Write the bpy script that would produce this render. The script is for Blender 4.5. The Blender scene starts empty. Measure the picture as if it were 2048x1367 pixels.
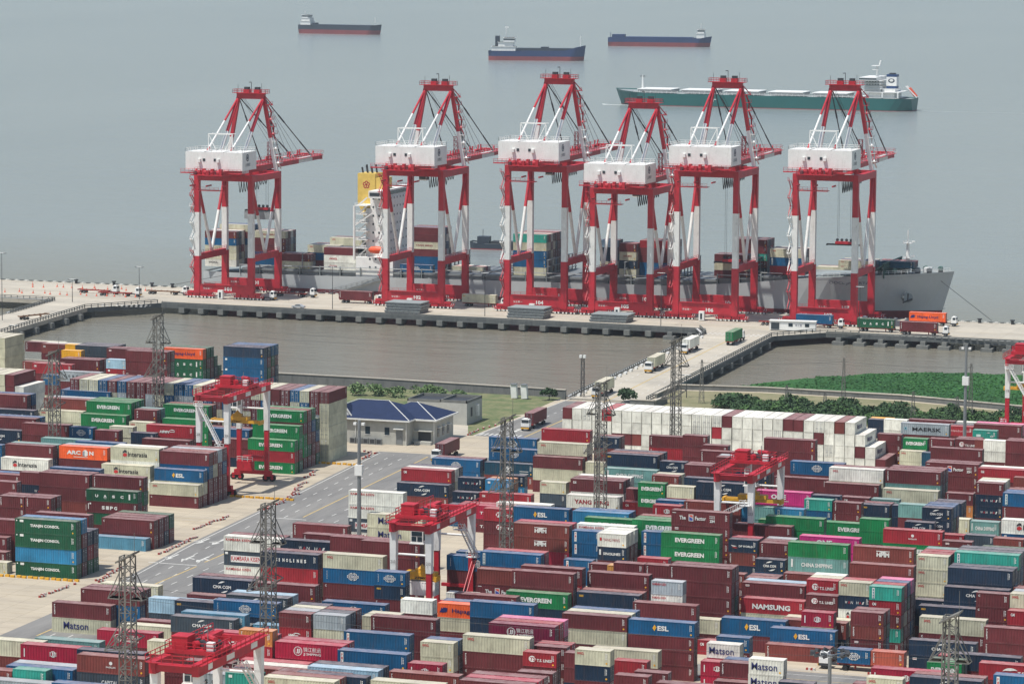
import bpy, bmesh, math, random
from math import radians, sin, cos, pi, sqrt, atan2
from mathutils import Matrix, Vector, Euler
random.seed(11)
D = bpy.data
scene = bpy.context.scene
COL = scene.collection

# ---------------- camera ----------------
YAW, PIT, ROLL = 0.331405936, 0.120351106, 0.00604672
cam_d = D.cameras.new('camera')
cam_d.lens = 36 * 7207.07 / 2048
cam_d.sensor_width = 36
cam_d.clip_start = 5
cam_d.clip_end = 40000
cam = D.objects.new('camera', cam_d)
cam.matrix_world = Matrix.Translation((0, 0, 136.479)) @ Matrix.Rotation(YAW, 4, 'Z') @ Matrix.Rotation(pi / 2 - PIT, 4, 'X') @ Matrix.Rotation(ROLL, 4, 'Z')
COL.objects.link(cam)
scene.camera = cam
scene.render.resolution_x, scene.render.resolution_y = 1024, 683

# ---------------- sky, sun, exposure ----------------
SUN_EL = radians(67)
SUN_DIR = Vector((-0.60, -0.80, 0)).normalized()          # horizontal direction towards the sun
world = D.worlds.new('World'); scene.world = world; world.use_nodes = True
nt = world.node_tree
sky = nt.nodes.new('ShaderNodeTexSky'); sky.sky_type = 'NISHITA'; sky.sun_disc = False
sky.sun_elevation = SUN_EL
sky.sun_rotation = atan2(SUN_DIR.x, SUN_DIR.y)
sky.dust_density = 1.4; sky.air_density = 1.3; sky.ozone_density = 1.0
bg = nt.nodes['Background']; bg.inputs['Strength'].default_value = 0.10
nt.links.new(sky.outputs[0], bg.inputs[0])
sun_d = D.lights.new('sun', 'SUN'); sun_d.energy = 4.3; sun_d.angle = radians(0.6); sun_d.color = (1, 0.965, 0.91)
sun = D.objects.new('sun', sun_d)
sv = Vector((SUN_DIR.x * cos(SUN_EL), SUN_DIR.y * cos(SUN_EL), sin(SUN_EL)))
sun.rotation_euler = sv.to_track_quat('Z', 'Y').to_euler()
sun.location = (-300, 500, 300)
COL.objects.link(sun)
scene.view_settings.view_transform = 'Standard'
scene.view_settings.look = 'None'
scene.view_settings.exposure = 0.17
scene.view_settings.gamma = 1.0
scene.render.engine = 'CYCLES'
scene.cycles.max_bounces = 6
scene.cycles.diffuse_bounces = 3
scene.cycles.glossy_bounces = 3
scene.cycles.volume_bounces = 0

# ---------------- materials ----------------
def lin(c):
    r = []
    for v in c:
        v = v / 255
        r.append(v / 12.92 if v <= 0.04045 else ((v + 0.055) / 1.055) ** 2.4)
    return r
def N(nt, t, **k):
    n = nt.nodes.new(t)
    for a, b in k.items():
        if a.startswith('i_'): n.inputs[a[2:].replace('_', ' ')].default_value = b
        else: setattr(n, a, b)
    return n
def base_mat(name):
    m = D.materials.new(name); m.use_nodes = True
    nt = m.node_tree; b = nt.nodes['Principled BSDF']
    return m, nt, b
MATS = {}
def mat(name, rgb=(128, 128, 128), rough=0.6, metal=0.0, noise=0.12, scale=0.6, dirt=None, spec=None):
    """painted / plain surface: base colour with soft procedural wear"""
    if name in MATS: return MATS[name]
    m, nt, b = base_mat(name)
    c = lin(rgb)
    geo = N(nt, 'ShaderNodeNewGeometry')
    n1 = N(nt, 'ShaderNodeTexNoise', i_Scale=scale, i_Detail=5.0, i_Roughness=0.65)
    nt.links.new(geo.outputs['Position'], n1.inputs['Vector'])
    ramp = N(nt, 'ShaderNodeMapRange'); ramp.inputs[1].default_value = 0.3; ramp.inputs[2].default_value = 0.7
    ramp.inputs[3].default_value = 1 - noise; ramp.inputs[4].default_value = 1 + noise
    nt.links.new(n1.outputs['Fac'], ramp.inputs[0])
    mul = N(nt, 'ShaderNodeVectorMath', operation='SCALE'); mul.inputs[0].default_value = c[:3]
    nt.links.new(ramp.outputs[0], mul.inputs['Scale'])
    out = mul.outputs[0]
    if dirt:
        n2 = N(nt, 'ShaderNodeTexNoise', i_Scale=scale * 3.1, i_Detail=6.0, i_Roughness=0.7)
        mp = N(nt, 'ShaderNodeMapping'); mp.inputs['Scale'].default_value = (1, 1, 0.25)
        nt.links.new(geo.outputs['Position'], mp.inputs[0]); nt.links.new(mp.outputs[0], n2.inputs['Vector'])
        r2 = N(nt, 'ShaderNodeMapRange'); r2.inputs[1].default_value = 0.56; r2.inputs[2].default_value = 0.75
        r2.inputs[4].default_value = dirt[1]
        nt.links.new(n2.outputs['Fac'], r2.inputs[0])
        mx = N(nt, 'ShaderNodeMix', data_type='RGBA'); mx.inputs[7].default_value = (*lin(dirt[0]), 1)
        nt.links.new(r2.outputs[0], mx.inputs[0]); nt.links.new(out, mx.inputs[6]); out = mx.outputs[2]
    nt.links.new(out, b.inputs['Base Color'])
    b.inputs['Roughness'].default_value = rough; b.inputs['Metallic'].default_value = metal
    if spec is not None: b.inputs['Specular IOR Level'].default_value = spec
    MATS[name] = m
    return m
def paint_mat(name, source):
    """container paint. colour comes from the object (source='object') or the face attribute"""
    m, nt, b = base_mat(name)
    if source == 'object':
        oi = N(nt, 'ShaderNodeObjectInfo'); col = oi.outputs['Color']
    else:
        at = N(nt, 'ShaderNodeAttribute', attribute_name='Col'); col = at.outputs['Color']
    geo = N(nt, 'ShaderNodeNewGeometry')
    # fading patches
    n1 = N(nt, 'ShaderNodeTexNoise', i_Scale=0.23, i_Detail=6.0, i_Roughness=0.7)
    nt.links.new(geo.outputs['Position'], n1.inputs['Vector'])
    r1 = N(nt, 'ShaderNodeMapRange'); r1.inputs[1].default_value = 0.3; r1.inputs[2].default_value = 0.72
    r1.inputs[3].default_value = 0.70; r1.inputs[4].default_value = 1.28
    nt.links.new(n1.outputs['Fac'], r1.inputs[0])
    s1 = N(nt, 'ShaderNodeVectorMath', operation='SCALE'); nt.links.new(col, s1.inputs[0]); nt.links.new(r1.outputs[0], s1.inputs['Scale'])
    # vertical grime / rust streaks
    mp = N(nt, 'ShaderNodeMapping'); mp.inputs['Scale'].default_value = (1.5, 1.5, 0.22)
    nt.links.new(geo.outputs['Position'], mp.inputs[0])
    n2 = N(nt, 'ShaderNodeTexNoise', i_Scale=1.0, i_Detail=7.0, i_Roughness=0.75)
    nt.links.new(mp.outputs[0], n2.inputs['Vector'])
    r2 = N(nt, 'ShaderNodeMapRange'); r2.inputs[1].default_value = 0.52; r2.inputs[2].default_value = 0.7; r2.inputs[4].default_value = 0.36
    nt.links.new(n2.outputs['Fac'], r2.inputs[0])
    mx = N(nt, 'ShaderNodeMix', data_type='RGBA'); mx.inputs[7].default_value = (*lin((90, 66, 54)), 1)
    nt.links.new(r2.outputs[0], mx.inputs[0]); nt.links.new(s1.outputs[0], mx.inputs[6])
    # dusty roofs, with the sunlit paleness of top faces painted into the colour
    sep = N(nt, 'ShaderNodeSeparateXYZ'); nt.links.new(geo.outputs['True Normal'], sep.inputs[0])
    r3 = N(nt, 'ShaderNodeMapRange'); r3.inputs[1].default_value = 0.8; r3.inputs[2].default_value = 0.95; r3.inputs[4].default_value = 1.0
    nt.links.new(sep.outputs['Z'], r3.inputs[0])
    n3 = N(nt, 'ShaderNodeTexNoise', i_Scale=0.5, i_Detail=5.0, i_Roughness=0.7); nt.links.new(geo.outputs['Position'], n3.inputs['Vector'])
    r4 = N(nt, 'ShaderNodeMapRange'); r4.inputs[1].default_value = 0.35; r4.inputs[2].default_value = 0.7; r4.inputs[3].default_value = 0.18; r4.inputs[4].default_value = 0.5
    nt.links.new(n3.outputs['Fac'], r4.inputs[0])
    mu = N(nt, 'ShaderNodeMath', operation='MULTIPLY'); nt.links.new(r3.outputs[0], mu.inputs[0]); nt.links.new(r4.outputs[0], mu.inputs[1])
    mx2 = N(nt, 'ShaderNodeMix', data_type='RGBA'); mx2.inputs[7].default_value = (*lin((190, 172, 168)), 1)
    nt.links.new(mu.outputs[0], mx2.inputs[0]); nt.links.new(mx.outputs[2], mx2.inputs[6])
    nt.links.new(mx2.outputs[2], b.inputs['Base Color'])
    b.inputs['Roughness'].default_value = 0.62
    b.inputs['Specular IOR Level'].default_value = 0.3
    MATS[name] = m
    return m
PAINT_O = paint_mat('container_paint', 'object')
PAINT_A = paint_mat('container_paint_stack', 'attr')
def mark_mat():
    m, nt, b = base_mat('marking_paint')
    at = N(nt, 'ShaderNodeAttribute', attribute_name='Col')
    geo = N(nt, 'ShaderNodeNewGeometry')
    n1 = N(nt, 'ShaderNodeTexNoise', i_Scale=1.6, i_Detail=5.0); nt.links.new(geo.outputs['Position'], n1.inputs['Vector'])
    r = N(nt, 'ShaderNodeMapRange'); r.inputs[1].default_value = 0.3; r.inputs[2].default_value = 0.7; r.inputs[3].default_value = 0.78; r.inputs[4].default_value = 1.04
    nt.links.new(n1.outputs['Fac'], r.inputs[0])
    s = N(nt, 'ShaderNodeVectorMath', operation='SCALE'); nt.links.new(at.outputs['Color'], s.inputs[0]); nt.links.new(r.outputs[0], s.inputs['Scale'])
    nt.links.new(s.outputs[0], b.inputs['Base Color']); b.inputs['Roughness'].default_value = 0.6
    MATS['marking_paint'] = m
    return m
MARK = mark_mat()

# ---------------- mesh builder ----------------
class MB:
    def __init__(s): s.v = []; s.f = []; s.m = []; s.c = []; s.usecol = False
    def add(s, vs, fs, m='x', col=None):
        o = len(s.v); s.v += [tuple(p) for p in vs]
        for f in fs: s.f.append([o + i for i in f]); s.m.append(m); s.c.append(col or (1, 1, 1))
        if col: s.usecol = True
    def box(s, x0, y0, z0, x1, y1, z1, m='x', col=None):
        vs = [(x0, y0, z0), (x1, y0, z0), (x1, y1, z0), (x0, y1, z0), (x0, y0, z1), (x1, y0, z1), (x1, y1, z1), (x0, y1, z1)]
        s.add(vs, [(0, 3, 2, 1), (4, 5, 6, 7), (0, 1, 5, 4), (1, 2, 6, 5), (2, 3, 7, 6), (3, 0, 4, 7)], m, col)
    def beam(s, p, q, w, h, m='x', w2=None, h2=None, col=None):
        p = Vector(p); q = Vector(q); d = (q - p).normalized()
        up = Vector((0, 0, 1)) if abs(d.z) < 0.95 else Vector((0, 1, 0))
        a = d.cross(up).normalized(); b = a.cross(d).normalized()
        w2 = w if w2 is None else w2; h2 = h if h2 is None else h2
        vs = []
        for P, W, H in ((p, w, h), (q, w2, h2)):
            for i, j in ((-1, -1), (1, -1), (1, 1), (-1, 1)): vs.append(P + a * (i * W / 2) + b * (j * H / 2))
        s.add(vs, [(0, 1, 2, 3), (7, 6, 5, 4), (0, 4, 5, 1), (1, 5, 6, 2), (2, 6, 7, 3), (3, 7, 4, 0)], m, col)
    def tube(s, p, q, r, m='x', n=8, r2=None, col=None):
        p = Vector(p); q = Vector(q); d = (q - p).normalized()
        up = Vector((0, 0, 1)) if abs(d.z) < 0.95 else Vector((0, 1, 0))
        a = d.cross(up).normalized(); b = a.cross(d).normalized(); r2 = r if r2 is None else r2
        vs = []
        for P, R in ((p, r), (q, r2)):
            for i in range(n): t = 2 * pi * i / n; vs.append(P + a * cos(t) * R + b * sin(t) * R)
        fs = [(i, (i + 1) % n, n + (i + 1) % n, n + i) for i in range(n)] + [tuple(range(n - 1, -1, -1)), tuple(range(n, 2 * n))]
        s.add(vs, fs, m, col)
    def path(s, pts, r, m='x', n=5):
        for a, b in zip(pts, pts[1:]): s.tube(a, b, r, m, n)
    def prism(s, pts, z0, z1, m='x', col=None):
        n = len(pts)
        vs = [(x, y, z0) for x, y in pts] + [(x, y, z1) for x, y in pts]
        fs = [tuple(range(n - 1, -1, -1)), tuple(range(n, 2 * n))] + [(i, (i + 1) % n, n + (i + 1) % n, n + i) for i in range(n)]
        s.add(vs, fs, m, col)
    def rail(s, pts, h=1.1, m='x', r=0.05, sp=2.0):
        """handrail along a polyline"""
        for a, b in zip(pts, pts[1:]):
            a = Vector(a); b = Vector(b); L = (b - a).length
            for k in (h, h * 0.5): s.beam(a + Vector((0, 0, k)), b + Vector((0, 0, k)), r, r, m)
            n = max(1, int(L / sp))
            for i in range(n + 1):
                p = a + (b - a) * (i / n); s.beam(p, p + Vector((0, 0, h)), r, r, m)
    def merge(s, o, M=None):
        k = len(s.v)
        s.v += [tuple(M @ Vector(p)) for p in o.v] if M is not None else o.v
        s.f += [[k + i for i in f] for f in o.f]; s.m += o.m; s.c += o.c; s.usecol = s.usecol or o.usecol
    def mesh(s, name, mats=None):
        me = D.meshes.new(name)
        me.from_pydata(s.v, [], s.f)
        keys = []
        for k in s.m:
            if k not in keys: keys.append(k)
        for k in keys: me.materials.append(k if not isinstance(k, str) else MATS[k])
        if len(keys) > 1: me.polygons.foreach_set('material_index', [keys.index(k) for k in s.m])
        if s.usecol:
            at = me.attributes.new('Col', 'FLOAT_COLOR', 'CORNER'); buf = []
            for f, c in zip(s.f, s.c): buf += [c[0], c[1], c[2], 1.0] * len(f)
            at.data.foreach_set('color', buf)
        me.update()
        return me
    def build(s, name, parent=None, loc=None):
        o = D.objects.new(name, s.mesh(name)); COL.objects.link(o)
        if parent is not None: o.parent = parent
        if loc: o.location = loc
        return o
def tag(o, label=None, cat=None, group=None, kind=None):
    if label: o['label'] = label
    if cat: o['category'] = cat
    if group: o['group'] = group
    if kind: o['kind'] = kind
    return o
def thing(name, label, cat, loc=(0, 0, 0), rz=0, group=None):
    o = D.objects.new(name, None); COL.objects.link(o); o.location = loc; o.rotation_euler = (0, 0, rz); o.empty_display_size = 0.5
    return tag(o, label, cat, group)
def link_mesh(name, me, parent=None, loc=None):
    o = D.objects.new(name, me); COL.objects.link(o)
    if parent is not None: o.parent = parent
    if loc: o.location = loc
    return o
def copy_thing(root, loc, rz=None, label=None):
    r = root.copy(); COL.objects.link(r); r.location = loc
    if rz is not None: r.rotation_euler = (0, 0, rz)
    if label: r['label'] = label
    def rec(a, b):
        for ch in list(a.children):
            c = ch.copy(); COL.objects.link(c); c.parent = b; rec(ch, c)
    rec(root, r)
    return r

# ---------------- lettering ----------------
TXT = {}
def glyphs(s, bold=0.0, shear=0.0, space=1.0):
    key = (s, bold, shear, space)
    if key in TXT: return TXT[key]
    cu = D.curves.new('t', 'FONT'); cu.body = s; cu.size = 1; cu.offset = bold; cu.shear = shear; cu.space_character = space; cu.resolution_u = 2
    ob = D.objects.new('t', cu); COL.objects.link(ob)
    dg = bpy.context.evaluated_depsgraph_get()
    me = D.meshes.new_from_object(ob.evaluated_get(dg))
    vs = [(v.co.x, v.co.y) for v in me.vertices]; fs = [tuple(p.vertices) for p in me.polygons]
    D.objects.remove(ob); D.curves.remove(cu); D.meshes.remove(me)
    if not vs: vs = [(0, 0), (1, 0), (1, 1)]; fs = []
    x0 = min(v[0] for v in vs); x1 = max(v[0] for v in vs); y0 = min(v[1] for v in vs); y1 = max(v[1] for v in vs)
    vs = [((a - x0) / (x1 - x0), (b - y0) / (y1 - y0)) for a, b in vs]
    TXT[key] = (vs, fs, (x1 - x0) / (y1 - y0))
    return TXT[key]
WH = lin((232, 232, 226)); RD = lin((190, 35, 45)); NV = lin((30, 36, 100)); BK = lin((35, 35, 38)); YL = lin((240, 180, 40)); GY = lin((150, 155, 160))
class Face:
    """2-D drawing on a container side: u metres from the left, v metres up"""
    def __init__(s, L, h): s.mb = MB(); s.L = L; s.h = h
    def put(s, pts, fs, c, lift=0.0): s.mb.add([(x, -0.012 - lift, y) for x, y in pts], fs, MARK, tuple(c))
    def T(s, t, u0, u1, v0, v1, c=WH, bold=0.0, shear=0.0, space=1.0, lift=0.002):
        vs, fs, r = glyphs(t, bold, shear, space); L, h = s.L, s.h
        s.put([((u0 + (u1 - u0) * a) * L, (v0 + (v1 - v0) * b) * h) for a, b in vs], fs, c, lift)
    def R(s, u0, u1, v0, v1, c, lift=0.0):
        L, h = s.L, s.h; s.put([(u0 * L, v0 * h), (u1 * L, v0 * h), (u1 * L, v1 * h), (u0 * L, v1 * h)], [(0, 1, 2, 3)], c, lift)
    def P(s, pts, c, lift=0.0): s.put([(a * s.L, b * s.h) for a, b in pts], [tuple(range(len(pts)))], c, lift)
    def ring(s, u, v, rx, ry, w, c, n=20, a0=0, a1=2 * pi, lift=0.0, taper=False):
        cx, cy = u * s.L, v * s.h; pts = []; fs = []
        for i in range(n + 1):
            t = a0 + (a1 - a0) * i / n; ww = w * (sin(pi * i / n) if taper else 1)
            pts += [(cx + cos(t) * rx, cy + sin(t) * ry), (cx + cos(t) * (rx - ww), cy + sin(t) * (ry - ww))]
        for i in range(n): fs.append((2 * i, 2 * i + 1, 2 * i + 3, 2 * i + 2))
        s.put(pts, fs, c, lift)
    def disc(s, u, v, rx, ry, c, lift=0.0):
        s.put([(u * s.L + cos(2 * pi * i / 18) * rx, v * s.h + sin(2 * pi * i / 18) * ry) for i in range(18)], [tuple(range(18))], c, lift)
def marks(code, L, h, seed):
    F = Face(L, h); s = L < 8; r = random.Random(seed); T = F.T; k = 2.0 if s else 1.0
    m = 0.5
    def span(a, b): return (0.5 - (0.5 - a) * 1.45, 0.5 + (b - 0.5) * 1.45) if s else (a, b)
    if code != 'TK':
        u = 1 - 0.07 * k
        F.R(u, u + 0.006 * k, 0.42, 0.86, WH)
        for j in range(4): F.R(u + 0.016 * k, u + (0.026 + 0.006 * r.random()) * k, 0.46 + j * 0.1, 0.52 + j * 0.1, WH)
        if r.random() < 0.4: F.disc(u + 0.02 * k, 0.2, 0.17, 0.17, YL)
    def globe(cu):
        F.ring(cu, 0.52, 0.95, 0.8, 0.12, WH); F.ring(cu, 0.52, 0.5, 0.8, 0.1, WH)
        F.R(cu - 1.15 / L, cu + 1.15 / L, 0.43, 0.61, WH); T('COSCO', cu - 1.05 / L, cu + 1.05 / L, 0.45, 0.59, NV, .02)
        F.R(cu - 0.8 / L, cu + 0.8 / L, 0.69, 0.72, WH); F.R(cu - 0.8 / L, cu + 0.8 / L, 0.32, 0.35, WH)
    def jj(cu, rr=0.78):
        F.ring(cu, 0.52, rr, rr, 0.1, WH, 24)
        T('JJ', cu - 0.33 / L, cu + 0.33 / L, 0.38, 0.66, WH, .03)
        for j in range(4):
            for sg in (-1, 1): F.R(cu + (sg * 0.56 - 0.12) / L, cu + (sg * 0.56 + 0.12) / L, 0.4 + j * 0.07, 0.425 + j * 0.07, WH)
    if code in ('EV', 'EN'):
        a, b = span(.24, .74); T('EVERGREEN', a, b, .36, .68, WH, .045)
    elif code == 'ES':
        F.P([(.365, .5), (.395, .74), (.425, .56), (.395, .3)], YL); F.P([(.38, .44), (.41, .62), (.413, .58), (.385, .4)], lin((205, 140, 30)), .002)
        T('ESL', .44, .61, .34, .68, WH, .04)
    elif code in ('OO', 'OS'):
        a, b = (.06, .26) if s else (.07, .17); T('OOCL', a, b, .68, .84, RD, .04)
    elif code == 'OR': T('OOCL', .17, .42, .38, .62, RD, .05)
    elif code == 'OB': T('OOCL', .12, .42, .45, .7, BK, .04)
    elif code == 'CM':
        a, b = span(.34, .64); T('CMA CGM', a, b, .40, .60, WH, .03); c = (a + b) / 2 + 0.2 / L
        F.ring(c, .5, 1.15, 1.05, .28, WH, 12, 1.2, 2.6, taper=True); F.ring(c, .5, 1.15, 1.05, .28, WH, 12, 1.2 + pi, 2.6 + pi, taper=True)
    elif code == 'CO':
        globe(.5); u = .06 * k
        for j, ch in enumerate('COSCO'): T(ch, u, u + .016 * k, .74 - j * .12, .82 - j * .12, WH, .02)
    elif code == 'HL':
        F.P([(.03, .34), (.1, .34), (.13, .7), (.09, .7), (.085, .6), (.06, .7), (.055, .55)], NV); F.P([(.1, .34), (.15, .4), (.16, .66), (.13, .7)], NV)
        T('Hapag-Lloyd', .23, .80, .28, .66, lin((28, 26, 90)), .02)
    elif code == 'HM':
        T('HMM', .39, .60, .36, .66, WH, .06); F.P([(.385, .72), (.605, .72), (.605, .77), (.385, .77)], WH); F.P([(.44, .72), (.495, .6), (.55, .72)], WH)
    elif code == 'HR':
        T('HMM', .28, .50, .36, .58, WH, .05, .35); F.ring(.545, .5, .8, .5, .2, WH, 10, .2, 2.6, taper=True); F.R(.5, .6, .45, .5, WH)
    elif code == 'IA':
        F.P([(.255, .52), (.255, .68), (.30, .82), (.335, .74), (.335, .6), (.29, .64)], lin((60, 55, 60))); F.P([(.255, .34), (.26, .5), (.3, .58), (.34, .5), (.34, .36), (.3, .28)], lin((200, 45, 45)))
        T('Interasia', .36, .76, .32, .68, BK, .015)
    elif code == 'UA':
        for i, ch in enumerate('UASC'): T(ch, .175 + i * .165, .235 + i * .165, .36, .60, WH, .05)
        F.R(.345, .395, .27, .30, WH); F.R(.83, .86, .28, .76, WH)
    elif code == 'TJ':
        T('TIANJIN CONSOL', .25, .73, .40, .66, WH, .04); F.R(.08, .14, .76, .92, WH); F.disc(.03, .86, .14, .14, WH)
    elif code == 'SI':
        for i, ch in enumerate('SIPG'): T(ch, .30 + i * .08, .36 + i * .08, .34, .64, WH, .05)
        F.R(.06, .09, .72, .86, WH); F.R(.03, .045, .3, .8, WH)
    elif code == 'KK': T('KAMBARA KISEN', .04, .47, .68, .86, RD, .015)
    elif code == 'KB': F.R(.12, .66, .24, .72, WH); T('KAMBARA KISEN', .13, .65, .34, .66, RD, .02, lift=.004); F.R(.02, .07, .76, .92, WH)
    elif code == 'MA':
        a, b = (.08, .82) if s else (.20, .62); T('Matson', a, b, .28, .76, NV, .012)
    elif code == 'MY': T('Matson', .16, .84, .28, .76, NV, .012)
    elif code == 'YM': T('YANG MING', .15, .80, .34, .68, lin((150, 30, 40)), .035)
    elif code == 'YS': F.R(.08, .15, .45, .68, RD); T('YANG MING', .2, .78, .42, .64, lin((170, 60, 70)), .0)
    elif code == 'YD': T('YANG MING', .2, .72, .4, .64, lin((150, 30, 40)), .02)
    elif code == 'TL':
        F.disc(.28, .54, .62, .62, WH); T('TS', .22, .38, .40, .66, lin((165, 30, 45)), .03, .2, lift=.004); T('T.S. LINES', .42, .86, .36, .56, WH, .03)
    elif code == 'JJ':
        jj(.34); T('锦江航运', .42, .68, .50, .78, WH, .0); T('JJ SHIPPING', .42, .68, .26, .44, WH, .02)
    elif code == 'JC': jj(.5, .55); F.R(.05 * k, .065 * k, .25, .75, WH)
    elif code == 'ON': T('ONE', .28, .55, .42, .78, WH, .05); F.R(.28, .6, .27, .31, WH)
    elif code in ('ZI', 'ZM'):
        o = .0 if code == 'ZI' else .12
        T('The', .14 + o, .25 + o, .40, .66, WH, .03); F.R(.30 + o, .38 + o, .32, .78, WH); F.P([(.31 + o, .36), (.37 + o, .36), (.37 + o, .5), (.31 + o, .62)], lin((60, 80, 170)), .002)
        F.P([(.31 + o, .66), (.37 + o, .54), (.37 + o, .74), (.31 + o, .74)], lin((220, 80, 60)), .002)
        T('Factor', .41 + o, .60 + o, .40, .66, WH, .03); T('ZIM', .66 + o, .75 + o, .3, .48, WH, .05)
        for i in range(4):
            for j in range(2): F.R(.66 + o + i * .024, .676 + o + i * .024, .56 + j * .12, .62 + j * .12, WH)
        F.R(.02, .08, .82, .86, WH)
    elif code == 'WH':
        a = .2 if s else .3; w = .072 if s else .055
        for i, ch in enumerate('WAN HAI'):
            if ch != ' ': T(ch, a + i * w * 1.22, a + i * w * 1.22 + w, .42, .62, RD if ch == 'A' else WH, .0, .1)
    elif code == 'SN': F.R(.06, .12, .4, .8, WH); T('SINOLINES', .2, .80, .40, .60, WH, .03)
    elif code == 'SL':
        for i, ch in enumerate('SINOLINES'): T(ch, .27 + i * .062, .305 + i * .062 - (.02 if ch == 'I' else 0), .40, .64, WH, .05)
    elif code == 'DW':
        F.ring(.2, .62, .7, .5, .22, WH, 10, 3.4, 5.6, taper=True); F.ring(.24, .5, .8, .5, .16, lin((220, 80, 70)), 10, 3.6, 5.4, taper=True); T('DP WORLD', .36, .84, .42, .58, WH, .03)
    elif code == 'CS': T('CHINA SHIPPING', .18 if s else .22, .84 if s else .74, .36, .64, WH, .03); F.R(.05, .08, .3, .85, WH)
    elif code == 'CA': a = .05 * k; T('CAI', a, a + .06 * k, .62, .82, WH, .05)
    elif code == 'CG': F.ring(.05 * k, .8, .2, .2, .08, WH, 10, .8, 5.5)
    elif code == 'NA': T('NAMSUNG', .18, .78, .30, .66, WH, .04)
    elif code == 'MG': F.ring(.5, .62, .3, .3, .3, WH, 14); T('MAGELLAN', .43, .57, .34, .44, WH, .02)
    elif code == 'MG2': F.ring(.45, .45, 1.5, 1.0, .5, WH, 14, .6, 2.8, taper=True); T('T.S. LINES', .55, .85, .4, .6, WH, .03)
    elif code == 'CP': T('CAPITAL', .36, .60, .40, .62, WH, .03)
    elif code == 'AR':
        T('ARC', .16, .45, .36, .68, WH, .045); F.P([(.49, .3), (.49, .62), (.53, .76), (.57, .76), (.6, .62), (.6, .34), (.56, .26)], WH); F.P([(.49, .3), (.49, .62), (.535, .7), (.535, .26)], GY, .002)
        T('N', .63, .72, .36, .68, WH, .045); F.R(.3, .6, .16, .2, WH)
    elif code == 'MK':
        for i in range(7):
            t = i * pi / 7; F.P([(.1 + cos(t) * .5 / L, .52 + sin(t) * .5 / h), (.1 + cos(t + 1.5) * .1 / L, .52 + sin(t + 1.5) * .1 / h), (.1 - cos(t) * .5 / L, .52 - sin(t) * .5 / h), (.1 - cos(t + 1.5) * .1 / L, .52 - sin(t + 1.5) * .1 / h)], lin((150, 205, 220)))
        T('MAERSK', .24, .84, .34, .66, BK, .02)
    elif code == 'HS': T('Hamburg Süd', .06, .9, .36, .66, lin((235, 190, 190)), .0, .2)
    elif code == 'HA': F.R(.16, .34, .36, .6, lin((215, 235, 225))); F.ring(.66, .72, .5, .3, .2, WH, 8, .3, 2.8, taper=True); F.ring(.8, .45, .4, .3, .15, WH)
    elif code in ('CB', 'CW'):
        for i, ch in enumerate('COSCO'): T(ch, .12 + i * .1, .165 + i * .1, .42, .66, BK if code == 'CB' else WH, .04)
    elif code in ('PI', 'PX'):
        u = .045 * k; F.R(u, u + .04 * k, .12, .9, WH)
        for j, ch in enumerate('PIL' if code == 'PI' else '||||'): T(ch, u + .01 * k, u + .03 * k, .66 - j * .2, .82 - j * .2, RD if code == 'PI' else lin((90, 140, 150)), .02, lift=.004)
    elif code in ('FL', 'TR'):
        u = .035 * k
        for j, ch in enumerate('FLORENS' if code == 'FL' else 'TRITON'): T(ch, u, u + .02 * k, .8 - j * .1, .88 - j * .1, WH, .04)
    elif code in ('TX', 'TW', 'WV', 'WW', 'PA'): F.R(.06 * k, .12 * k, .72, .86, WH); F.R(.065 * k, .115 * k, .77, .81, RD, .002)
    elif code == 'SE': T('seaco', .04 * k, .11 * k, .7, .84, lin((220, 170, 60)), .03)
    elif code == 'QL': F.R(.05 * k, .1 * k, .68, .86, WH)
    elif code == 'QC': F.ring(.5, .5, .8, .8, .16, WH); T('K', .47, .53, .32, .68, WH, .05); F.R(.72, .9, .2, .24, WH); F.R(.72, .9, .38, .42, WH)
    elif code == 'PP':
        for j in range(3): T('F', .12, .17, .68 - j * .25, .84 - j * .25, WH, .04)
    return F.mb

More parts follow.
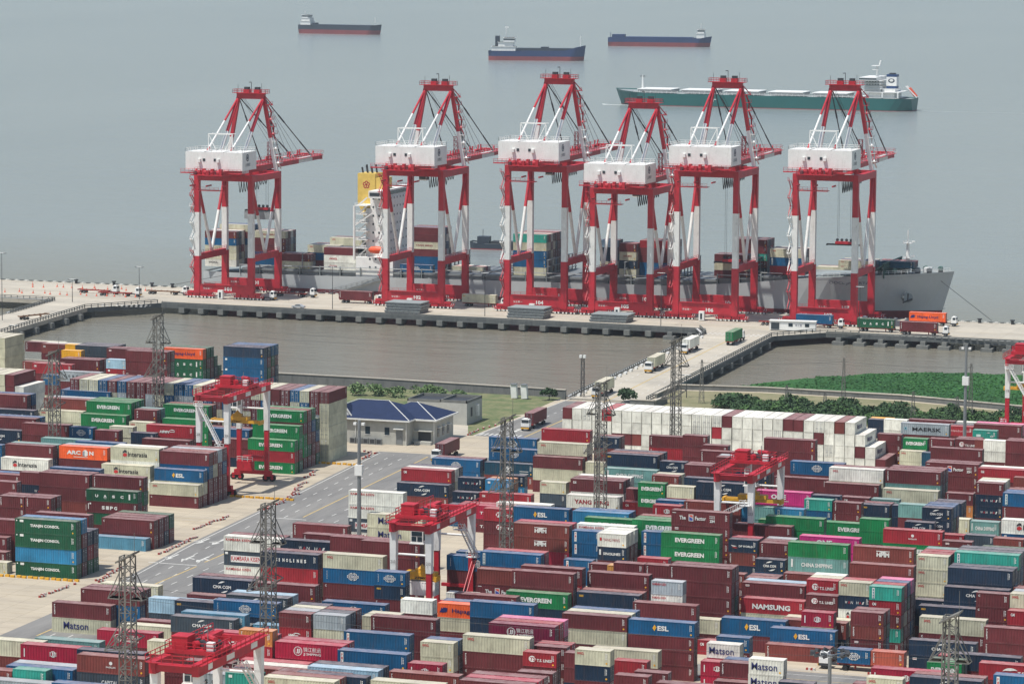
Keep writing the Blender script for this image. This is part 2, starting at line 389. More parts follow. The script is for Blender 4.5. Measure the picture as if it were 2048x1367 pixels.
BOXES = """
-401.71,817.0,4,1,2.896,200500 70500 500 200500 70300
-399.1,817.0,4,1,2.896,500 70500 180500 500 70500 300
-396.49,817.0,4,1,2.896,500 180500 100500 500 200500 180300
-393.88,817.0,4,1,2.896,100500 180500 100500 500 180500 180300
-391.27,817.0,4,1,2.896,70500 200500 180500 70500 500 70300
-388.66,817.0,4,1,2.896,500 500 500 500 180300 300
-386.05,817.0,4,1,2.896,180500 70500 200500 500 200300 70300
-383.44,817.0,4,1,2.896,500 70500 500 180500 300 300
-380.83,817.0,4,1,2.896,500 180500 500 300 300 300
-378.22,817.0,4,1,2.896,100500 70500 500 200300 200300 300
-375.61,817.0,4,1,2.896,70500 500 500 300 180300 300
-373.0,817.0,4,1,2.896,500 200500 500 200500 70300 180300
-370.39,817.0,4,1,2.896,500 500 500 500 200300 70300
-367.78,817.0,4,1,2.896,70500 500 500 200500 200300 70300
-365.17,817.0,4,1,2.896,500 500 500 180500 300 180300
-362.56,817.0,4,1,2.896,70500 180500 100500 500 70300 300
-359.95,817.0,4,1,2.896,500 180500 300 180300 300 300
-357.34,817.0,4,1,2.896,200500 200500 180300 200300 70300 180300
-354.73,817.0,4,1,2.896,180500 500 70300 100300 180300 70300
-352.12,817.0,4,1,2.896,500 500 300 180300 300 300
-349.51,817.0,4,1,2.896,180500 200500 70300 300 300 180300
-346.9,817.0,4,1,2.896,500 500 100500 500 70300 180000
-344.29,817.0,4,1,2.896,180500 500 500 500 300 0
-341.68,817.0,4,1,2.896,100500 500 500 500 300 300
-339.07,817.0,4,1,2.896,180500 200500 200500 70500 180300 70300
-336.46,817.0,4,1,2.896,180500 500 100500 500 70300 180300
-333.85,817.0,4,1,2.896,500 200500 500 200300 300 300
-331.24,817.0,4,1,2.896,180400 180300 180400 180400 180400 400
-430.79,817.9,4,1,2.896,500 70500 500 180500 200 200
-428.18,817.9,4,1,2.896,180500 180500 500 100500 200 20200
-425.57,817.9,4,1,2.896,500 180500 180500 180500 200 180000
-422.96,817.9,4,1,2.896,500 500 500 100500 70200 180000
-420.35,817.9,4,1,2.896,100500 500 500 100500 180000 180000
-417.74,817.9,4,1,2.896,500 180500 200500 500 0 100
-415.13,817.9,4,1,2.896,190500 190500 190300 190300 190000
-477.18,909.0,4,1,2.896,180200 180200 180200 180200 180200
-474.57,909.0,4,1,2.896,180200 180200 180200 180200 180200
-471.96,909.0,4,1,2.896,180200 180200 180200 180200 180000
-469.35,909.0,4,1,2.896,180200 180200 180200 180200 180000
-466.74,909.0,4,1,2.896,180200 180000 180000 180000 180000
-279.7,852.2,4,1,2.896,190200 190200 190000 0
-277.1,852.2,4,1,2.896,190200 190200 190000 190000
-274.5,852.2,4,1,2.896,190200 190200 190000 190300
-271.9,852.2,4,1,2.896,190000 190000 190000 190000
-269.3,852.2,4,1,2.896,190200 190000 190000 20000
-266.7,852.2,4,1,2.896,190200 0 190000 190000
-264.1,852.2,4,1,2.896,190000 0 190000 190000
-261.5,852.2,4,1,2.896,190000 10000 190000 190000
-258.9,852.2,4,1,2.896,190000 190000 190000 190000
-256.3,852.2,4,1,2.896,190200 190200 190000 190000
-253.7,852.2,4,1,2.896,190200 190200 190000 190000
-251.1,852.2,4,1,2.896,190200 190200 190000 190000
-248.5,852.2,4,1,2.896,190200 190200 190000 190000
-245.9,852.2,4,1,2.896,190200 190200 190300 190300
-243.3,852.2,4,1,2.896,190200 190300 190300 190300
-240.7,852.2,4,1,2.896,190200 190000 20000 190300
-238.1,852.2,4,1,2.896,190200 190000 190000 0
-235.5,852.2,4,1,2.896,190200 190000 190000 190000
-232.9,852.2,4,1,2.896,190200 190000 190000 190000
-230.3,852.2,4,1,2.896,190000 190000 190000 190000
-227.7,852.2,4,1,2.896,190000 190000 190000 190000
-225.1,852.2,4,1,2.896,190200 190200 190300 190000
-222.5,852.2,4,1,2.896,190200 190200 190000 0
-219.9,852.2,4,1,2.896,190200 190200 190000 0
-217.3,852.2,4,1,2.896,190200 190200 190000 190000
-214.7,852.2,4,1,2.896,190000 190000 0 190300
-212.1,852.2,4,1,2.896,190000 190300 190000 190000
-209.5,852.2,4,1,2.896,190000 190000 190000 10000
-206.9,852.2,4,1,2.896,190000 190000 190000 190119
-204.3,852.2,4,1,2.896,190000 0 190119
-201.7,852.2,4,1,2.896,190000 190019
-199.1,852.2,4,1,2.896,0
-332.18,654.0,5,0,2.959,150115 80100 150115 150115
-346.57,667.5,4,0,2.909,0 0 0
-359.01,667.5,4,0,3.066,200 200 20200
-351.92,664.8,4,0,2.731,0 0
-350.73,662.1,4,0,2.911,0
-346.35,654.0,4,0,2.410,180000
-330.98,688.0,4,0,2.682,90100
-330.23,690.7,4,0,3.107,0 136
-357.45,693.4,4,0,2.697,70200 70200
-333.05,664.8,4,0,2.829,180200 200 0 100
-353.27,688.0,2,0,2.508,200 200 0 149
-361.96,701.5,2,0,2.670,200 200 0 0
-377.41,721.5,4,0,2.916,200 200 0
-353.63,708.0,4,0,3.033,200 10000 100 100
-340.69,708.0,4,0,3.066,150200 0 150000 149
-339.03,701.5,4,0,2.560,0 150000 116 150114
-361.09,713.4,4,0,2.747,200 200 100030 0
-346.96,688.0,2,0,2.524,200 200 0 149
-269.31,581.8,2,0,2.453,10000 180100
-381.74,744.7,4,0,2.885,200 0 190113
-381.89,747.4,4,0,2.850,200 70200 70000 100
-402.6,762.0,4,0,2.842,0 70000 70000
-368.11,747.4,4,0,2.938,200 200 100 40141
-354.93,747.4,4,0,3.062,200 180200 190000 180113
-355.99,744.7,4,0,2.859,180000 190000 180113
-356.27,718.8,4,0,2.885,200 200 70200 70000
-342.49,747.4,4,0,2.987,0 0 70000 100
-342.73,744.7,4,0,2.752,0 180000 70103
-342.75,742.0,4,0,2.686,136 180104
-366.57,752.8,4,0,3.042,200 200 100200 70030
-355.05,764.7,4,0,2.937,200 200 200 100
-356.43,770.1,4,0,2.856,200 200 200 0 20112
-356.84,804.1,4,0,2.948,70200 0 70100
-367.17,764.7,2,0,2.627,200 200 200 0 100
-373.9,764.7,2,0,2.703,200 200 200 0 70109
-376.74,755.5,4,0,3.003,200 200 200 170000
-386.34,764.7,4,0,2.759,200 200 200 0 100
-367.28,772.8,2,0,2.587,200 200 200 180000 180000
-373.0,796.0,2,0,2.652,200 100200 100200 180005
-359.18,767.4,2,0,2.517,10200 200 200 100000 100000
-398.78,764.7,4,0,2.952,200 100200 100000 100008
-396.22,767.4,4,0,2.890,200 200 100200 100200 152
-412.35,798.7,4,0,2.874,200 200 100200 100030
-417.0,804.1,4,0,2.873,200 100200 100200 0 100
-400.26,801.4,4,0,2.876,200 200 180000 180105
-400.01,804.1,4,0,2.827,200 200 200 10200 10149
-387.11,801.4,4,0,2.872,200 200 200 140000 140101
-387.32,798.7,4,0,2.875,200 200 140000 140101
-374.12,801.4,2,0,2.578,200 200 200 0 59
-369.98,809.5,4,0,2.666,200 200 140200 140000 140101
-365.3,798.7,4,0,2.874,200 140000 140000 140100
-350.56,801.4,4,0,2.309,100000 0 0
-363.0,801.4,4,0,2.946,200 0
-342.4,804.1,4,0,2.833,0 140000 140000 0 140101
-341.33,798.7,4,0,2.840,150000 0 140000 140101
-341.44,796.0,4,0,2.721,140101 20100 140101
-498.12,988.8,4,0,3.014,49
-481.31,966.1,4,0,2.877,0 10035
-449.67,924.0,4,0,2.873,180200 130200 130000 130000
-436.72,917.5,4,0,2.991,200 20200 200 51
-411.19,875.4,4,0,2.884,200 100200 200 28 100 100
-431.81,906.7,2,0,2.574,200 20200 20057 210057
-457.63,906.7,4,0,2.828,200 200 10049
-453.35,904.0,4,0,2.856,200 0 20135
-448.71,912.1,4,0,3.039,200 0 100
-429.61,872.7,4,0,2.808,200 100000 0 200045
-423.74,870.0,4,0,2.787,200 200 10200
-439.73,883.5,2,0,2.798,180000 0 70000
-399.72,816.0,4,0,2.914,200 200 200 70200 70000
-423.45,926.7,4,0,2.911,150200 150014 150114 40110
-399.74,914.8,4,0,2.899,70200 70000 70157 70157 110100
-272.87,815.1,4,0,2.904,180200 0 180004 20136
-267.13,795.1,4,0,2.865,200 180200 0 180104
-267.26,792.4,4,0,2.836,0 180100 100
-286.3,815.1,4,0,2.965,70200 70000 70109
-280.82,800.5,4,0,2.857,10200 120058 70109
-280.32,795.1,4,0,2.982,10000 120158
-294.55,797.8,4,0,2.862,70000 70109
-289.5,763.8,4,0,2.834,0 100000 20135
-282.97,743.8,4,0,2.863,100 10100 100108
-274.69,761.1,2,0,2.552,100200 100030 100130
-274.08,755.7,2,0,2.625,100200 100030
-267.15,758.4,2,0,2.661,70200 20000 80157
-266.71,766.5,2,0,2.634,10200 80000 100000
-267.49,755.7,4,0,2.741,200 20135
-269.66,741.1,2,0,2.487,70000 100056
-265.5,735.7,4,0,2.994,124 30124
-249.43,707.1,4,0,2.642,0 100 124 20124
-247.52,709.8,4,0,2.885,70200 200 200 190017
-250.14,746.5,2,0,2.570,200 100000 130000 180105
-241.84,704.4,4,0,2.953,200 200 70000 70103
-275.29,695.2,4,0,2.937,200 190017 130018 190117 190117
-267.97,687.1,4,0,2.877,0 180000 180119 180119
-243.0,746.5,4,0,2.845,80200 0 190021 135
-242.19,741.1,4,0,2.903,80200 0 190121
-254.32,792.4,2,0,2.605,190200 180000 180000
-241.25,766.5,4,0,2.847,200 200 100200 170034 100156
-239.8,761.1,4,0,2.948,200 100200 170000 170134
-254.08,797.8,2,0,2.602,200 200 0 10000 100100
-245.78,815.1,4,0,2.851,200 200 20036 149
-228.58,766.5,2,0,2.638,200 200 200 100200 100008
-224.34,746.5,2,0,2.643,200 200 100200 10200 10049
-224.15,735.7,2,0,2.643,180200 70200 0 140002 140102
-229.34,743.8,2,0,2.594,200 200 20035 0
-229.25,741.1,2,0,2.617,200 0 20035
-217.73,735.7,2,0,2.569,10200 200 200 20000 180100
-213.05,709.8,2,0,2.612,20200 200 200 200 20026
-214.06,715.2,2,0,2.638,200 200 200 200 70000
-228.86,704.4,4,0,2.923,200 200 190200 80100
-225.29,701.7,4,0,2.743,140200 200 180200 140101
-224.05,692.5,4,0,2.800,200 200 200 190017
-236.99,689.8,4,0,2.753,0 30000 10111 10111
-213.08,695.2,4,0,3.082,200 0 140002 140102
-224.16,689.8,2,0,2.554,200 70000 70147 70147
-216.96,684.4,2,0,2.755,200 0 100131 190122
-210.17,692.5,2,0,2.620,200 70200 70047 70047
-204.38,687.1,4,0,2.885,200 0 140101 140101
-203.86,692.5,4,0,3.050,70200 0 0 151 128
-207.75,715.2,4,0,2.669,200 200 0 0 10149
-283.52,684.4,4,0,2.964,200 0 149
-270.65,658.5,4,0,2.944,200 200 100200 50
-271.79,650.4,4,0,2.956,200 200 200 100130
-284.23,650.4,4,0,2.951,200 190117 130118 190117
-271.42,638.5,4,0,2.864,0 0 20100 100132
-253.78,627.7,4,0,2.816,200 0 136 70109 180104
-259.3,607.2,4,0,2.929,20200 200 0 149
-271.74,607.2,4,0,2.963,200 200 200 100108
-271.74,604.5,4,0,3.054,200 200 8
-260.25,596.4,4,0,2.835,200 100200 130200 130108
-266.4,587.2,4,0,2.869,200 200 130200 100156
-256.34,581.8,4,0,2.649,20200 200 200 100008 70109
-300.4,627.7,4,0,2.630,180200 180104
-294.76,607.2,4,0,2.728,70000 70100 136
-299.52,604.5,4,0,2.861,180119 149
-278.23,601.8,4,0,2.831,20200 130000 210100
-260.95,573.7,4,0,2.884,200 100 100 130108
-260.18,576.4,4,0,2.965,200 200 200 90100
-278.19,596.4,4,0,2.652,200 0
-280.38,593.7,4,0,2.474,180200 180100
-241.3,596.4,4,0,2.845,70200 200 0 70109
-241.4,576.4,2,0,2.605,200 200 200 20012 100
-234.89,576.4,2,0,2.635,150200 200 200 180000 200100
-247.52,579.1,2,0,2.485,200 200 90200 90000
-236.69,547.8,2,0,2.620,200 200 200 0 20100 240149
-280.56,584.5,4,0,2.812,0 30125
-244.33,553.2,4,0,2.771,20200 200 200 0 30125
-274.78,542.4,4,0,2.875,200 200 30200 30126
-284.22,545.1,4,0,2.834,200 200 10000 180100
-230.11,547.8,4,0,2.831,10200 200 200 30025 30125
-228.05,573.7,4,0,2.783,200 70200 70000 70147
-217.83,545.1,4,0,2.827,200 70200 200 70200 70147
-255.72,525.1,4,0,2.906,200 200 200 130140 10138
-262.82,539.7,4,0,3.005,200 200 100200 100100
-271.42,530.5,4,0,2.606,200 200 70200 70100
-268.79,527.8,2,0,2.646,200 200 160200 160100
-272.14,525.1,4,0,3.047,200 200 200000
-281.23,527.8,4,0,2.529,10200 200 200 10000
-257.74,519.7,4,0,2.693,200 200 200 70000
-246.78,539.7,4,0,2.901,180200 200 0 149
-239.21,530.5,4,0,2.961,10200 200 200200 200145
-242.84,550.5,4,0,2.957,200 200 100200 190142
-230.43,527.8,2,0,2.582,200 20200 200 160200 160157
-220.38,519.7,4,0,2.910,10200 200 200 180200 180105
-234.08,539.7,4,0,2.812,200 200 10200 10000
-221.27,527.8,4,0,2.777,70200 200 200 200 49
-217.18,525.1,4,0,2.874,200 200 200 100200 100108
-235.33,545.1,4,0,2.811,200 200 200 30000
-257.82,641.2,4,0,2.981,200 70200 200 0 100
-250.35,638.5,4,0,2.997,200 0 0 100 100
-235.39,607.2,2,0,2.566,150200 200 200 49 100156 70109
-235.99,647.7,4,0,2.879,200 0 100 70109
-237.95,658.5,2,0,2.578,200 200 200 70000
-226.83,641.2,4,0,2.775,200 200 200 0 70148
-225.59,635.8,4,0,2.892,200 200 28 10100
-217.63,633.1,4,0,3.059,200 0 0 149
-205.23,641.2,4,0,2.847,200 200 0 149
-204.72,633.1,4,0,3.008,200 100200 100156
-217.86,630.4,4,0,2.925,200 100000 140101
-227.13,627.7,4,0,2.712,200 200 100
-223.02,607.2,4,0,2.590,200 0 180100 40110
-215.77,604.5,4,0,2.917,200 200 100000 70100
-229.83,630.4,2,0,2.544,200 180200 190000
-209.57,655.8,2,0,2.544,200 200 200 49
-205.01,653.1,2,0,2.651,200 200 200 60000
-202.15,647.7,2,0,2.447,200 200 200 200 100
-195.84,647.7,2,0,2.456,200 200 200 0 149
-188.35,638.5,4,0,2.842,200 0 100 100 149
-189.33,630.4,2,0,2.529,200 180200 200 190017 200117
-224.17,684.4,2,0,2.594,70000 70047
-198.18,650.4,2,0,2.602,20200 200 200 200 20000
-229.9,587.2,2,0,2.804,10200 200 200 180000
-227.22,584.5,4,0,2.976,200 0 0 149
-213.83,573.7,2,0,2.588,200 0 180000 180104
-207.03,576.4,4,0,2.882,200 36 149 180104
-205.39,545.1,2,0,2.580,200 70200 200 200 30126
-207.69,542.4,4,0,2.959,10200 200 10200 10149
-190.06,527.8,4,0,2.945,180200 200 200 200 100
-204.12,525.1,4,0,2.839,10200 200 200 200 180100
-206.07,587.2,4,0,2.918,200 250200 250000 250125
-195.11,573.7,2,0,2.482,200 0 24 20124
-186.39,545.1,2,0,2.581,200 200 200 200 24
-198.18,604.5,4,0,2.676,200 0 180155 100
-192.03,627.7,4,0,2.981,0 70003 149
-185.73,604.5,4,0,2.623,100 100 100 70103
-187.72,573.7,2,0,2.581,200 100000 0 0
-179.1,553.2,2,0,2.591,70200 20200 200 0 100100 180104
-190.77,599.1,4,0,3.027,0 180100
-185.1,593.7,2,0,2.615,20200 20100
-181.21,581.8,2,0,2.664,200 100
-179.33,587.2,2,0,2.492,200 0
-172.07,576.4,4,0,2.890,200 0
-235.88,809.7,2,0,2.552,200 200 0 0 0
-226.74,795.1,2,0,2.595,200 200 200 70200 0
-226.61,792.4,4,0,3.011,200 200 200 149
-222.03,763.8,2,0,2.635,200 200 100200 100000 100
-216.26,769.2,4,0,2.892,200 0 0 100100 100
-213.54,800.5,4,0,2.908,200 0 0 100 100
-199.11,769.2,4,0,2.891,200 200 200 0 70109
-188.85,763.8,4,0,2.879,200 200 0 180000 190104
-189.22,761.1,4,0,2.859,200 200 0 100
-201.29,763.8,4,0,2.919,200 200 0 149
-211.14,735.7,4,0,2.831,200 200 100200 100108 100108
-214.61,738.4,4,0,2.897,200 200 100200 100200 100008
-176.12,763.8,4,0,2.926,200 200 160000 170000 149
-174.85,755.7,4,0,2.942,200 200 200 180104
-178.56,820.5,4,0,2.862,200 200 0 100
-174.78,797.8,4,0,2.875,200 0 100 129
-161.53,792.4,4,0,2.915,200 200 0 20135
-191.19,900.4,2,0,2.537,0 20043
-180.4,877.2,2,0,2.589,200 200 160044
-184.88,900.4,4,0,2.978,0 100
-198.65,877.2,4,0,2.886,0 0 200142
-203.25,905.8,4,0,2.741,200 0
-193.53,857.2,2,0,2.599,200 140000 140001
-201.48,863.7,2,0,2.514,0 0 0
-186.91,857.2,2,0,2.680,200 0 49
-180.6,857.2,2,0,2.758,200 200 24
-173.52,846.4,2,0,2.488,70200 200 200 10011
-213.86,905.8,2,0,2.464,100000 100000
-193.71,854.5,2,0,2.540,180000 180005
-187.59,851.8,2,0,2.648,120000 120058
-160.44,817.8,4,0,2.884,200 10200 10049 0 0
-153.0,789.7,2,0,2.603,200 200 10200 10000
-156.19,763.8,2,0,2.590,0 0 100130 100130 149
-146.22,743.8,4,0,2.867,200 70200 190200 49 70148
-162.73,763.8,2,0,2.577,200 180000 240000 49
-148.45,766.5,4,0,2.920,10200 10200 10200 10000
-200.03,743.8,4,0,2.930,200 200 220000 220127
-187.26,735.7,2,0,2.362,200 200 200 70000 160148
-186.22,738.4,2,0,2.464,200 200 200 200 100000
-182.42,749.2,2,0,2.629,200 200 200 35
-180.95,735.7,2,0,2.312,200 200 200 49 149
-175.82,749.2,2,0,2.616,200 200 200 170000
-176.13,741.1,2,0,2.628,200 200 100000 100156
-167.43,738.4,2,0,2.883,200 200 0 170100
-169.45,741.1,2,0,2.674,200 100200 100008 100008
-157.21,715.2,2,0,2.508,70200 200 200 100000 100008 100108
-160.23,712.5,2,0,2.473,200 200 100200 100200 100008
-162.18,749.2,2,0,2.634,200 100200 100000 100008
-151.91,738.4,2,0,2.941,200 180000 170134
-158.22,738.4,2,0,3.018,200 180000 180000
-139.65,709.8,4,0,2.902,200 200 200 70047 190113
-153.92,712.5,2,0,2.549,200 200 200 20000
-147.61,712.5,2,0,2.604,200 200 130200 130000
-141.3,712.5,2,0,2.486,200 200 200 20200
-150.57,704.4,2,0,2.586,200 200 200 51
-140.17,704.4,2,0,2.887,200 200 200 10000
-133.86,704.4,2,0,2.716,200 200 200 100200
-140.14,692.5,4,0,2.945,200 200 200 150000
-189.53,707.1,4,0,2.969,200 200 200 140001
-187.3,704.4,4,0,2.630,200 200 200 140000 140100
-177.0,712.5,4,0,2.812,200 140200 10200 140101
-169.0,709.8,2,0,2.577,200 200 0 140000 140100
-163.35,707.1,4,0,2.888,0 0 140001 20138
-177.08,692.5,4,0,2.919,200 200 220000 220127
-193.3,701.7,4,0,2.906,200 200 200 100
-195.31,715.2,2,0,2.616,200 200 200 70000 80000
-191.93,712.5,2,0,2.711,100200 200 200 170000 170000
-186.84,709.8,2,0,2.785,70200 200 200 240200 80048
-191.11,689.8,2,0,2.635,200 100000 10149 100133
-184.65,689.8,2,0,2.563,200 200 0 149
-177.32,684.4,4,0,2.930,200 10000 170134 140100
-164.13,684.4,4,0,2.943,200 200 10000 10111
-156.57,650.4,4,0,2.936,0 0 0 10000 10100
-184.03,684.4,2,0,2.637,200 70000 100108
-138.44,658.5,4,0,2.766,200 200 200 0 100000 160148
-138.49,653.1,4,0,2.918,200 200 200 100008 110100
-145.61,658.5,2,0,2.580,200 200 180004 180104 180104 180104
-138.53,650.4,4,0,2.860,200 200 100000 100108
-164.2,647.7,2,0,2.883,200 200 200 20124
-162.63,641.2,2,0,2.486,180200 200 26 124
-170.76,655.8,4,0,2.726,200 200 200 10049
-177.41,653.1,2,0,2.527,200 200 200 10049
-183.72,653.1,2,0,2.636,0 0 0 10000
-176.64,647.7,4,0,2.534,200 200 49 151
-175.07,641.2,4,0,2.825,200 180000 20137
-161.34,633.1,2,0,2.771,70200 180000 30126
-156.32,641.2,2,0,2.558,70200 10200 190013 100130 180104
-149.96,638.5,2,0,2.568,0 160000 0 20135 160148
-150.73,627.7,2,0,2.514,100 151 10149 100
-145.17,655.8,2,0,2.515,0 100000 100000
-142.65,647.7,4,0,2.686,0 100000 100156
-139.3,633.1,4,0,2.970,200 136 180104
-130.05,638.5,2,0,2.598,200 200 0 136 136
-123.74,638.5,2,0,2.652,200 200 200 20035 180004
-126.05,653.1,4,0,2.901,200 200 10200 10000
-123.72,635.8,2,0,2.652,200 200 0 20035
-126.79,630.4,4,0,2.807,0 149 149
-139.88,627.7,4,0,2.822,100054 100108
-127.31,604.5,4,0,2.869,200 0 100100
-121.24,599.1,4,0,2.826,200 0 20139
-130.31,599.1,2,0,2.649,150200 150200 140102
-130.13,607.2,2,0,2.522,200 20200 20000
-114.24,576.4,4,0,2.876,200 200 70200 70147
-176.53,633.1,4,0,3.059,0 70103
-166.51,630.4,4,0,2.711,10049 70103
-165.68,635.8,4,0,3.034,100000 10111
-166.62,627.7,4,0,2.905,10149
-170.19,607.2,2,0,2.667,200 0 70100
-179.59,627.7,2,0,2.744,20035
-170.41,601.8,2,0,2.597,200 30000 190119
-182.84,633.1,2,0,2.763,0 180100
-170.76,599.1,2,0,2.539,30026 30126
-163.92,587.2,2,0,2.599,200 20000 149
-156.6,579.1,2,0,2.634,70200 200 190119 190119
-164.12,584.5,2,0,2.518,20200 0
-150.68,576.4,2,0,2.522,180200 200 100000
-137.33,587.2,4,0,2.917,200 30200 30126
-134.87,573.7,2,0,2.512,200 200 180200 180104
-129.41,581.8,4,0,2.990,200 100200 100108
-143.98,601.8,2,0,2.604,0
-456.82,932.1,2,0,2.612,200 200 50200 50000
-450.8,917.5,2,0,2.690,10200 200 50200 50000
-209.03,903.1,2,0,2.769,190060 190060
-170.81,843.7,2,0,2.587,200 0 190060 190060
-226.09,596.4,2,0,2.561,200 200 200 0 190100
-332.18,656.7,5,0,2.959,0 100000 0 80000
-332.18,659.4,5,0,2.959,150000 20000 110000
-332.18,662.1,5,0,2.959,150000 0 110000
-330.23,693.4,4,0,3.107,0 0
-330.23,696.1,4,0,3.107,100000 0
-330.23,698.8,4,0,3.107,10000 150000
-353.27,690.7,2,0,2.508,150200 200 20200 0
-377.41,724.2,4,0,2.916,200 200 70000
-353.63,710.7,4,0,3.033,10200 200 200 0
-346.96,690.7,2,0,2.524,200 200 150000 0
-381.89,750.1,4,0,2.850,180200 150200 0 170000
-368.11,750.1,4,0,2.938,200 200 20200 200000
-354.93,750.1,4,0,3.062,200 200 200 190000
-342.49,750.1,4,0,2.987,0 0 180000 10000
-342.49,752.8,4,0,2.987,0 0 0 200000
-342.49,755.5,4,0,2.987,0 0 70000 0
-356.84,806.8,4,0,2.948,200 180200 0
-396.22,770.1,4,0,2.890,200 200 200 100200 70000
-417.0,806.8,4,0,2.873,180200 70200 100200 0 70000
-400.01,806.8,4,0,2.827,150200 200 150200 200 200000
-387.11,804.1,4,0,2.872,200 200 70200 200 140000
-387.11,806.8,4,0,2.872,70200 100200 10200 200 140000
-374.12,804.1,2,0,2.578,100200 200 200 0 170000
-369.98,812.2,4,0,2.666,200 200 70200 0 10000
-342.4,806.8,4,0,2.833,0 150000 10000 0 10000
-342.4,809.5,4,0,2.833,10000 0 0 70000 140000
-342.4,812.2,4,0,2.833,150000 10000 70000 150000
-498.12,991.5,4,0,3.014,180000
-481.31,968.8,4,0,2.877,200 190000
-449.67,926.7,4,0,2.873,200 100200 100200 130000
-449.67,929.4,4,0,2.873,200 150200 200 130000
-436.72,920.2,4,0,2.991,200 70200 180200 0
-411.19,878.1,4,0,2.884,200 200 150200 100000 150000 0
-448.71,914.8,4,0,3.039,180200 0 0
-423.45,929.4,4,0,2.911,0 150000 0 150000
-423.45,932.1,4,0,2.911,70000 0 0 150000
-423.45,934.8,4,0,2.911,0 100000 150000
-423.45,937.5,4,0,2.911,0 150000
-399.74,917.5,4,0,2.899,70200 150000 150000 0 100000
-399.74,920.2,4,0,2.899,200 70000 0 150000 70000
-399.74,922.9,4,0,2.899,100200 100000 100000 0 70000
-294.55,800.5,4,0,2.862,180000 0
-289.5,766.5,4,0,2.834,10200 180000 190000
-289.5,769.2,4,0,2.834,200 100200 100000
-267.15,761.1,2,0,2.661,100200 0 240000
-265.5,738.4,4,0,2.994,200 20000
-243.0,749.2,4,0,2.845,150200 150200 10200 0
-243.0,751.9,4,0,2.845,200 10200 180200 190000
-241.25,769.2,4,0,2.847,10200 100200 200 70200 10000
-241.25,771.9,4,0,2.847,10200 180200 10200 200 100000
-254.08,800.5,2,0,2.602,180200 200 200 0 10000
-224.34,749.2,2,0,2.643,150200 180200 200 10200 180000
-228.86,707.1,4,0,2.923,200 20200 200 70000
-236.99,692.5,4,0,2.753,200 100200 200 30000
-213.08,697.9,4,0,3.082,180200 200 200 140000
-213.08,700.6,4,0,3.082,10200 200 180200 10000
-216.96,687.1,2,0,2.755,20200 0 0 190000
-216.96,689.8,2,0,2.755,180200 10000 0 190000
-284.23,653.1,4,0,2.951,200 200 10200 0
-271.42,641.2,4,0,2.864,10000 180000 150000 0
-271.74,609.9,4,0,2.963,180200 200 200 0
-260.25,599.1,4,0,2.835,200 150200 200 210000
-294.76,609.9,4,0,2.728,0 0 0
-241.4,579.1,2,0,2.605,20200 200 10200 10200 200000
-241.4,581.8,2,0,2.605,200 200 70200 150200 180000
-241.4,584.5,2,0,2.605,10200 200 200 200 100000
-234.89,579.1,2,0,2.635,180200 70200 70200 0 130000
-234.89,581.8,2,0,2.635,200 200 150200 0 10000
-274.78,547.8,4,0,2.875,200 200 10200 170100
-230.11,550.5,4,0,2.831,200 180200 200 200 30000
-271.42,533.2,4,0,2.606,200 200 200 200000
-239.21,533.2,4,0,2.961,200 100200 20200 10000
-220.38,522.4,4,0,2.910,20200 100200 150200 150200 10100
-234.08,542.4,4,0,2.812,200 200 200 190000
-217.18,530.5,4,0,2.874,200 180200 200 200 210100
-217.18,533.2,4,0,2.874,100200 180200 100200 200 100100
-226.83,643.9,4,0,2.775,200 200 200 10200 20000
-217.63,638.5,4,0,3.059,180200 200 20000 100
-204.72,635.8,4,0,3.008,200 10200 10000
-223.02,609.9,4,0,2.590,200 200 200 70000
-188.35,641.2,4,0,2.842,20200 100000 150000 10000 0
-229.9,589.9,2,0,2.804,200 20200 180200 180000
-213.83,576.4,2,0,2.588,10200 0 0 70000
-190.06,530.5,4,0,2.945,180200 200 200 180200 30000
-190.06,533.2,4,0,2.945,70200 200 200 100200 0
-206.07,589.9,4,0,2.918,150200 200 20000 20000
-206.07,592.6,4,0,2.918,200 200 0 230000
-195.11,579.1,2,0,2.482,200 10000 0 0
-195.11,581.8,2,0,2.482,200 20200 200 20000
-198.18,607.2,4,0,2.676,200 200 70200 180000
-198.18,609.9,4,0,2.676,200 100200 200 70000
-222.03,766.5,2,0,2.635,100200 200 180200 0 0
-216.26,771.9,4,0,2.892,200 200 0 0 200000
-188.85,766.5,4,0,2.879,150200 200 200 200 0
-176.12,766.5,4,0,2.926,200 200 10000 0 0
-176.12,769.2,4,0,2.926,180200 200 0 150000 0
-174.78,800.5,4,0,2.875,200 100200 20200 0
-161.53,795.1,4,0,2.915,200 200 150200 190000
-191.19,903.1,2,0,2.537,200 100000
-191.19,908.5,2,0,2.537,200 190000
-184.88,903.1,4,0,2.978,0 230000
-180.6,859.9,2,0,2.758,200 200 0
-213.86,908.5,2,0,2.464,100200 50000
-160.44,820.5,4,0,2.884,200 200 10200 200 0
-156.19,766.5,2,0,2.590,150200 150200 200 200 190000
-156.19,769.2,2,0,2.590,100200 150200 200 200 180000
-146.22,746.5,4,0,2.867,100200 200 70200 200 70000
-146.22,749.2,4,0,2.867,150200 180200 180200 70200 10000
-176.13,743.8,2,0,2.628,200 70200 0 0
-157.21,717.9,2,0,2.508,200 200 10200 0 150000 70000
-157.21,720.6,2,0,2.508,200 200 200 10000 0 70000
-162.18,751.9,2,0,2.634,200 150200 0 100000
-191.11,692.5,2,0,2.635,10200 200 200 30000
-184.65,692.5,2,0,2.563,200 10200 200 0
-184.65,695.2,2,0,2.563,20200 10200 200 200000
-138.44,661.2,4,0,2.766,200 20200 200 0 70000 130000
-138.44,663.9,4,0,2.766,180200 200 100200 0 0 130000
-138.49,655.8,4,0,2.918,200 200 200 70000 110000
-145.61,661.2,2,0,2.580,200 150200 200 200 200 20000
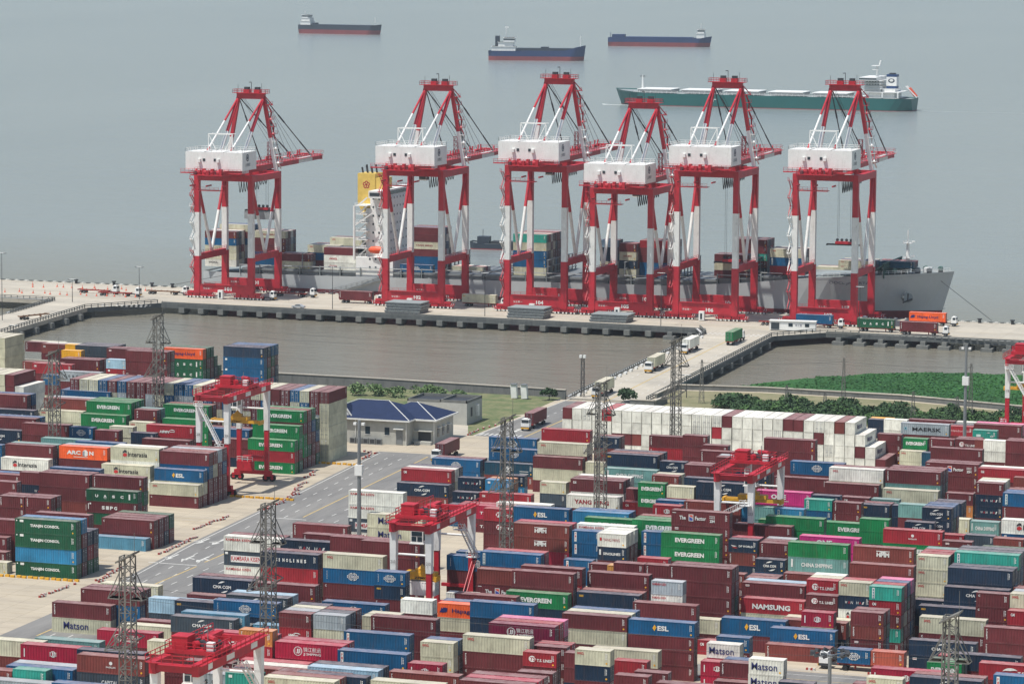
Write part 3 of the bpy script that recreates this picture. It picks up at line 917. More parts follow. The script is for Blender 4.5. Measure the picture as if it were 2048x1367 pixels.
-145.61,663.9,2,0,2.580,200 200 200 150200 180200 20000
-145.61,666.6,2,0,2.580,200 100200 180200 180200 70200 170000
-164.2,650.4,2,0,2.883,200 20200 200 180000
-164.2,653.1,2,0,2.883,200 200 200 190000
-177.41,655.8,2,0,2.527,100200 200 200 0
-176.64,650.4,4,0,2.534,200 100200 200 210000
-156.32,643.9,2,0,2.558,20200 200 200 200 20000
-149.96,641.2,2,0,2.568,0 0 180000 0 20000
-149.96,643.9,2,0,2.568,0 0 0 150000 70000
-149.96,646.6,2,0,2.568,100000 70000 0 0 230000
-150.73,630.4,2,0,2.514,10000 70000 150000 0
-123.74,641.2,2,0,2.652,200 70200 20200 100200 200000
-123.74,643.9,2,0,2.652,100200 200 200 200 10000
-130.31,601.8,2,0,2.649,70200 0 150000
-165.68,638.5,4,0,3.034,10000 180000
-163.92,589.9,2,0,2.599,20200 200 70000
-129.41,584.5,4,0,2.990,100200 200 10000
"""
LABELS = """
beige container standing end on, under a beige one, 33 percent across, 66 percent down
beige container standing end on, under a beige one, 33 percent across, 63 percent down
beige container standing end on, under a beige one, 33 percent across, 61 percent down
beige container standing end on, under a maroon one, 33 percent across, 60 percent down
maroon container standing end on, on top of its stack, 33 percent across, 58 percent down
maroon container standing end on, on top of its stack, 2 percent across, 55 percent down
white container standing end on with large navy lettering, left of a navy blue one
white container standing end on with large navy lettering, left of a maroon one
long dark green container with white double word, under a light blue one
long light blue container, under a dark green one, 5 percent across, 81 percent down
long dark green container with white double word, under a dark green one
long dark green container with white double word, on top of its stack
long faded light blue container, on top of its stack, 12 percent across, 79 percent down
long maroon container, on top of its stack, 13 percent across, 77 percent down
long maroon container, on top of its stack, 7 percent across, 75 percent down
short maroon container with small upright white lettering, 1 percent across, 73 percent down
long maroon container, under a maroon one, 6 percent across, 72 percent down
long maroon container, on top of its stack, 6 percent across, 70 percent down
long maroon container with small upright white lettering, above a dark green one
long maroon container with four bold white letters, under a dark green one
long dark green container with four spaced white letters, on top of its stack
short maroon container with small upright white lettering, 4 percent across, 73 percent down
short beige container, on top of its stack, 16 percent across, 94 percent down
long white container with red and black emblem, left of a blue one
long maroon container, on top of its stack, 3 percent across, 66 percent down
long maroon container, under a orange one, 8 percent across, 68 percent down
long orange container with white word with cube emblem, on top of its stack
long beige container with red and black emblem, left of a maroon one
long beige container with red and black emblem, left of a blue one
long maroon container, on top of its stack, 18 percent across, 67 percent down
long blue container with yellow diamond emblem, left of a blue one
long maroon container, under a beige one, 17 percent across, 73 percent down
long beige container with small red lettering, left of a beige one
long maroon container, on top of its stack, 16 percent across, 65 percent down
long red container with slanted white lettering, on top of its stack
long blue container, on top of its stack, 23 percent across, 63 percent down
short maroon container, on top of its stack, 11 percent across, 64 percent down
short blue container with white globe emblem, right of a maroon one
long maroon container, on top of its stack, 4 percent across, 63 percent down
long maroon container, on top of its stack, 2 percent across, 62 percent down
long maroon container, on top of its stack, 1 percent across, 58 percent down
long beige container with small red lettering, left of a bright green one
long rust brown container with small upright white lettering, left of a bright green one
long bright green container with white capital lettering, right of a rust brown one
long bright green container with white capital lettering, right of a beige one
long bright green container with white capital lettering, 18 percent across, 60 percent down
long bright green container, on top of its stack, 19 percent across, 62 percent down
long bright green container with white capital lettering, 28 percent across, 61 percent down
long bright green container with white capital lettering, 27 percent across, 63 percent down
long bright green container with white capital lettering, under a red one
long red container, under a bright green one, 27 percent across, 67 percent down
long bright green container with white capital lettering, above a red one
long maroon container, under a maroon one, 14 percent across, 54 percent down
long maroon container, on top of its stack, 14 percent across, 52 percent down
long red container with three white letters at one end, left of a maroon one
long maroon container, on top of its stack, 8 percent across, 53 percent down
long dark green container with four spaced white letters, under a orange one
long orange container with dark blue lettering, left of a dark green one
long blue container, under a blue one, 24 percent across, 55 percent down
long blue container, under a slate blue one, 24 percent across, 53 percent down
long slate blue container, on top of its stack, 24 percent across, 51 percent down
long red container, on top of its stack, 55 percent across, 64 percent down
long beige container with small red lettering, 55 percent across, 66 percent down
long beige container, under a maroon one, 54 percent across, 69 percent down
long maroon container, on top of its stack, 55 percent across, 68 percent down
long blue container with white globe emblem, above a blue one
long blue container with white globe emblem, above a dark teal one
long dark teal container, on top of its stack, 50 percent across, 68 percent down
long blue container with white globe emblem, left of a dark teal one
long red container with three white letters at one end, left of a white one
long maroon container, under a rust brown one, 42 percent across, 75 percent down
long rust brown container, under a navy blue one, 42 percent across, 74 percent down
long navy blue container with white lettering between arcs, above a rust brown one
short navy blue container with outlined white lettering, on top of its stack
short light blue container, on top of its stack, 49 percent across, 71 percent down
long red container with three white letters at one end, right of a navy blue one
long maroon container with white disc emblem, under a crimson one
long crimson container with white disc emblem, on top of its stack
long maroon container, under a maroon one, 49 percent across, 79 percent down
long maroon container with white disc emblem, under a red one
long red container with white disc emblem, on top of its stack
short beige container with small red lettering, left of a maroon one
long blue container with yellow diamond emblem, left of a light blue one
long white container with small red words, under a white one
long white container with small red words, left of a rust brown one
long beige container with large navy lettering, under a beige one
long beige container with large navy lettering, on top of its stack
long maroon container with three white letters at one end, on top of its stack
long white container with large red lettering, on top of its stack
long navy blue container, on top of its stack, 62 percent across, 67 percent down
long pale green container with white two-word lettering, on top of its stack
short navy blue container, on top of its stack, 59 percent across, 65 percent down
long maroon container with small upright white lettering, 65 percent across, 65 percent down
short bright green container with white capital lettering, left of a beige one
short beige container, on top of its stack, 67 percent across, 72 percent down
long light blue container, on top of its stack, 58 percent across, 75 percent down
long bright green container with white capital lettering, right of a light blue one
long rust brown container with bold white monogram, under a rust brown one
long rust brown container with bold white monogram, 53 percent across, 77 percent down
long bright green container with white capital lettering, above a blue one
short blue container with white upright panel, under a blue one
short blue container with white upright panel, on top of its stack
short navy blue container with small white word, under a white one
short white container with thin red lettering, on top of its stack
long bright green container with white capital lettering, under a bright green one
long bright green container with white capital lettering, 68 percent across, 79 percent down
long maroon container, under a maroon one, 69 percent across, 78 percent down
long maroon container with small coloured square emblem, on top of its stack
long rust brown container with small upright white lettering, left of a light blue one
long maroon container with small upright white lettering, left of a dark grey one
long navy blue container with outlined white lettering, on top of its stack
long white container with small red words, under a dark grey one
long dark grey container with red word on white panel, under a white one
long white container with small red words, left of a navy blue one
long red container, under a navy blue one, 28 percent across, 84 percent down
long navy blue container with spaced white word, on top of its stack
long maroon container, under a blue one, 34 percent across, 86 percent down
long blue container with white globe emblem, under a beige one
long beige container with small red lettering, above a blue one
long maroon container with small upright white lettering, above a dark grey one
long navy blue container with white lettering between arcs, above a maroon one
long dark grey container with white lettering between arcs, left of a pale blue one
long navy blue container, on top of its stack, 19 percent across, 88 percent down
long blue container with white globe emblem, left of a dark grey one
long beige container with small red lettering, 14 percent across, 86 percent down
long blue container, under a maroon one, 13 percent across, 90 percent down
long maroon container, on top of its stack, 11 percent across, 87 percent down
long beige container with large navy lettering, under a maroon one
long maroon container with small upright white lettering, left of a blue one
long pale blue container, on top of its stack, 16 percent across, 88 percent down
long maroon container, under a maroon one, 19 percent across, 95 percent down
long maroon container, under a dark grey one, 19 percent across, 94 percent down
long dark grey container with white lettering between arcs, left of a faded light blue one
long faded light blue container, on top of its stack, 22 percent across, 90 percent down
long beige container, on top of its stack, 14 percent across, 92 percent down
long blue container with white globe emblem, left of a maroon one
short maroon container, on top of its stack, 29 percent across, 90 percent down
short grey container, on top of its stack, 32 percent across, 91 percent down
short red container, under a tan one, 25 percent across, 95 percent down
short tan container with small upright white lettering, on top of its stack
long crimson container with white ring and characters, left of a beige one
long crimson container with white ring and characters, left of a crimson one
long crimson container with small white ring, left of a navy blue one
long beige container, on top of its stack, 1 percent across, 94 percent down
long crimson container with white ring and characters, left of a blue one
long blue container with white upright panel, above a blue one
long blue container with white upright panel, above a pale blue one
long dark grey container with white word low down, under a rust brown one
long rust brown container with small white crest, on top of its stack
long navy blue container, on top of its stack, 11 percent across, 95 percent down
long blue container, on top of its stack, 5 percent across, 98 percent down
short teal container, on top of its stack, 3 percent across, 98 percent down
long maroon container with small upright white lettering, above a grey one
long grey container with spaced black letters, on top of its stack
long white container with pale star emblem, on top of its stack
short teal container, on top of its stack, 24 percent across, 99 percent down
long beige container with small red lettering, right of a teal one
long navy blue container with white lettering between arcs, left of a pale blue one
long maroon container, on top of its stack, 34 percent across, 79 percent down
long maroon container, under a maroon one, 40 percent across, 83 percent down
long maroon container, on top of its stack, 38 percent across, 80 percent down
short navy blue container, under a blue one, 38 percent across, 87 percent down
short blue container with white globe emblem, right of a blue one
long maroon container, under a blue one, 45 percent across, 84 percent down
long blue container with white globe emblem, left of a blue one, above a maroon one
long blue container with white upright panel, left of a red one
long rust brown container, on top of its stack, 48 percent across, 84 percent down
long maroon container with small upright white lettering, above a bright green one
long maroon container with small upright white lettering, left of a grey one
long navy blue container, on top of its stack, 59 percent across, 88 percent down
long bright green container with white capital lettering, above a navy blue one
long maroon container, on top of its stack, 47 percent across, 87 percent down
long beige container, under a orange one, 44 percent across, 91 percent down
long orange container with dark blue lettering, left of a blue one
long blue container, on top of its stack, 49 percent across, 89 percent down
short maroon container, on top of its stack, 61 percent across, 83 percent down
short maroon container with small upright white lettering, above a grey one
long maroon container, under a maroon one, 70 percent across, 88 percent down
long maroon container, under a maroon one, 69 percent across, 86 percent down
long maroon container with small upright white lettering, 69 percent across, 84 percent down
short grey container with small red words, on top of its stack
long maroon container with small upright white lettering, left of a beige one
short beige container with small red lettering, left of a blue one
long maroon container with small upright white lettering, under a beige one
long beige container with small red lettering, 49 percent across, 94 percent down
short crimson container with small white ring, right of a blue one
long rust brown container with small upright white lettering, left of a crimson one
long maroon container, on top of its stack, 48 percent across, 100 percent down
long beige container, on top of its stack, 39 percent across, 100 percent down
long dark crimson container with white ring and characters, on top of its stack
short red container with white disc emblem, left of a maroon one
long beige container, under a maroon one, 58 percent across, 93 percent down
long maroon container, on top of its stack, 58 percent across, 91 percent down
long maroon container with small upright white lettering, right of a blue one
long maroon container, under a maroon one, 67 percent across, 98 percent down
long maroon container, under a maroon one, 66 percent across, 96 percent down
long maroon container, under a blue one, 65 percent across, 94 percent down
long blue container with yellow diamond emblem, left of a beige one
short navy blue container, under a beige one, 58 percent across, 98 percent down
short beige container with small red lettering, left of a beige one
long beige container, on top of its stack, 62 percent across, 96 percent down
short red container, on top of its stack, 62 percent across, 97 percent down
short maroon container, on top of its stack, 62 percent across, 99 percent down
long maroon container with small upright white lettering, 70 percent across, 66 percent down
short maroon container, on top of its stack, 68 percent across, 69 percent down
long navy blue container, under a maroon one, 73 percent across, 70 percent down
long maroon container, on top of its stack, 73 percent across, 68 percent down
long maroon container, under a maroon one, 77 percent across, 67 percent down
long maroon container, on top of its stack, 77 percent across, 65 percent down
long blue container with white globe emblem, left of a white one
long white container with small red lettering, on top of its stack
long maroon container, on top of its stack, 83 percent across, 71 percent down
long maroon container with small upright white lettering, above a magenta one
long navy blue container with white lettering between arcs, under a navy blue one
long navy blue container with white lettering between arcs, 71 percent across, 71 percent down
long maroon container with small upright white lettering, 89 percent across, 70 percent down
long beige container with small red lettering, above a pale green one
long maroon container, on top of its stack, 93 percent across, 66 percent down
long maroon container, under a maroon one, 94 percent across, 71 percent down
long maroon container with white dotted emblem, on top of its stack
long red container with three white letters at one end, right of a maroon one
long maroon container, on top of its stack, 98 percent across, 63 percent down
long grey container with pale star emblem, on top of its stack
short navy blue container with outlined white lettering, under a navy blue one
short navy blue container with outlined white lettering, under a maroon one
short maroon container with small upright white lettering, left of a rust brown one
long blue container with white upright panel, right of a navy blue one
long magenta container with three white block letters, left of a navy blue one
short teal container with white upright panel, left of a maroon one
short maroon container with small upright white lettering, left of a navy blue one
short navy blue container, on top of its stack, 86 percent across, 75 percent down
short pale green container, on top of its stack, 89 percent across, 75 percent down
short navy blue container with white lettering between arcs, left of a blue one
short pale green container with white two-word lettering, on top of its stack
long white container with red and black emblem, right of a pale green one
long bright green container, on top of its stack, 78 percent across, 76 percent down
long bright green container with white capital lettering, above a magenta one
short bright green container, on top of its stack, 85 percent across, 77 percent down
long red container with small white crest, on top of its stack
long magenta container with three white block letters, left of a bright green one
long maroon container, on top of its stack, 75 percent across, 77 percent down
short rust brown container with small upright white lettering, under a navy blue one
short navy blue container with white wave emblem, on top of its stack
short maroon container with small upright white lettering, left of a bright green one
long pale green container with white two-word lettering, under a bright green one
long bright green container, on top of its stack, 80 percent across, 80 percent down
long rust brown container with bold white monogram, left of a beige one
long rust brown container, on top of its stack, 86 percent across, 83 percent down
short navy blue container with white lettering between arcs, left of a pale green one
long teal container with white upright panel, on top of its stack
long slate blue container, on top of its stack, 96 percent across, 84 percent down
short beige container with small red lettering, right of a pink one
short beige container with small red lettering, left of a slate blue one
short beige container with small red lettering, left of a teal one, above a beige one
long navy blue container with white lettering between arcs, 94 percent across, 87 percent down
short red container with white disc emblem, left of a beige one
short maroon container with white disc emblem, on top of its stack
long maroon container, on top of its stack, 76 percent across, 86 percent down
long red container with large white capitals, on top of its stack
short crimson container with small white ring, right of a rust brown one
short navy blue container with outlined white lettering, under a beige one
short beige container with small red lettering, right of a red one
short red container with three white letters at one end, under a teal one
short teal container with white upright panel, left of a blue one
short maroon container, under a maroon one, 85 percent across, 96 percent down
short maroon container, under a rust brown one, 85 percent across, 94 percent down
short rust brown container with small upright white lettering, under a maroon one
short maroon container, on top of its stack, 85 percent across, 90 percent down
long navy blue container, on top of its stack, 92 percent across, 89 percent down
long maroon container, under a beige one, 93 percent across, 93 percent down
long beige container with small red lettering, 93 percent across, 91 percent down
short maroon container, under a maroon one, 97 percent across, 90 percent down
short maroon container, on top of its stack, 97 percent across, 88 percent down
long maroon container with small upright white lettering, under a maroon one
long maroon container with small upright white lettering, 98 percent across, 93 percent down
long navy blue container with white lettering between arcs, right of a maroon one
long navy blue container, on top of its stack, 96 percent across, 96 percent down
long red container with white crescent emblem, on top of its stack
short bright green container with white capital lettering, left of a navy blue one
long blue container with white upright panel, right of a red one
long blue container with yellow diamond emblem, above a blue one
long blue container with yellow diamond emblem, right of a blue one
long rust brown container with bold white monogram, left of a rust brown one
long rust brown container with small upright white lettering, left of a rust brown one
short blue container, on top of its stack, 72 percent across, 94 percent down
short white container with large navy lettering, left of a blue one
short beige container, on top of its stack, 69 percent across, 91 percent down
short crimson container with small white ring, left of a maroon one
short maroon container with small upright white lettering, left of a white one
short white container with large navy lettering, under a white one
short white container with large navy lettering, right of a maroon one
long crimson container with small white ring, left of a bright green one
short beige container with small red lettering, 86 percent across, 99 percent down
long navy blue container with white lettering between arcs, 92 percent across, 99 percent down
short white container, on top of its stack, 41 percent across, 89 percent down
long pale green container, on top of its stack, 7 percent across, 94 percent down
long rust brown container, on top of its stack, 30 percent across, 99 percent down
long pale blue container, on top of its stack, 34 percent across, 98 percent down
long navy blue container, on top of its stack, 35 percent across, 97 percent down
long maroon container, on top of its stack, 55 percent across, 83 percent down
"""
# ---------------- containers ----------------
PAL = dict(M=(104, 44, 48), m=(122, 58, 52), R=(156, 38, 48), r=(158, 22, 54), O=(242, 100, 45), Y=(240, 178, 40), y=(205, 148, 72), B=(10, 84, 126), b=(44, 128, 170), l=(84, 140, 165), N=(22, 44, 66), D=(34, 54, 76), Q=(16, 66, 88), K=(62, 74, 84), G=(14, 120, 66), g=(24, 86, 58), T=(44, 150, 132), t=(108, 152, 146), C=(196, 194, 168), W=(228, 228, 216), S=(158, 168, 172), s=(150, 182, 198), P=(206, 48, 128), p=(222, 116, 160), o=(192, 124, 66), q=(112, 18, 54))
def ccol(c, r): g = r.uniform(0.86, 1.12); return [min(1, v * g) for v in lin(PAL[c])]
LL = {'4': 12.19, '5': 13.72, '2': 6.06}
HB = 2.85
def corrugated(mb, L, m, col=None, period=0.508):
    n = int((L - 0.4) / period); x = 0.18; st = (L - 0.36) / n; prof = []
    for i in range(n):
        for a, d in ((0, .0), (.3, .0), (.5, .05), (.8, .05)): prof.append((x + (i + a) * st, 0.015 + d))
    prof.append((L - 0.18, 0.015))
    vs = [(a, d, 0.14) for a, d in prof] + [(a, d, HB - 0.12) for a, d in prof]; k = len(prof)
    mb.add(vs, [(i, i + 1, k + i + 1, k + i) for i in range(k - 1)], m, col)
def shell_mb(L, m, col=None):
    mb = MB(); W = 2.438
    corrugated(mb, L, m, col)
    mb.add([(.03, W, .02), (L - .03, W, .02), (L - .03, W, HB - .02), (.03, W, HB - .02)], [(1, 0, 3, 2)], m, col)
    mb.add([(.05, .06, .04), (L - .05, .06, .04), (L - .05, W, .04), (.05, W, .04)], [(0, 3, 2, 1)], m, col)
    n = int(L / 1.0); vs = []; fs = []
    for i in range(n + 1):
        x = .06 + (L - .12) * i / n
        for dx, z in ((0, HB - .045), (.35, HB - .045), (.42, HB - .02), (.85, HB - .02)):
            if x + dx < L - .05: vs += [(x + dx, .05, z), (x + dx, W - .05, z)]
    vs += [(L - .05, .05, HB - .045), (L - .05, W - .05, HB - .045)]
    for i in range(len(vs) // 2 - 1): fs.append((2 * i, 2 * i + 2, 2 * i + 3, 2 * i + 1))
    mb.add(vs, fs, m, col)
    for x, o in ((.04, (0, 3, 2, 1)), (L - .04, (0, 1, 2, 3))): mb.add([(x, .06, .05), (x, W - .06, .05), (x, W - .06, HB - .05), (x, .06, HB - .05)], [o], m, col)
    return mb
def frame_mb(L, m, col=None):
    mb = MB(); W = 2.438; e = .002
    for x in (0, L - .17):
        for y in (0, W - .17): mb.box(x, y, .12, x + .17, y + .17, HB - .12, m, col)
    for y in (.0, W - .09):
        mb.box(.17, y + e, .0, L - .17, y + .09 - e, .16, m, col); mb.box(.17, y + e, HB - .11, L - .17, y + .09 - e, HB - .005, m, col)
    for x in (0, L - .1):
        mb.box(x + e, .17, 0.01, x + .1 - e, W - .17, .15, m, col); mb.box(x + e, .17, HB - .12, x + .1 - e, W - .17, HB - .008, m, col)
    for x in (-.006, L - .174):
        for y in (-.006, W - .174):
            for z in (0, HB - .12): mb.box(x, y, z, x + .18, y + .18, z + .12, m, col)
    return mb
def door_mb(L, m, left=False, col=None, bars='door_hardware'):
    mb = MB(); W = 2.438; x = .0 if left else L
    sg = -1 if left else 1; a = x - sg * .03
    def bx(x0, y0, z0, x1, y1, z1, mm, cc=None): mb.box(min(x0, x1), y0, z0, max(x0, x1), y1, z1, mm, cc)
    for y0, y1 in ((.18, W / 2 - .02), (W / 2 + .02, W - .18)):
        bx(a - sg * .03, y0, .16, a, y1, HB - .13, m, col)
        for k in range(4): z = .38 + k * .62; bx(a, y0 + .08, z, a + sg * .018, y1 - .08, z + .34, m, col)
    for y in (.48, .92, W - .92, W - .48):
        bx(a + sg * .02, y - .03, .1, a + sg * .07, y + .03, HB - .08, bars, lin((165, 168, 170)))
        for z in (.12, .95, HB - .2): bx(a + sg * .015, y - .09, z, a + sg * .06, y + .09, z + .07, bars, lin((165, 168, 170)))
    for y in (.55, W - .99): bx(a + sg * .05, y, 1.12, a + sg * .085, y + .44, 1.18, bars, lin((165, 168, 170)))
    for y, z in ((W - .75, 2.15), (W - .75, 1.75), (.62, 2.2)): bx(a + sg * .018, y, z, a + sg * .024, y + .36, z + .14, bars, WH)
    return mb
mat('door_hardware', (150, 152, 152), .45, .3)
mat('tank_steel', (215, 218, 216), .35, .2, .08)
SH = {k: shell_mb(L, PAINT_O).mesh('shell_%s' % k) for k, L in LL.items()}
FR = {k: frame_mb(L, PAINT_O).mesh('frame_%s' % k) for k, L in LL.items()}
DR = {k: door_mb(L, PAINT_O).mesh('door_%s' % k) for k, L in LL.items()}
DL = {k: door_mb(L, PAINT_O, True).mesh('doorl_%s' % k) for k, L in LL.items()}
SHA = {}; FRA = {}
def tank_mb(L):
    mb = MB(); n = 20; r = 1.12; vs = []; fs = []
    prof = [(.2, .3), (.3, .8), (.5, 1.05), (.75, r), (L - .75, r), (L - .5, 1.05), (L - .3, .8), (L - .2, .3)]
    for x, rr in prof:
        for i in range(n): t = 2 * pi * i / n; vs.append((x, 1.22 + cos(t) * rr, 1.3 + sin(t) * rr))
    for j in range(len(prof) - 1):
        for i in range(n): fs.append((j * n + i, (j + 1) * n + i, (j + 1) * n + (i + 1) % n, j * n + (i + 1) % n))
    fs += [tuple(range(n)), tuple(range(len(vs) - 1, len(vs) - n - 1, -1))]
    mb.add(vs, fs, 'tank_steel')
    return mb
NCONT = [0]
def container(kind, x, y, z, h, code, col, text='', label='', rz=0.0, doorl=False, seed=0, group='shipping containers'):
    L = LL[kind]
    if text == 'TK':
        t = thing('tank_container', label, 'container', (x, y, z), rz, group); t.scale = (1, 1, h / HB)
        tank_mb(L).build('tank', t)
        f = link_mesh('frame', FR[kind], t); f.color = (*lin((120, 60, 60)), 1)
        w = MB(); w.box(.8, .9, 2.45, L - .8, 1.5, 2.52, 'door_hardware'); w.build('walkway', t)
        return t
    t = thing('shipping_container', label, 'container', (x, y, z), rz, group); t.scale = (1, 1, h / HB)
    for nm, me in (('shell', SH[kind]), ('frame', FR[kind]), ('door', DL[kind] if doorl else DR[kind])):
        o = link_mesh(nm, me, t); o.color = (*col, 1)
    mb = marks(text, L, HB, seed)
    if mb.v: mb.build('lettering', t)
    return t
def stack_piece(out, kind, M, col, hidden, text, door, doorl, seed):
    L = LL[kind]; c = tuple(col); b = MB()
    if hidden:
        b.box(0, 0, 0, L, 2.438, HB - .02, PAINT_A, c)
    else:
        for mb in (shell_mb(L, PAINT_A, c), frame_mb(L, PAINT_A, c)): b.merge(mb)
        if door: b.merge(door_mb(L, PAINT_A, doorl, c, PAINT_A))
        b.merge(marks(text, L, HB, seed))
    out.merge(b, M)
CK = 'MmRrOYyBblNDQKGgTtCWSsPpoq'
TK = 'EV EN ES OO OS OR OB CM CO HL HM HR IA UA TJ SI KK KB MA MY YM YS YD TL JJ JC ON ZI ZM WH SN SL DW CS CA CG NA MG MG2 CP AR MK HS HA CB CW PI PX FL TR TX TW WV WW PA SE QL QC PP TK OLD FLR'.split()
stack = MB(); li = 0
LAB = LABELS.strip().split('\n')
for ci, ln in enumerate(BOXES.strip().split('\n')):
    xs, ys, kd, ax, hs, cc = ln.split(','); ax = 'x' if ax == '0' else 'y'
    x, y, h = float(xs), float(ys), float(hs)
    for k, e in enumerate(cc.split()):
        e = int(e); c = CK[e // 10000]; fl = e // 100 % 100; dl = fl >= 3; indiv = fl % 3 == 1; hid = fl % 3 == 2
        e = TK[e % 100 - 1] if e % 100 else ''
        r = random.Random(ci * 17 + k); col = ccol(c, r); z = k * h
        jx = r.uniform(-.05, .05); jy = r.uniform(-.03, .03)
        px, py, rz = (x + jx, y + jy, 0.0) if ax == 'x' else (x + 2.438 + jx, y + jy, pi / 2)
        if indiv:
            container(kd, px, py, z, h - .02, c, col, e, LAB[li], rz, dl, ci * 31 + k, 'containers stacked in the yard'); li += 1
        else:
            if e == 'TK': e = ''
            M = Matrix.Translation((px, py, z)) @ Matrix.Rotation(rz, 4, 'Z') @ Matrix.Diagonal((1, 1, (h - .02) / HB, 1))
            stack_piece(stack, kd, M, col, hid, e, ax == 'x' or dl, dl, ci * 31 + k)
tag(stack.build('stacked_containers'), 'remaining shipping containers filling the rows and stacks of the yard', 'containers', 'containers stacked in the yard', 'stuff')

# ---------------- setting: ground, roads, water ----------------
def ground_mat(name, rgb, rgb2, scale, rough=.85, stain=(70, 64, 58), stf=.5, streak=(1, 1, 1), joint=None):
    m, nt, b = base_mat(name)
    geo = N(nt, 'ShaderNodeNewGeometry'); mp = N(nt, 'ShaderNodeMapping'); mp.inputs['Scale'].default_value = streak
    nt.links.new(geo.outputs['Position'], mp.inputs[0])
    n1 = N(nt, 'ShaderNodeTexNoise', i_Scale=scale, i_Detail=8.0, i_Roughness=.7); nt.links.new(mp.outputs[0], n1.inputs['Vector'])
    r1 = N(nt, 'ShaderNodeMapRange'); r1.inputs[1].default_value = .35; r1.inputs[2].default_value = .65; nt.links.new(n1.outputs['Fac'], r1.inputs[0])
    mx = N(nt, 'ShaderNodeMix', data_type='RGBA'); mx.inputs[6].default_value = (*lin(rgb), 1); mx.inputs[7].default_value = (*lin(rgb2), 1); nt.links.new(r1.outputs[0], mx.inputs[0])
    n2 = N(nt, 'ShaderNodeTexNoise', i_Scale=scale * 4.3, i_Detail=9.0, i_Roughness=.75); nt.links.new(mp.outputs[0], n2.inputs['Vector'])
    r2 = N(nt, 'ShaderNodeMapRange'); r2.inputs[1].default_value = .52; r2.inputs[2].default_value = .72; r2.inputs[4].default_value = stf; nt.links.new(n2.outputs['Fac'], r2.inputs[0])
    m2 = N(nt, 'ShaderNodeMix', data_type='RGBA'); m2.inputs[7].default_value = (*lin(stain), 1); nt.links.new(r2.outputs[0], m2.inputs[0]); nt.links.new(mx.outputs[2], m2.inputs[6])
    out = m2.outputs[2]
    if joint:
        br = N(nt, 'ShaderNodeTexBrick', i_Scale=1.0); br.inputs['Brick Width'].default_value = joint[0]; br.inputs['Row Height'].default_value = joint[1]; br.inputs['Mortar Size'].default_value = .05
        br.offset = 0; br.inputs['Color1'].default_value = (1, 1, 1, 1); br.inputs['Color2'].default_value = (.9, .9, .9, 1); br.inputs['Mortar'].default_value = (.62, .6, .58, 1)
        nt.links.new(geo.outputs['Position'], br.inputs[0])
        m3 = N(nt, 'ShaderNodeMix', data_type='RGBA', blend_type='MULTIPLY'); m3.inputs[0].default_value = 1; nt.links.new(out, m3.inputs[6]); nt.links.new(br.outputs[0], m3.inputs[7]); out = m3.outputs[2]
    nt.links.new(out, b.inputs['Base Color']); b.inputs['Roughness'].default_value = rough; b.inputs['Specular IOR Level'].default_value = .25
    MATS[name] = m; return m
ground_mat('yard_concrete', (188, 176, 154), (168, 158, 142), .07, stain=(120, 104, 84), stf=.55, streak=(.25, 1.6, 1), joint=(6, 5))
ground_mat('quay_concrete', (190, 182, 166), (168, 162, 150), .06, stain=(118, 110, 98), stf=.45, streak=(.4, 1, 1), joint=(9, 7))
ground_mat('asphalt', (132, 130, 126), (112, 111, 109), .12, stain=(92, 90, 88), stf=.75, streak=(1.2, .16, 1))
ground_mat('dark_concrete', (104, 106, 104), (82, 86, 86), .25, stain=(50, 56, 58), stf=.7, streak=(1, 1, .3))
ground_mat('wall_concrete', (128, 128, 122), (104, 106, 104), .2, stain=(70, 70, 66), stf=.6, streak=(1, 1, .25))
ground_mat('dry_earth', (140, 132, 104), (112, 112, 82), .12, stain=(88, 104, 62), stf=.8)
ground_mat('grass_ground', (80, 98, 60), (128, 124, 92), .22, stain=(60, 78, 44), stf=.9)
ground_mat('marsh_green', (50, 94, 44), (36, 76, 38), .03, stain=(32, 62, 36), stf=.8, streak=(1, .4, 1))
mat('line_white', (198, 197, 190), .7, 0, .3, 1.5, ((140, 138, 132), .7)); mat('line_yellow', (186, 160, 100), .7, 0, .3, 1.5, ((140, 132, 116), .7))
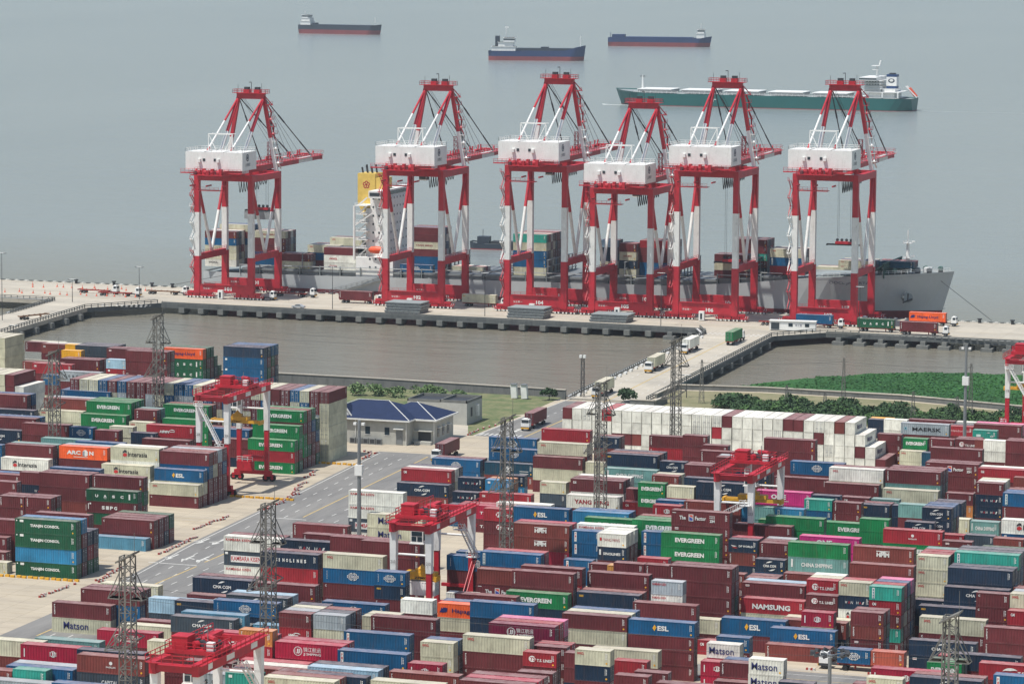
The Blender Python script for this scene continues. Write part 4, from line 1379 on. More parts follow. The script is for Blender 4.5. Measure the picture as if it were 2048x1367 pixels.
def water_mat():
    m, nt, b = base_mat('water')
    geo = N(nt, 'ShaderNodeNewGeometry')
    n0 = N(nt, 'ShaderNodeTexNoise', i_Scale=.004, i_Detail=4.0)
    mp0 = N(nt, 'ShaderNodeMapping'); mp0.inputs['Scale'].default_value = (1, .35, 1); nt.links.new(geo.outputs['Position'], mp0.inputs[0]); nt.links.new(mp0.outputs[0], n0.inputs['Vector'])
    mx = N(nt, 'ShaderNodeMix', data_type='RGBA'); mx.inputs[6].default_value = (*lin((120, 128, 128)), 1); mx.inputs[7].default_value = (*lin((136, 143, 141)), 1)
    nt.links.new(n0.outputs['Fac'], mx.inputs[0])
    sy = N(nt, 'ShaderNodeSeparateXYZ'); nt.links.new(geo.outputs['Position'], sy.inputs[0])   # siltier inside the basins
    ry = N(nt, 'ShaderNodeMapRange'); ry.inputs[1].default_value = 1130; ry.inputs[2].default_value = 1400; nt.links.new(sy.outputs['Y'], ry.inputs[0])
    ms_ = N(nt, 'ShaderNodeMix', data_type='RGBA'); ms_.inputs[6].default_value = (*lin((120, 116, 103)), 1); nt.links.new(ry.outputs[0], ms_.inputs[0]); nt.links.new(mx.outputs[2], ms_.inputs[7])
    nt.links.new(ms_.outputs[2], b.inputs['Base Color'])
    b.inputs['Roughness'].default_value = .18; b.inputs['IOR'].default_value = 1.33
    mp = N(nt, 'ShaderNodeMapping'); mp.inputs['Rotation'].default_value = (0, 0, .25); mp.inputs['Scale'].default_value = (.35, 1.0, 1)
    nt.links.new(geo.outputs['Position'], mp.inputs[0])
    w1 = N(nt, 'ShaderNodeTexNoise', i_Scale=.35, i_Detail=6.0, i_Roughness=.65); nt.links.new(mp.outputs[0], w1.inputs['Vector'])
    w2 = N(nt, 'ShaderNodeTexNoise', i_Scale=.045, i_Detail=5.0, i_Roughness=.6); nt.links.new(mp.outputs[0], w2.inputs['Vector'])
    ad = N(nt, 'ShaderNodeMath', operation='MULTIPLY_ADD'); ad.inputs[1].default_value = 2.2; nt.links.new(w2.outputs['Fac'], ad.inputs[0]); nt.links.new(w1.outputs['Fac'], ad.inputs[2])
    bp = N(nt, 'ShaderNodeBump'); bp.inputs['Strength'].default_value = .8; bp.inputs['Distance'].default_value = .8; nt.links.new(ad.outputs[0], bp.inputs['Height']); nt.links.new(bp.outputs[0], b.inputs['Normal'])
    MATS['water'] = m
water_mat()
ZW = -3.6
w = MB(); w.add([(-15000, 200, ZW), (9000, 200, ZW), (9000, 26000, ZW), (-15000, 26000, ZW)], [(0, 1, 2, 3)], 'water'); tag(w.build('water'), kind='structure')
g = MB()   # the yard: one slab up to the sea walls
g.prism([(-2500, 100), (1500, 100), (1500, 968), (-189, 970), (-222, 980), (-262, 982), (-287, 978), (-287.5, 950), (-310, 946), (-2500, 972)], -7, 0, 'yard_concrete')
tag(g.build('ground'), kind='structure')
def sheet(name, pts, z, m, kind='structure'):
    b = MB(); b.add([(x, y, z) for x, y in pts], [tuple(range(len(pts)))], m); o = b.build(name); tag(o, kind=kind); return o
sheet('road', [(-304.5, 480), (-280, 480), (-284, 640), (-287, 700), (-288, 838), (-323.5, 838), (-318, 765), (-314, 700), (-308, 640)], .006, 'asphalt')
sheet('road', [(-310.5, 872), (-287.5, 872), (-287.8, 948), (-309, 944)], .006, 'asphalt')
sheet('path', [(-328, 873), (-312, 869), (-311.5, 884), (-316, 892), (-334, 935), (-337, 935), (-322, 893)], .006, 'quay_concrete')
sheet('grass', [(-2500, 930), (-2500, 950), (-312, 950), (-311, 915), (-320, 899), (-336, 892), (-350, 870), (-372, 880), (-372, 925), (-480, 930)], .010, 'grass_ground')
sheet('grass', [(-312, 872), (-310.8, 872), (-310.8, 912), (-319, 905), (-319.5, 893)], .012, 'grass_ground')
sheet('ground_strip', [(-286, 925), (-286, 976), (-262, 980), (-222, 978), (-189, 968), (200, 966), (200, 905), (-180, 905), (-210, 925)], .010, 'dry_earth')
# quay deck with its bridges, sea side
q = MB()
q.prism([(-2600, 1121), (-553.5, 1121), (-550, 1080), (-546, 1020), (-528, 955), (-508, 955), (-526, 1025), (-533, 1105), (-516, 1128), (-320, 1122.5), (-316.5, 1113), (-309.6, 950), (-287.6, 950), (-294.5, 1113), (-281, 1129), (1500, 1125), (1500, 1177), (-2600, 1177)], -1.3, 0, 'quay_concrete')
tag(q.build('quay_deck'), kind='structure')
m_ = MB()
def strip(b, pts, w, z, m):
    for (x0, y0), (x1, y1) in zip(pts, pts[1:]):
        d = Vector((x1 - x0, y1 - y0)).normalized(); n = Vector((-d.y, d.x)) * w / 2
        b.add([(x0 + n.x, y0 + n.y, z), (x0 - n.x, y0 - n.y, z), (x1 - n.x, y1 - n.y, z), (x1 + n.x, y1 + n.y, z)], [(1, 2, 3, 0)], m)
def dashes(b, p, q, L, gap, w, z, m):
    p = Vector(p); q = Vector(q); d = (q - p).normalized(); t = 0; T = (q - p).length
    while t < T: a = p + d * t; c = p + d * min(T, t + L); strip(b, [tuple(a), tuple(c)], w, z, m); t += L + gap
Zl = .016
strip(m_, [(-307, 640), (-313, 700), (-317, 765), (-322.5, 836)], .25, Zl, 'line_white')
for off in (3.9, 7.6): dashes(m_, (-307 + off, 640), (-313.2 + off, 706), 3, 5, .22, Zl, 'line_white'); dashes(m_, (-313.2 + off, 706), (-322 + off, 834), 3, 5, .22, Zl, 'line_white')
strip(m_, [(-300.5, 600), (-301.5, 660), (-301.6, 676)], .35, Zl, 'line_yellow'); strip(m_, [(-302, 681), (-302.4, 712)], .35, Zl, 'line_yellow')
strip(m_, [(-304, 740), (-309, 834)], .35, Zl, 'line_yellow')
for off in (-297.9, -294.2): dashes(m_, (off, 560), (off - 1.2, 836), 3, 5, .22, Zl, 'line_white')
for y in (677, 737): strip(m_, [(-313, y), (-302, y)], .4, Zl, 'line_white')
def arrow(b, x, y, s=1, turn=0):
    strip(b, [(x, y), (x, y + 4.5 * s)], .5, Zl, 'line_white')
    b.add([(x - .9, y, Zl), (x + .9, y, Zl), (x, y - 2.4 * s, Zl)], [(0, 1, 2) if s < 0 else (1, 0, 2)], 'line_white')
    if turn: strip(b, [(x, y + 1.5), (x + turn * 1.8, y + .4)], .5, Zl + .002, 'line_white')
for x in (-310.9, -307.2, -303.8): arrow(m_, x, 683, 1, 1 if x > -308 else -1)
for x in (-312.6, -309): arrow(m_, x, 703, 1, -1)
strip(m_, [(-310.2, 872), (-309.2, 944), (-316, 1112)], .22, Zl, 'line_white')
strip(m_, [(-297.3, 873), (-298.3, 950), (-305.3, 1108)], .4, Zl, 'line_yellow')
for off in (-6, 5.5): dashes(m_, (-297.6 + off, 886), (-298.3 + off, 950), 2.5, 4, .22, Zl, 'line_white'); dashes(m_, (-298.3 + off, 952), (-305.3 + off, 1108), 2.5, 4, .22, Zl, 'line_white')
for i in range(9): strip(m_, [(-309.5 + i * 1.3, 874), (-309.5 + i * 1.3, 877.5)], .55, Zl, 'line_white')
for x in (-306.5, -303): arrow(m_, x, 884, 1, -1 if x < -305 else 1)
for x in (-294.5, -291): arrow(m_, x, 905, 1)
for y in (1111, 1114): dashes(m_, (-316, y), (-296, y), .8, .8, 1.6, Zl, 'line_white')
for y in (1112, 1116): dashes(m_, (-533, y), (-516, y + 3), .8, .9, 1.6, Zl, 'line_white')
for y in (1131.5, 1135, 1147, 1173): strip(m_, [(-700, y), (-215, y)], .18, Zl, 'line_yellow')
dashes(m_, (-270, 1129.3), (-215, 1127.6), 1.6, .7, .5, Zl, 'line_white')
for yy in (672, 726, 780):   # truck lane lines across the left yard
    for off in (0, 3.6): strip(m_, [(-480, yy + off), (-318, yy + off)], .15, Zl, 'line_yellow')
for yy in (603 + 6, 613, 617, 621): strip(m_, [(-280, yy), (-100, yy)], .16, Zl, 'line_white' if yy != 613 else 'line_yellow')
tag(m_.build('road_markings'), kind='structure')
# tyre-worn asphalt lane inside the near yard
sheet('road', [(-281, 609.5), (-60, 609.5), (-60, 619.5), (-281, 619.5)], .006, 'asphalt')
# marsh and its green cover
mh = MB(); rr = random.Random(4); top = []
edge = [(-288, 1000), (-282, 1012), (-274, 1029), (-262, 1047), (-247, 1062), (-228, 1070), (-205, 1075), (-170, 1078), (0, 1085), (400, 1090)]
pts = []
for (x0, y0), (x1, y1) in zip(edge, edge[1:]):
    for k in range(8): t = k / 8; pts.append((x0 + (x1 - x0) * t + rr.uniform(-1.5, 1.5), y0 + (y1 - y0) * t + rr.uniform(-2, 2)))
mh.add([(x, y, ZW + .08) for x, y in [(400, 960), (-189, 967), (-222, 978), (-262, 980), (-286, 976)] + pts], [tuple(range(len(pts) + 5))][::1], 'marsh_green')
o = mh.build('marsh'); tag(o, kind='structure')
# green cover: tufts of reed leaves
gr = MB()
def inside(x, y, P):
    c = False; j = len(P) - 1
    for i in range(len(P)):
        if (P[i][1] > y) != (P[j][1] > y) and x < (P[j][0] - P[i][0]) * (y - P[i][1]) / (P[j][1] - P[i][1]) + P[i][0]: c = not c
        j = i
    return c
poly = [(60, 985), (-189, 972), (-222, 983), (-262, 985), (-284, 984)] + [p for p in pts if p[0] < 60]
mat('reed', (50, 98, 40), .8, 0, .5, .04); mat('leaf_dark', (38, 66, 30), .8, 0, .4, .15); mat('leaf_mid', (62, 92, 44), .8, 0, .4, .15); mat('leaf_pale', (92, 112, 70), .8, 0, .3, .2)
for i in range(26000):
    x = rr.uniform(-288, -110); y = rr.uniform(982, 1080)
    if not inside(x, y, poly) : continue
    dn = sin(x * .11) * cos(y * .13) + sin(x * .031 + y * .05)
    if dn < -.9 and rr.random() < .8: continue
    h = rr.uniform(.12, .34); a = rr.uniform(0, pi); dx, dy = cos(a) * .45, sin(a) * .45
    gr.add([(x - dx, y - dy, ZW), (x + dx, y + dy, ZW), (x + dx * .6 + rr.uniform(-.3, .3), y + dy * .6, ZW + h), (x - dx * .6, y - dy * .6 + rr.uniform(-.3, .3), ZW + h)], [(0, 1, 2, 3)], 'reed')
tag(gr.build('marsh_reeds'), 'bright green reeds covering the tidal marsh behind the hedge', 'reeds', kind='stuff')
# sea walls
def wall(name, pts, h, t, label, m='wall_concrete', z0=-6):
    b = MB()
    for a, c in zip(pts, pts[1:]):
        d = Vector((c[0] - a[0], c[1] - a[1], 0)).normalized(); n = Vector((-d.y, d.x, 0)) * t
        b.beam((a[0], a[1], (z0 + h) / 2), (c[0], c[1], (z0 + h) / 2), t, h - z0, m)
    root = thing(name, label, 'wall'); w = b.build('wall_face', root)
    c_ = MB()
    for a, c in zip(pts, pts[1:]): c_.beam((a[0], a[1], h + .12), (c[0], c[1], h + .12), t + .3, .24, 'quay_concrete')
    c_.build('coping', root)
    return root
wall('sea_wall', [(-520, 960), (-460, 958.5), (-372, 957.5), (-312, 953.5)], 1.6, .7, 'grey concrete sea wall along the basin behind the blue roofed building')
wall('sea_wall', [(-287, 958), (-287, 979), (-262, 982.5), (-222, 981), (-186, 971), (100, 968)], 1.2, .7, 'grey concrete sea wall between the hedge and the green marsh')
wall('quay_parapet', [(-289, 940), (-282, 940), (-281.5, 950)], 1.8, .6, 'short grey concrete wall beside the bridge foot and round bush', z0=-.5)

# ---------------- quay-side gantry cranes ----------------
mat('crane_red', (178, 30, 46), .5, 0, .2, .35, ((96, 40, 42), .7)); mat('crane_white', (222, 222, 218), .5, 0, .09, .4, ((140, 130, 118), .55))
mat('steel_dark', (58, 60, 64), .6, .2, .2, .8); mat('steel_grey', (128, 132, 134), .55, .3, .15, .8, ((86, 72, 62), .6)); mat('tyre', (30, 30, 32), .85)
mat('glass', (42, 54, 62), .12, 0, .1, 1); mat('machine_yellow', (214, 160, 42), .5, 0, .2, .8, ((90, 66, 40), .6)); mat('cable', (40, 42, 44), .6)
mat('white_paint', (228, 228, 224), .5, 0, .06, .5, ((158, 150, 140), .4)); mat('orange_paint', (222, 84, 40), .5); mat('logo_blue', (24, 58, 104), .5)
def txt(mb, s, org, u, v, w, h, col, bold=0.02, lift=.03):
    """flat lettering: org lower-left corner, u/v unit vectors, w x h metres"""
    vs, fs, r = glyphs(s, bold); O = Vector(org); u = Vector(u); v = Vector(v); n = u.cross(v) * lift
    mb.add([O + u * (a * w) + v * (b * h) + n for a, b in vs], fs, MARK, tuple(col))
def disc3(mb, c, u, v, r, col, lift=.02, n=16, m=None):
    c = Vector(c); u = Vector(u); v = Vector(v); k = u.cross(v) * lift
    mb.add([c + u * (cos(2 * pi * i / n) * r) + v * (sin(2 * pi * i / n) * r) + k for i in range(n)], [tuple(range(n))], MARK, tuple(col))
def stairs(mb, x, y, z0, z1, m, w=2.2, sg=-1):
    z = z0; k = 0; st = 2.9
    while z < z1 - .5:
        y0, y1 = (y - 1.6, y + 1.6) if k % 2 == 0 else (y + 1.6, y - 1.6)
        for dx in (0, sg * .8): mb.beam((x + dx, y0, z), (x + dx, y1, z + st), .14, .3, m)
        mb.box(min(x, x + sg * 1.1), y1 - .5, z + st, max(x, x + sg * 1.1), y1 + .5, z + st + .1, m)
        mb.beam((x + sg * .8, y0, z + 1), (x + sg * .8, y1, z + st + 1), .1, .1, m)
        mb.beam((x + sg * 1.1, y1, z + st), (x + sg * 1.1, y1, z + st + 1.1), .1, .1, m); z += st; k += 1
def lattice_b(b, x, y, z, h, m):
    for i, j in ((-.6, -.6), (.6, -.6), (.6, .6), (-.6, .6)): b.beam((x + i, y + j, z), (x + i, y + j, z + h), .16, .16, m)
    for k in range(5):
        zz = z + k * h / 5; b.box(x - .75, y - .75, zz + h / 5 - .1, x + .75, y + .75, zz + h / 5, m); b.beam((x - .6, y - .6, zz), (x + .6, y - .6, zz + h / 5), .1, .1, m); b.beam((x + .6, y - .6, zz), (x + .6, y + .6, zz + h / 5), .1, .1, m)
def sts(x0, dz, num, label, troll, sp_z=None, box=None):
    o_before = len(D.objects)
    Wd, G = 20.3, 24.0; R, Wt = 'crane_red', 'crane_white'
    t = thing('quay_crane', label, 'crane', (x0, 1148, 0), 0, 'cranes along the quay')
    zb = 41 + dz; zr, zw = 30 + dz * .9, 14.7 + dz * .45; xs = (0, Wd)
    for ix, x in enumerate(xs):
        for y in (0, G):
            b = MB()
            b.beam((x, y, 1.8), (x, y, zw), 2.1, 1.9, R); b.beam((x, y, zw), (x, y, zr), 1.9, 1.8, Wt); b.beam((x, y, zr), (x, y, zb + 2.2), 1.8, 1.8, R)
            b.build('leg', t)
    for y in (0, G):
        b = MB(); b.box(-1.2, y - .8, 2.2, Wd + 1.2, y + .8, 4.9 + dz * .15, R)
        if y == 0:
            b.box(2, y - 1.3, 4.9 + dz * .15, Wd - 2, y - .9, 5.0 + dz * .15, R); b.rail([(1, y - 1.1, 4.95 + dz * .15), (Wd - 1, y - 1.1, 4.95 + dz * .15)], 1, R, .07)
        txt(b, num, (Wd * .52, y - .8, 2.9), (1, 0, 0), (0, 0, 1), 2.6, 1.3, WH, .04)
        txt(b, '安全第一', (Wd * .12, y - .8, 3.2), (1, 0, 0), (0, 0, 1), 3.2, .7, WH, .0)
        b.build('sill_beam', t)
        for xc in (1.0, Wd - 1.0):   # bogie sets under each corner
            g = MB()
            g.box(xc - 4.6, y - .7, 1.75, xc + 4.6, y + .7, 2.5, R)
            for k in range(4):
                xx = xc - 4.2 + k * 2.8
                g.prism([(xx - 1.25, y - .55), (xx + 1.25, y - .55), (xx + 1.25, y + .55), (xx - 1.25, y + .55)], .75, 1.75, R)
                for d in (-.6, .6):
                    g.tube((xx + d, y - .28, .42), (xx + d, y + .28, .42), .42, 'steel_dark', 10)
                    g.tube((xx + d, y - .62, .42), (xx + d, y - .5, .42), .32, 'crane_white', 8)
            for s_ in (-1, 1):
                for k in range(4):
                    g.beam((xc + s_ * 4.7 + k * s_ * .35, y - .75, 1.1), (xc + s_ * 5.1 + k * s_ * .35, y - .75, 2.0), .18, .1, 'crane_white' if k % 2 == 0 else R)
            g.build('bogie', t)
    for x in xs:
        b = MB(); zt = 15.4 + dz * .45; b.box(x - .75, .9, zt - 2.2, x + .75, G - .9, zt, R); b.rail([(x + .9, 1, zt), (x + .9, G - 1, zt)], 1.1, R, .08)
        b.build('portal_beam', t)
        for y in (0.4, G - .4):
            d = MB(); p = Vector((x, y, zb - .5)); q = Vector((x, G / 2, zt)); mpt = p + (q - p) * .45
            d.tube(p, mpt, .55, R, 10); d.tube(mpt, q, .55, Wt, 10); d.build('brace', t)
        d = MB(); d.box(x - .9, .9, zb - .1, x + .9, G - .9, zb + 2.1, R); d.build('side_beam', t)
        d = MB(); d.tube((x, .9, zt - 7), (x, .9, zt - 2), .25, R); d.build('knee_brace', t)
    for y in (0, G):
        d = MB(); d.box(.9, y - .85, zb + .1, Wd - .9, y + .85, zb + 2.2, R); d.build('cross_beam', t)
    # girder and boom
    cx = Wd / 2
    for s_ in (-1, 1):
        x = cx + s_ * 3.6; b = MB()
        b.beam((x, -13, zb + 3.3), (x, 28, zb + 3.3), 1.1, 2.2, R); b.beam((x, 28, zb + 3.3), (x, 58, zb + 3.5), 1.0, 1.9, R)
        b.beam((x, 58, zb + 3.5), (x, 71, zb + 3.6), 1.0, 1.8, Wt); b.beam((x, 71, zb + 3.6), (x, 80, zb + 3.7), 1.0, 1.7, R)
        b.beam((x, 6, zb + 3.3), (x, 12, zb + 3.3), 1.16, 2.24, Wt)
        b.build('boom_girder', t)
        b = MB(); xo = x + s_ * 1.3
        b.box(min(xo - .5, xo + .5), -13, zb + 4.3, max(xo - .5, xo + .5), 79, zb + 4.4, R)
        b.rail([(xo + s_ * .45, -13, zb + 4.4), (xo + s_ * .45, 79, zb + 4.4)], 1.1, R if s_ < 0 else Wt, .07, 2.5); b.build('walkway', t)
    b = MB()
    for k in range(10): y = -12 + k * 9.8; b.box(cx - 3.1, y - .3, zb + 3.6, cx + 3.1, y + .3, zb + 4.2, R)
    b.box(cx - 4.2, 79, zb + 2.7, cx + 4.2, 80.5, zb + 4.8, R); b.rail([(cx - 4.4, 78, zb + 4.8), (cx - 4.4, 81, zb + 4.8), (cx + 4.4, 81, zb + 4.8), (cx + 4.4, 78, zb + 4.8)], 1.1, R, .07)
    for k in range(16): xx = cx - 3.4 + (k * 5 % 7); yy = 34 + k * 2.9; b.beam((xx, yy, zb + 4.4), (xx, yy + .5, zb + 5.4 + (k * 3 % 4) * .4), .35, .6, R)
    lattice_b(b, cx + 4, 31, zb + 4.4, 7.5, R)
    b.build('boom_ties', t)
    # machinery house
    HA, HB2 = -9.0, 3.2
    hz = zb + 4.4; b = MB()
    b.box(-.4, HA, hz, Wd + .6, HB2, hz + 6.3, 'white_paint')
    for k in range(1, 3): b.box(-.4 + k * 7.1, HA - .1, hz + 6.3, -.2 + k * 7.1, HB2, hz + 6.42, 'steel_grey')
    for k in range(14): b.box(-.2 + k * 1.5, HA - .03, hz + .3, -.16 + k * 1.5, HA, hz + 6.1, 'white_paint')
    hou = b.build('machinery_house', t)
    w = MB()
    for x in (6.1, 10.2): w.box(x, HA - .12, hz + 3.1, x + .9, HA, hz + 4.0, 'glass')
    w.build('window', hou)
    w = MB()
    for x in (4.4, 11.4): w.box(x, HA - .9, hz + 2.7, x + 1, HA, hz + 3.9, 'white_paint')
    w.build('vent_hood', hou)
    w = MB(); w.rail([(-.3, HB2 - .1, hz + 6.3), (-.3, HA + .1, hz + 6.3), (Wd + .5, HA + .1, hz + 6.3), (Wd + .5, HB2 - .1, hz + 6.3), (-.3, HB2 - .1, hz + 6.3)], 1.2, Wt, .09, 1.8); w.build('railing', hou)
    w = MB(); X = Wd + .6
    disc3(w, (X, HA + 4.5, hz + 4.3), (0, 1, 0), (0, 0, 1), 1.25, lin((26, 44, 74)), .03); disc3(w, (X, HA + 4.5, hz + 4.3), (0, 1, 0), (0, 0, 1), .85, WH, .05); disc3(w, (X, HA + 4.5, hz + 4.3), (0, 1, 0), (0, 0, 1), .62, lin((26, 44, 74)), .06)
    txt(w, '上港集团', (X, HA + 2.4, hz + 1.4), (0, 1, 0), (0, 0, 1), 4.4, 1.1, lin((40, 50, 70)), .0)
    w.build('logo', hou)
    # rear platform with gear
    b = MB(); b.box(-1.5, HA - 2, hz - 1.1, Wd + 1, HA, hz - .8, R); b.rail([(-1.4, HA - 1.9, hz - .8), (Wd + .9, HA - 1.9, hz - .8)], 1.3, R, .09, 1.5)
    b.box(cx - 6, HA - 6.5, hz - 1.5, cx + 6, HA - 2, hz - 1.2, R); b.rail([(cx - 6, HA - 2, hz - 1.2), (cx - 6, HA - 6.5, hz - 1.2), (cx + 6, HA - 6.5, hz - 1.2), (cx + 6, HA - 2, hz - 1.2)], 1.2, R, .09, 1.5)
    for k in range(9): xx = cx - 5 + k * 1.2; yy = HA - 6 + (k * 37 % 4); b.box(xx, yy, hz - 1.2, xx + .9, yy + 1.4, hz - .2 + (k % 3) * .5, R if k % 3 else 'steel_dark')
    for k in range(4): b.tube((cx - 4 + k * 2.4, HA - 4.5, hz - .4), (cx - 3 + k * 2.4, HA - 4.5, hz - .4), .7, R, 10)
    for k in range(3): b.beam((cx - 6 + k * 6, HA - 6.5, zb - .6), (cx - 6 + k * 6, HA - 2, zb - .6), .3, .5, R)
    b.box(cx - 6, HA - 5, zb - 2.4, cx + 4, HA - 2, zb - 2.2, R); b.rail([(cx - 6, HA - 2, zb - 2.2), (cx - 6, HA - 5, zb - 2.2), (cx + 4, HA - 5, zb - 2.2)], 1.1, R, .08, 1.5)
    b.build('rear_platform', t)
    # A-frame
    za = 69.5 + dz * 1.15
    b = MB(); b.box(cx - 5.2, G - .9, za - 1.1, cx + 5.2, G + .9, za + .9, R); b.box(cx - 6.4, G - 1.9, za + .9, cx + 6.4, G + 1.9, za + 1.05, R)
    b.rail([(cx - 6.3, G - 1.8, za + 1.05), (cx + 6.3, G - 1.8, za + 1.05), (cx + 6.3, G + 1.8, za + 1.05), (cx - 6.3, G + 1.8, za + 1.05), (cx - 6.3, G - 1.8, za + 1.05)], 1.2, R, .1, 1.6)
    for xx in (-2.6, 1.4):
        b.prism([(cx + xx, G - 1), (cx + xx + 2.1, G - 1), (cx + xx + 2.1, G + 1), (cx + xx, G + 1)], za + 1.05, za + 2.2, R); b.box(cx + xx + .2, G - .7, za + 2.2, cx + xx + 1.9, G + .7, za + 3.1, 'steel_dark')
    b.beam((cx + .1, G, za + 1), (cx + .1, G, za + 4.8), .16, .16, 'steel_dark'); b.beam((cx - .8, G, za + 4.7), (cx + .1, G, za + 4.8), .2, .25, 'steel_dark'); b.beam((cx - 5, G, za + 1), (cx - 5, G, za + 4), .1, .1, 'steel_dark'); b.beam((cx + 4, G, za + 1), (cx + 4, G, za + 4.4), .1, .1, 'steel_dark')
    b.box(cx + 6.4, G - .5, za - 3.2, cx + 8.2, G + .5, za - 3.0, R); b.beam((cx + 5.4, G, za - .2), (cx + 8, G, za - 3), .25, .3, R)
    b.build('apex_beam', t)
    for s_ in (-1, 1):
        p = Vector((cx + s_ * 4.8, G, za - .4))
        b = MB(); q = Vector((cx + s_ * 9.6, G, zb + 2.2)); mpt = p + (q - p) * .55; b.beam(p, mpt, 1.2, 1.2, R); b.beam(mpt, q, 1.2, 1.2, Wt); b.build('front_strut', t)
        b = MB(); q = Vector((cx + s_ * 4.4, 2.5, hz)); mpt = p + (q - p) * .5; b.tube(p, mpt, .62, R, 10); b.tube(mpt, q, .62, Wt, 10); b.build('rear_strut', t)
        b = MB(); q = Vector((cx - 2.2 + s_ * 4.3, -10, hz - .6)); a1 = p + (q - p) * .33; a2 = p + (q - p) * .68; b.tube(p, a1, .36, R, 8); b.tube(a1, a2, .36, Wt, 8); b.tube(a2, q, .36, R, 8)
        b.tube(a2, (a2.x, a2.y, hz + 6.3), .14, Wt, 6); b.build('back_stay', t)
        for ye in (70, 42):
            b = MB(); q = Vector((cx + s_ * 4.0, ye, zb + 4.6)); P2 = p + (q - p) * .5; b.tube(p, q, .19, 'steel_dark', 6); b.tube(p + (q - p) * .3, p + (q - p) * .42, .3, 'steel_dark', 6); b.tube(p + (q - p) * .75, q, .26, 'steel_dark', 6); b.build('fore_stay', t)
        b = MB()
        for k in range(3): b.tube(p + Vector((-.5 * s_ * k, 0, 1)), Vector((cx + s_ * (2 + .4 * k), 54 + 5 * k, zb + 4.4)), .07, 'cable', 4)
        b.build('hoist_rope', t)
    b = MB(); a = Vector((cx - 5.4, -1, hz + 12)); c_ = Vector((cx + 3.6, -1, hz + 12)); b.beam(a, c_, .35, .35, Wt); b.beam(a + Vector((0, 3, 0)), c_ + Vector((0, 3, 0)), .2, .2, Wt); b.beam(a, a + Vector((0, 0, -6)), .25, .25, Wt); b.beam(c_, c_ + Vector((0, 0, -6)), .25, .25, Wt); b.beam(a, a + Vector((3, 0, -6)), .2, .2, Wt); b.beam(c_, c_ + Vector((-3, 0, -6)), .2, .2, Wt)
    b.build('stay_frame', t)
    # ladder platforms on the right-hand front strut, white lower half
    b = MB()
    for k in range(9):
        f = .12 + k * .1; p = Vector((cx + 4.8, G, za)); q = Vector((cx + 9.6, G, zb + 3)); c0 = p + (q - p) * f; mm = R if f < .55 else Wt
        b.box(c0.x + .5, c0.y - 1.3, c0.z, c0.x + 2.3, c0.y + 1.3, c0.z + .12, mm); b.rail([(c0.x + 2.2, c0.y - 1.3, c0.z), (c0.x + 2.2, c0.y + 1.3, c0.z)], 1.1, mm, .09, 1.3)
        c1 = p + (q - p) * min(1, f + .1); b.beam((c0.x + 1.4, c0.y + (1 if k % 2 else -1), c0.z), (c1.x + 1.4, c1.y - (1 if k % 2 else -1), c1.z), .5, .12, mm)
    b.build('mast_ladder', t)
    b = MB(); stairs(b, -1.2, 0, 5, zw, R); stairs(b, -1.2, 0, zw, zr, Wt); stairs(b, -1.2, 0, zr, zb - 1, R); b.build('stair_tower', t)
    # festoon cable loops
    b = MB(); n = 11 if dz < 5 else 12
    for k in range(n):
        y0 = .5 + k * 2.3; pts_ = [Vector((cx + 5.3, y0 + 2.2 * j / 6, zb - .1 - (3.8 if k < 8 else 2.4) * sin(pi * j / 6))) for j in range(7)]; b.path(pts_, .13, 'cable', 4)
    b.build('festoon_cable', t)
    # trolley, cab, spreader
    b = MB(); b.box(cx - 4, troll - 3.5, zb + 1.2, cx + 4, troll + 3.5, zb + 1.9, R); b.rail([(cx - 4, troll - 3.5, zb + 1.9), (cx + 4, troll - 3.5, zb + 1.9)], 1, R, .08)
    for k in range(5): b.box(cx - 3 + k * 1.3, troll - 2, zb + 1.9, cx - 2.1 + k * 1.3, troll + 2, zb + 2.7, 'steel_dark')
    b.build('trolley', t)
    b = MB(); b.box(cx + 1.2, troll - 6.3, zb - 1.4, cx + 3.8, troll - 3.6, zb + 1.1, 'white_paint'); b.box(cx + 1.3, troll - 6.36, zb - 1.0, cx + 3.7, troll - 6.3, zb + .6, 'glass'); b.box(cx + 3.8, troll - 6.1, zb - 1.0, cx + 3.86, troll - 3.9, zb + .6, 'glass'); b.build('cab', t)
    if sp_z:
        b = MB()
        for xx in (-2.2, 2.2):
            for yy in (-1, 1): b.beam((cx + xx, troll + yy, zb + 1.4), (cx + xx, troll + yy, sp_z + 1.6), .07, .07, 'cable')
        b.build('hoist_rope', t)
        s2 = MB(); s2.box(cx - 3, troll - 1.1, sp_z + .6, cx + 3, troll + 1.1, sp_z + 1.4, R); s2.box(cx - 6.1, troll - .5, sp_z + .1, cx + 6.1, troll + .5, sp_z + .6, 'steel_dark')
        for xx in (-6.0, 5.8): s2.box(cx + xx, troll - 1.22, sp_z, cx + xx + .25, troll + 1.22, sp_z + .5, 'steel_dark')
        for k in range(4): s2.tube((cx - 2.5 + k * 1.6, troll - .2, sp_z + 1.9), (cx - 2.5 + k * 1.6, troll + .2, sp_z + 1.9), .5, 'steel_dark', 10)
        s2.build('spreader', t)
    # kiosk at the foot
    b = MB(); b.box(Wd * .42, -2.3, .2, Wd * .42 + 1.8, -1.0, 3.2, 'white_paint'); b.box(Wd * .42 + .5, -2.36, .6, Wd * .42 + 1.2, -2.3, 2.5, 'glass'); b.build('electrical_cabinet', t)
    return t
sts(-511.2, 0, '101', 'leftmost red and white quay crane with a container hanging under its boom', 33, 28)
sts(-440.9, 3.8, '102', 'red and white quay crane standing in front of the yellow ship funnel', 8)
sts(-396.8, 6.6, '104', 'tall red and white quay crane numbered 104, third from the left', 12)
sts(-366.6, 0, '105', 'shorter red and white quay crane squeezed between two taller ones', 14)
sts(-337.2, 6.6, '106', 'tall red and white quay crane numbered 106, with long hanging ropes', 32, 16)
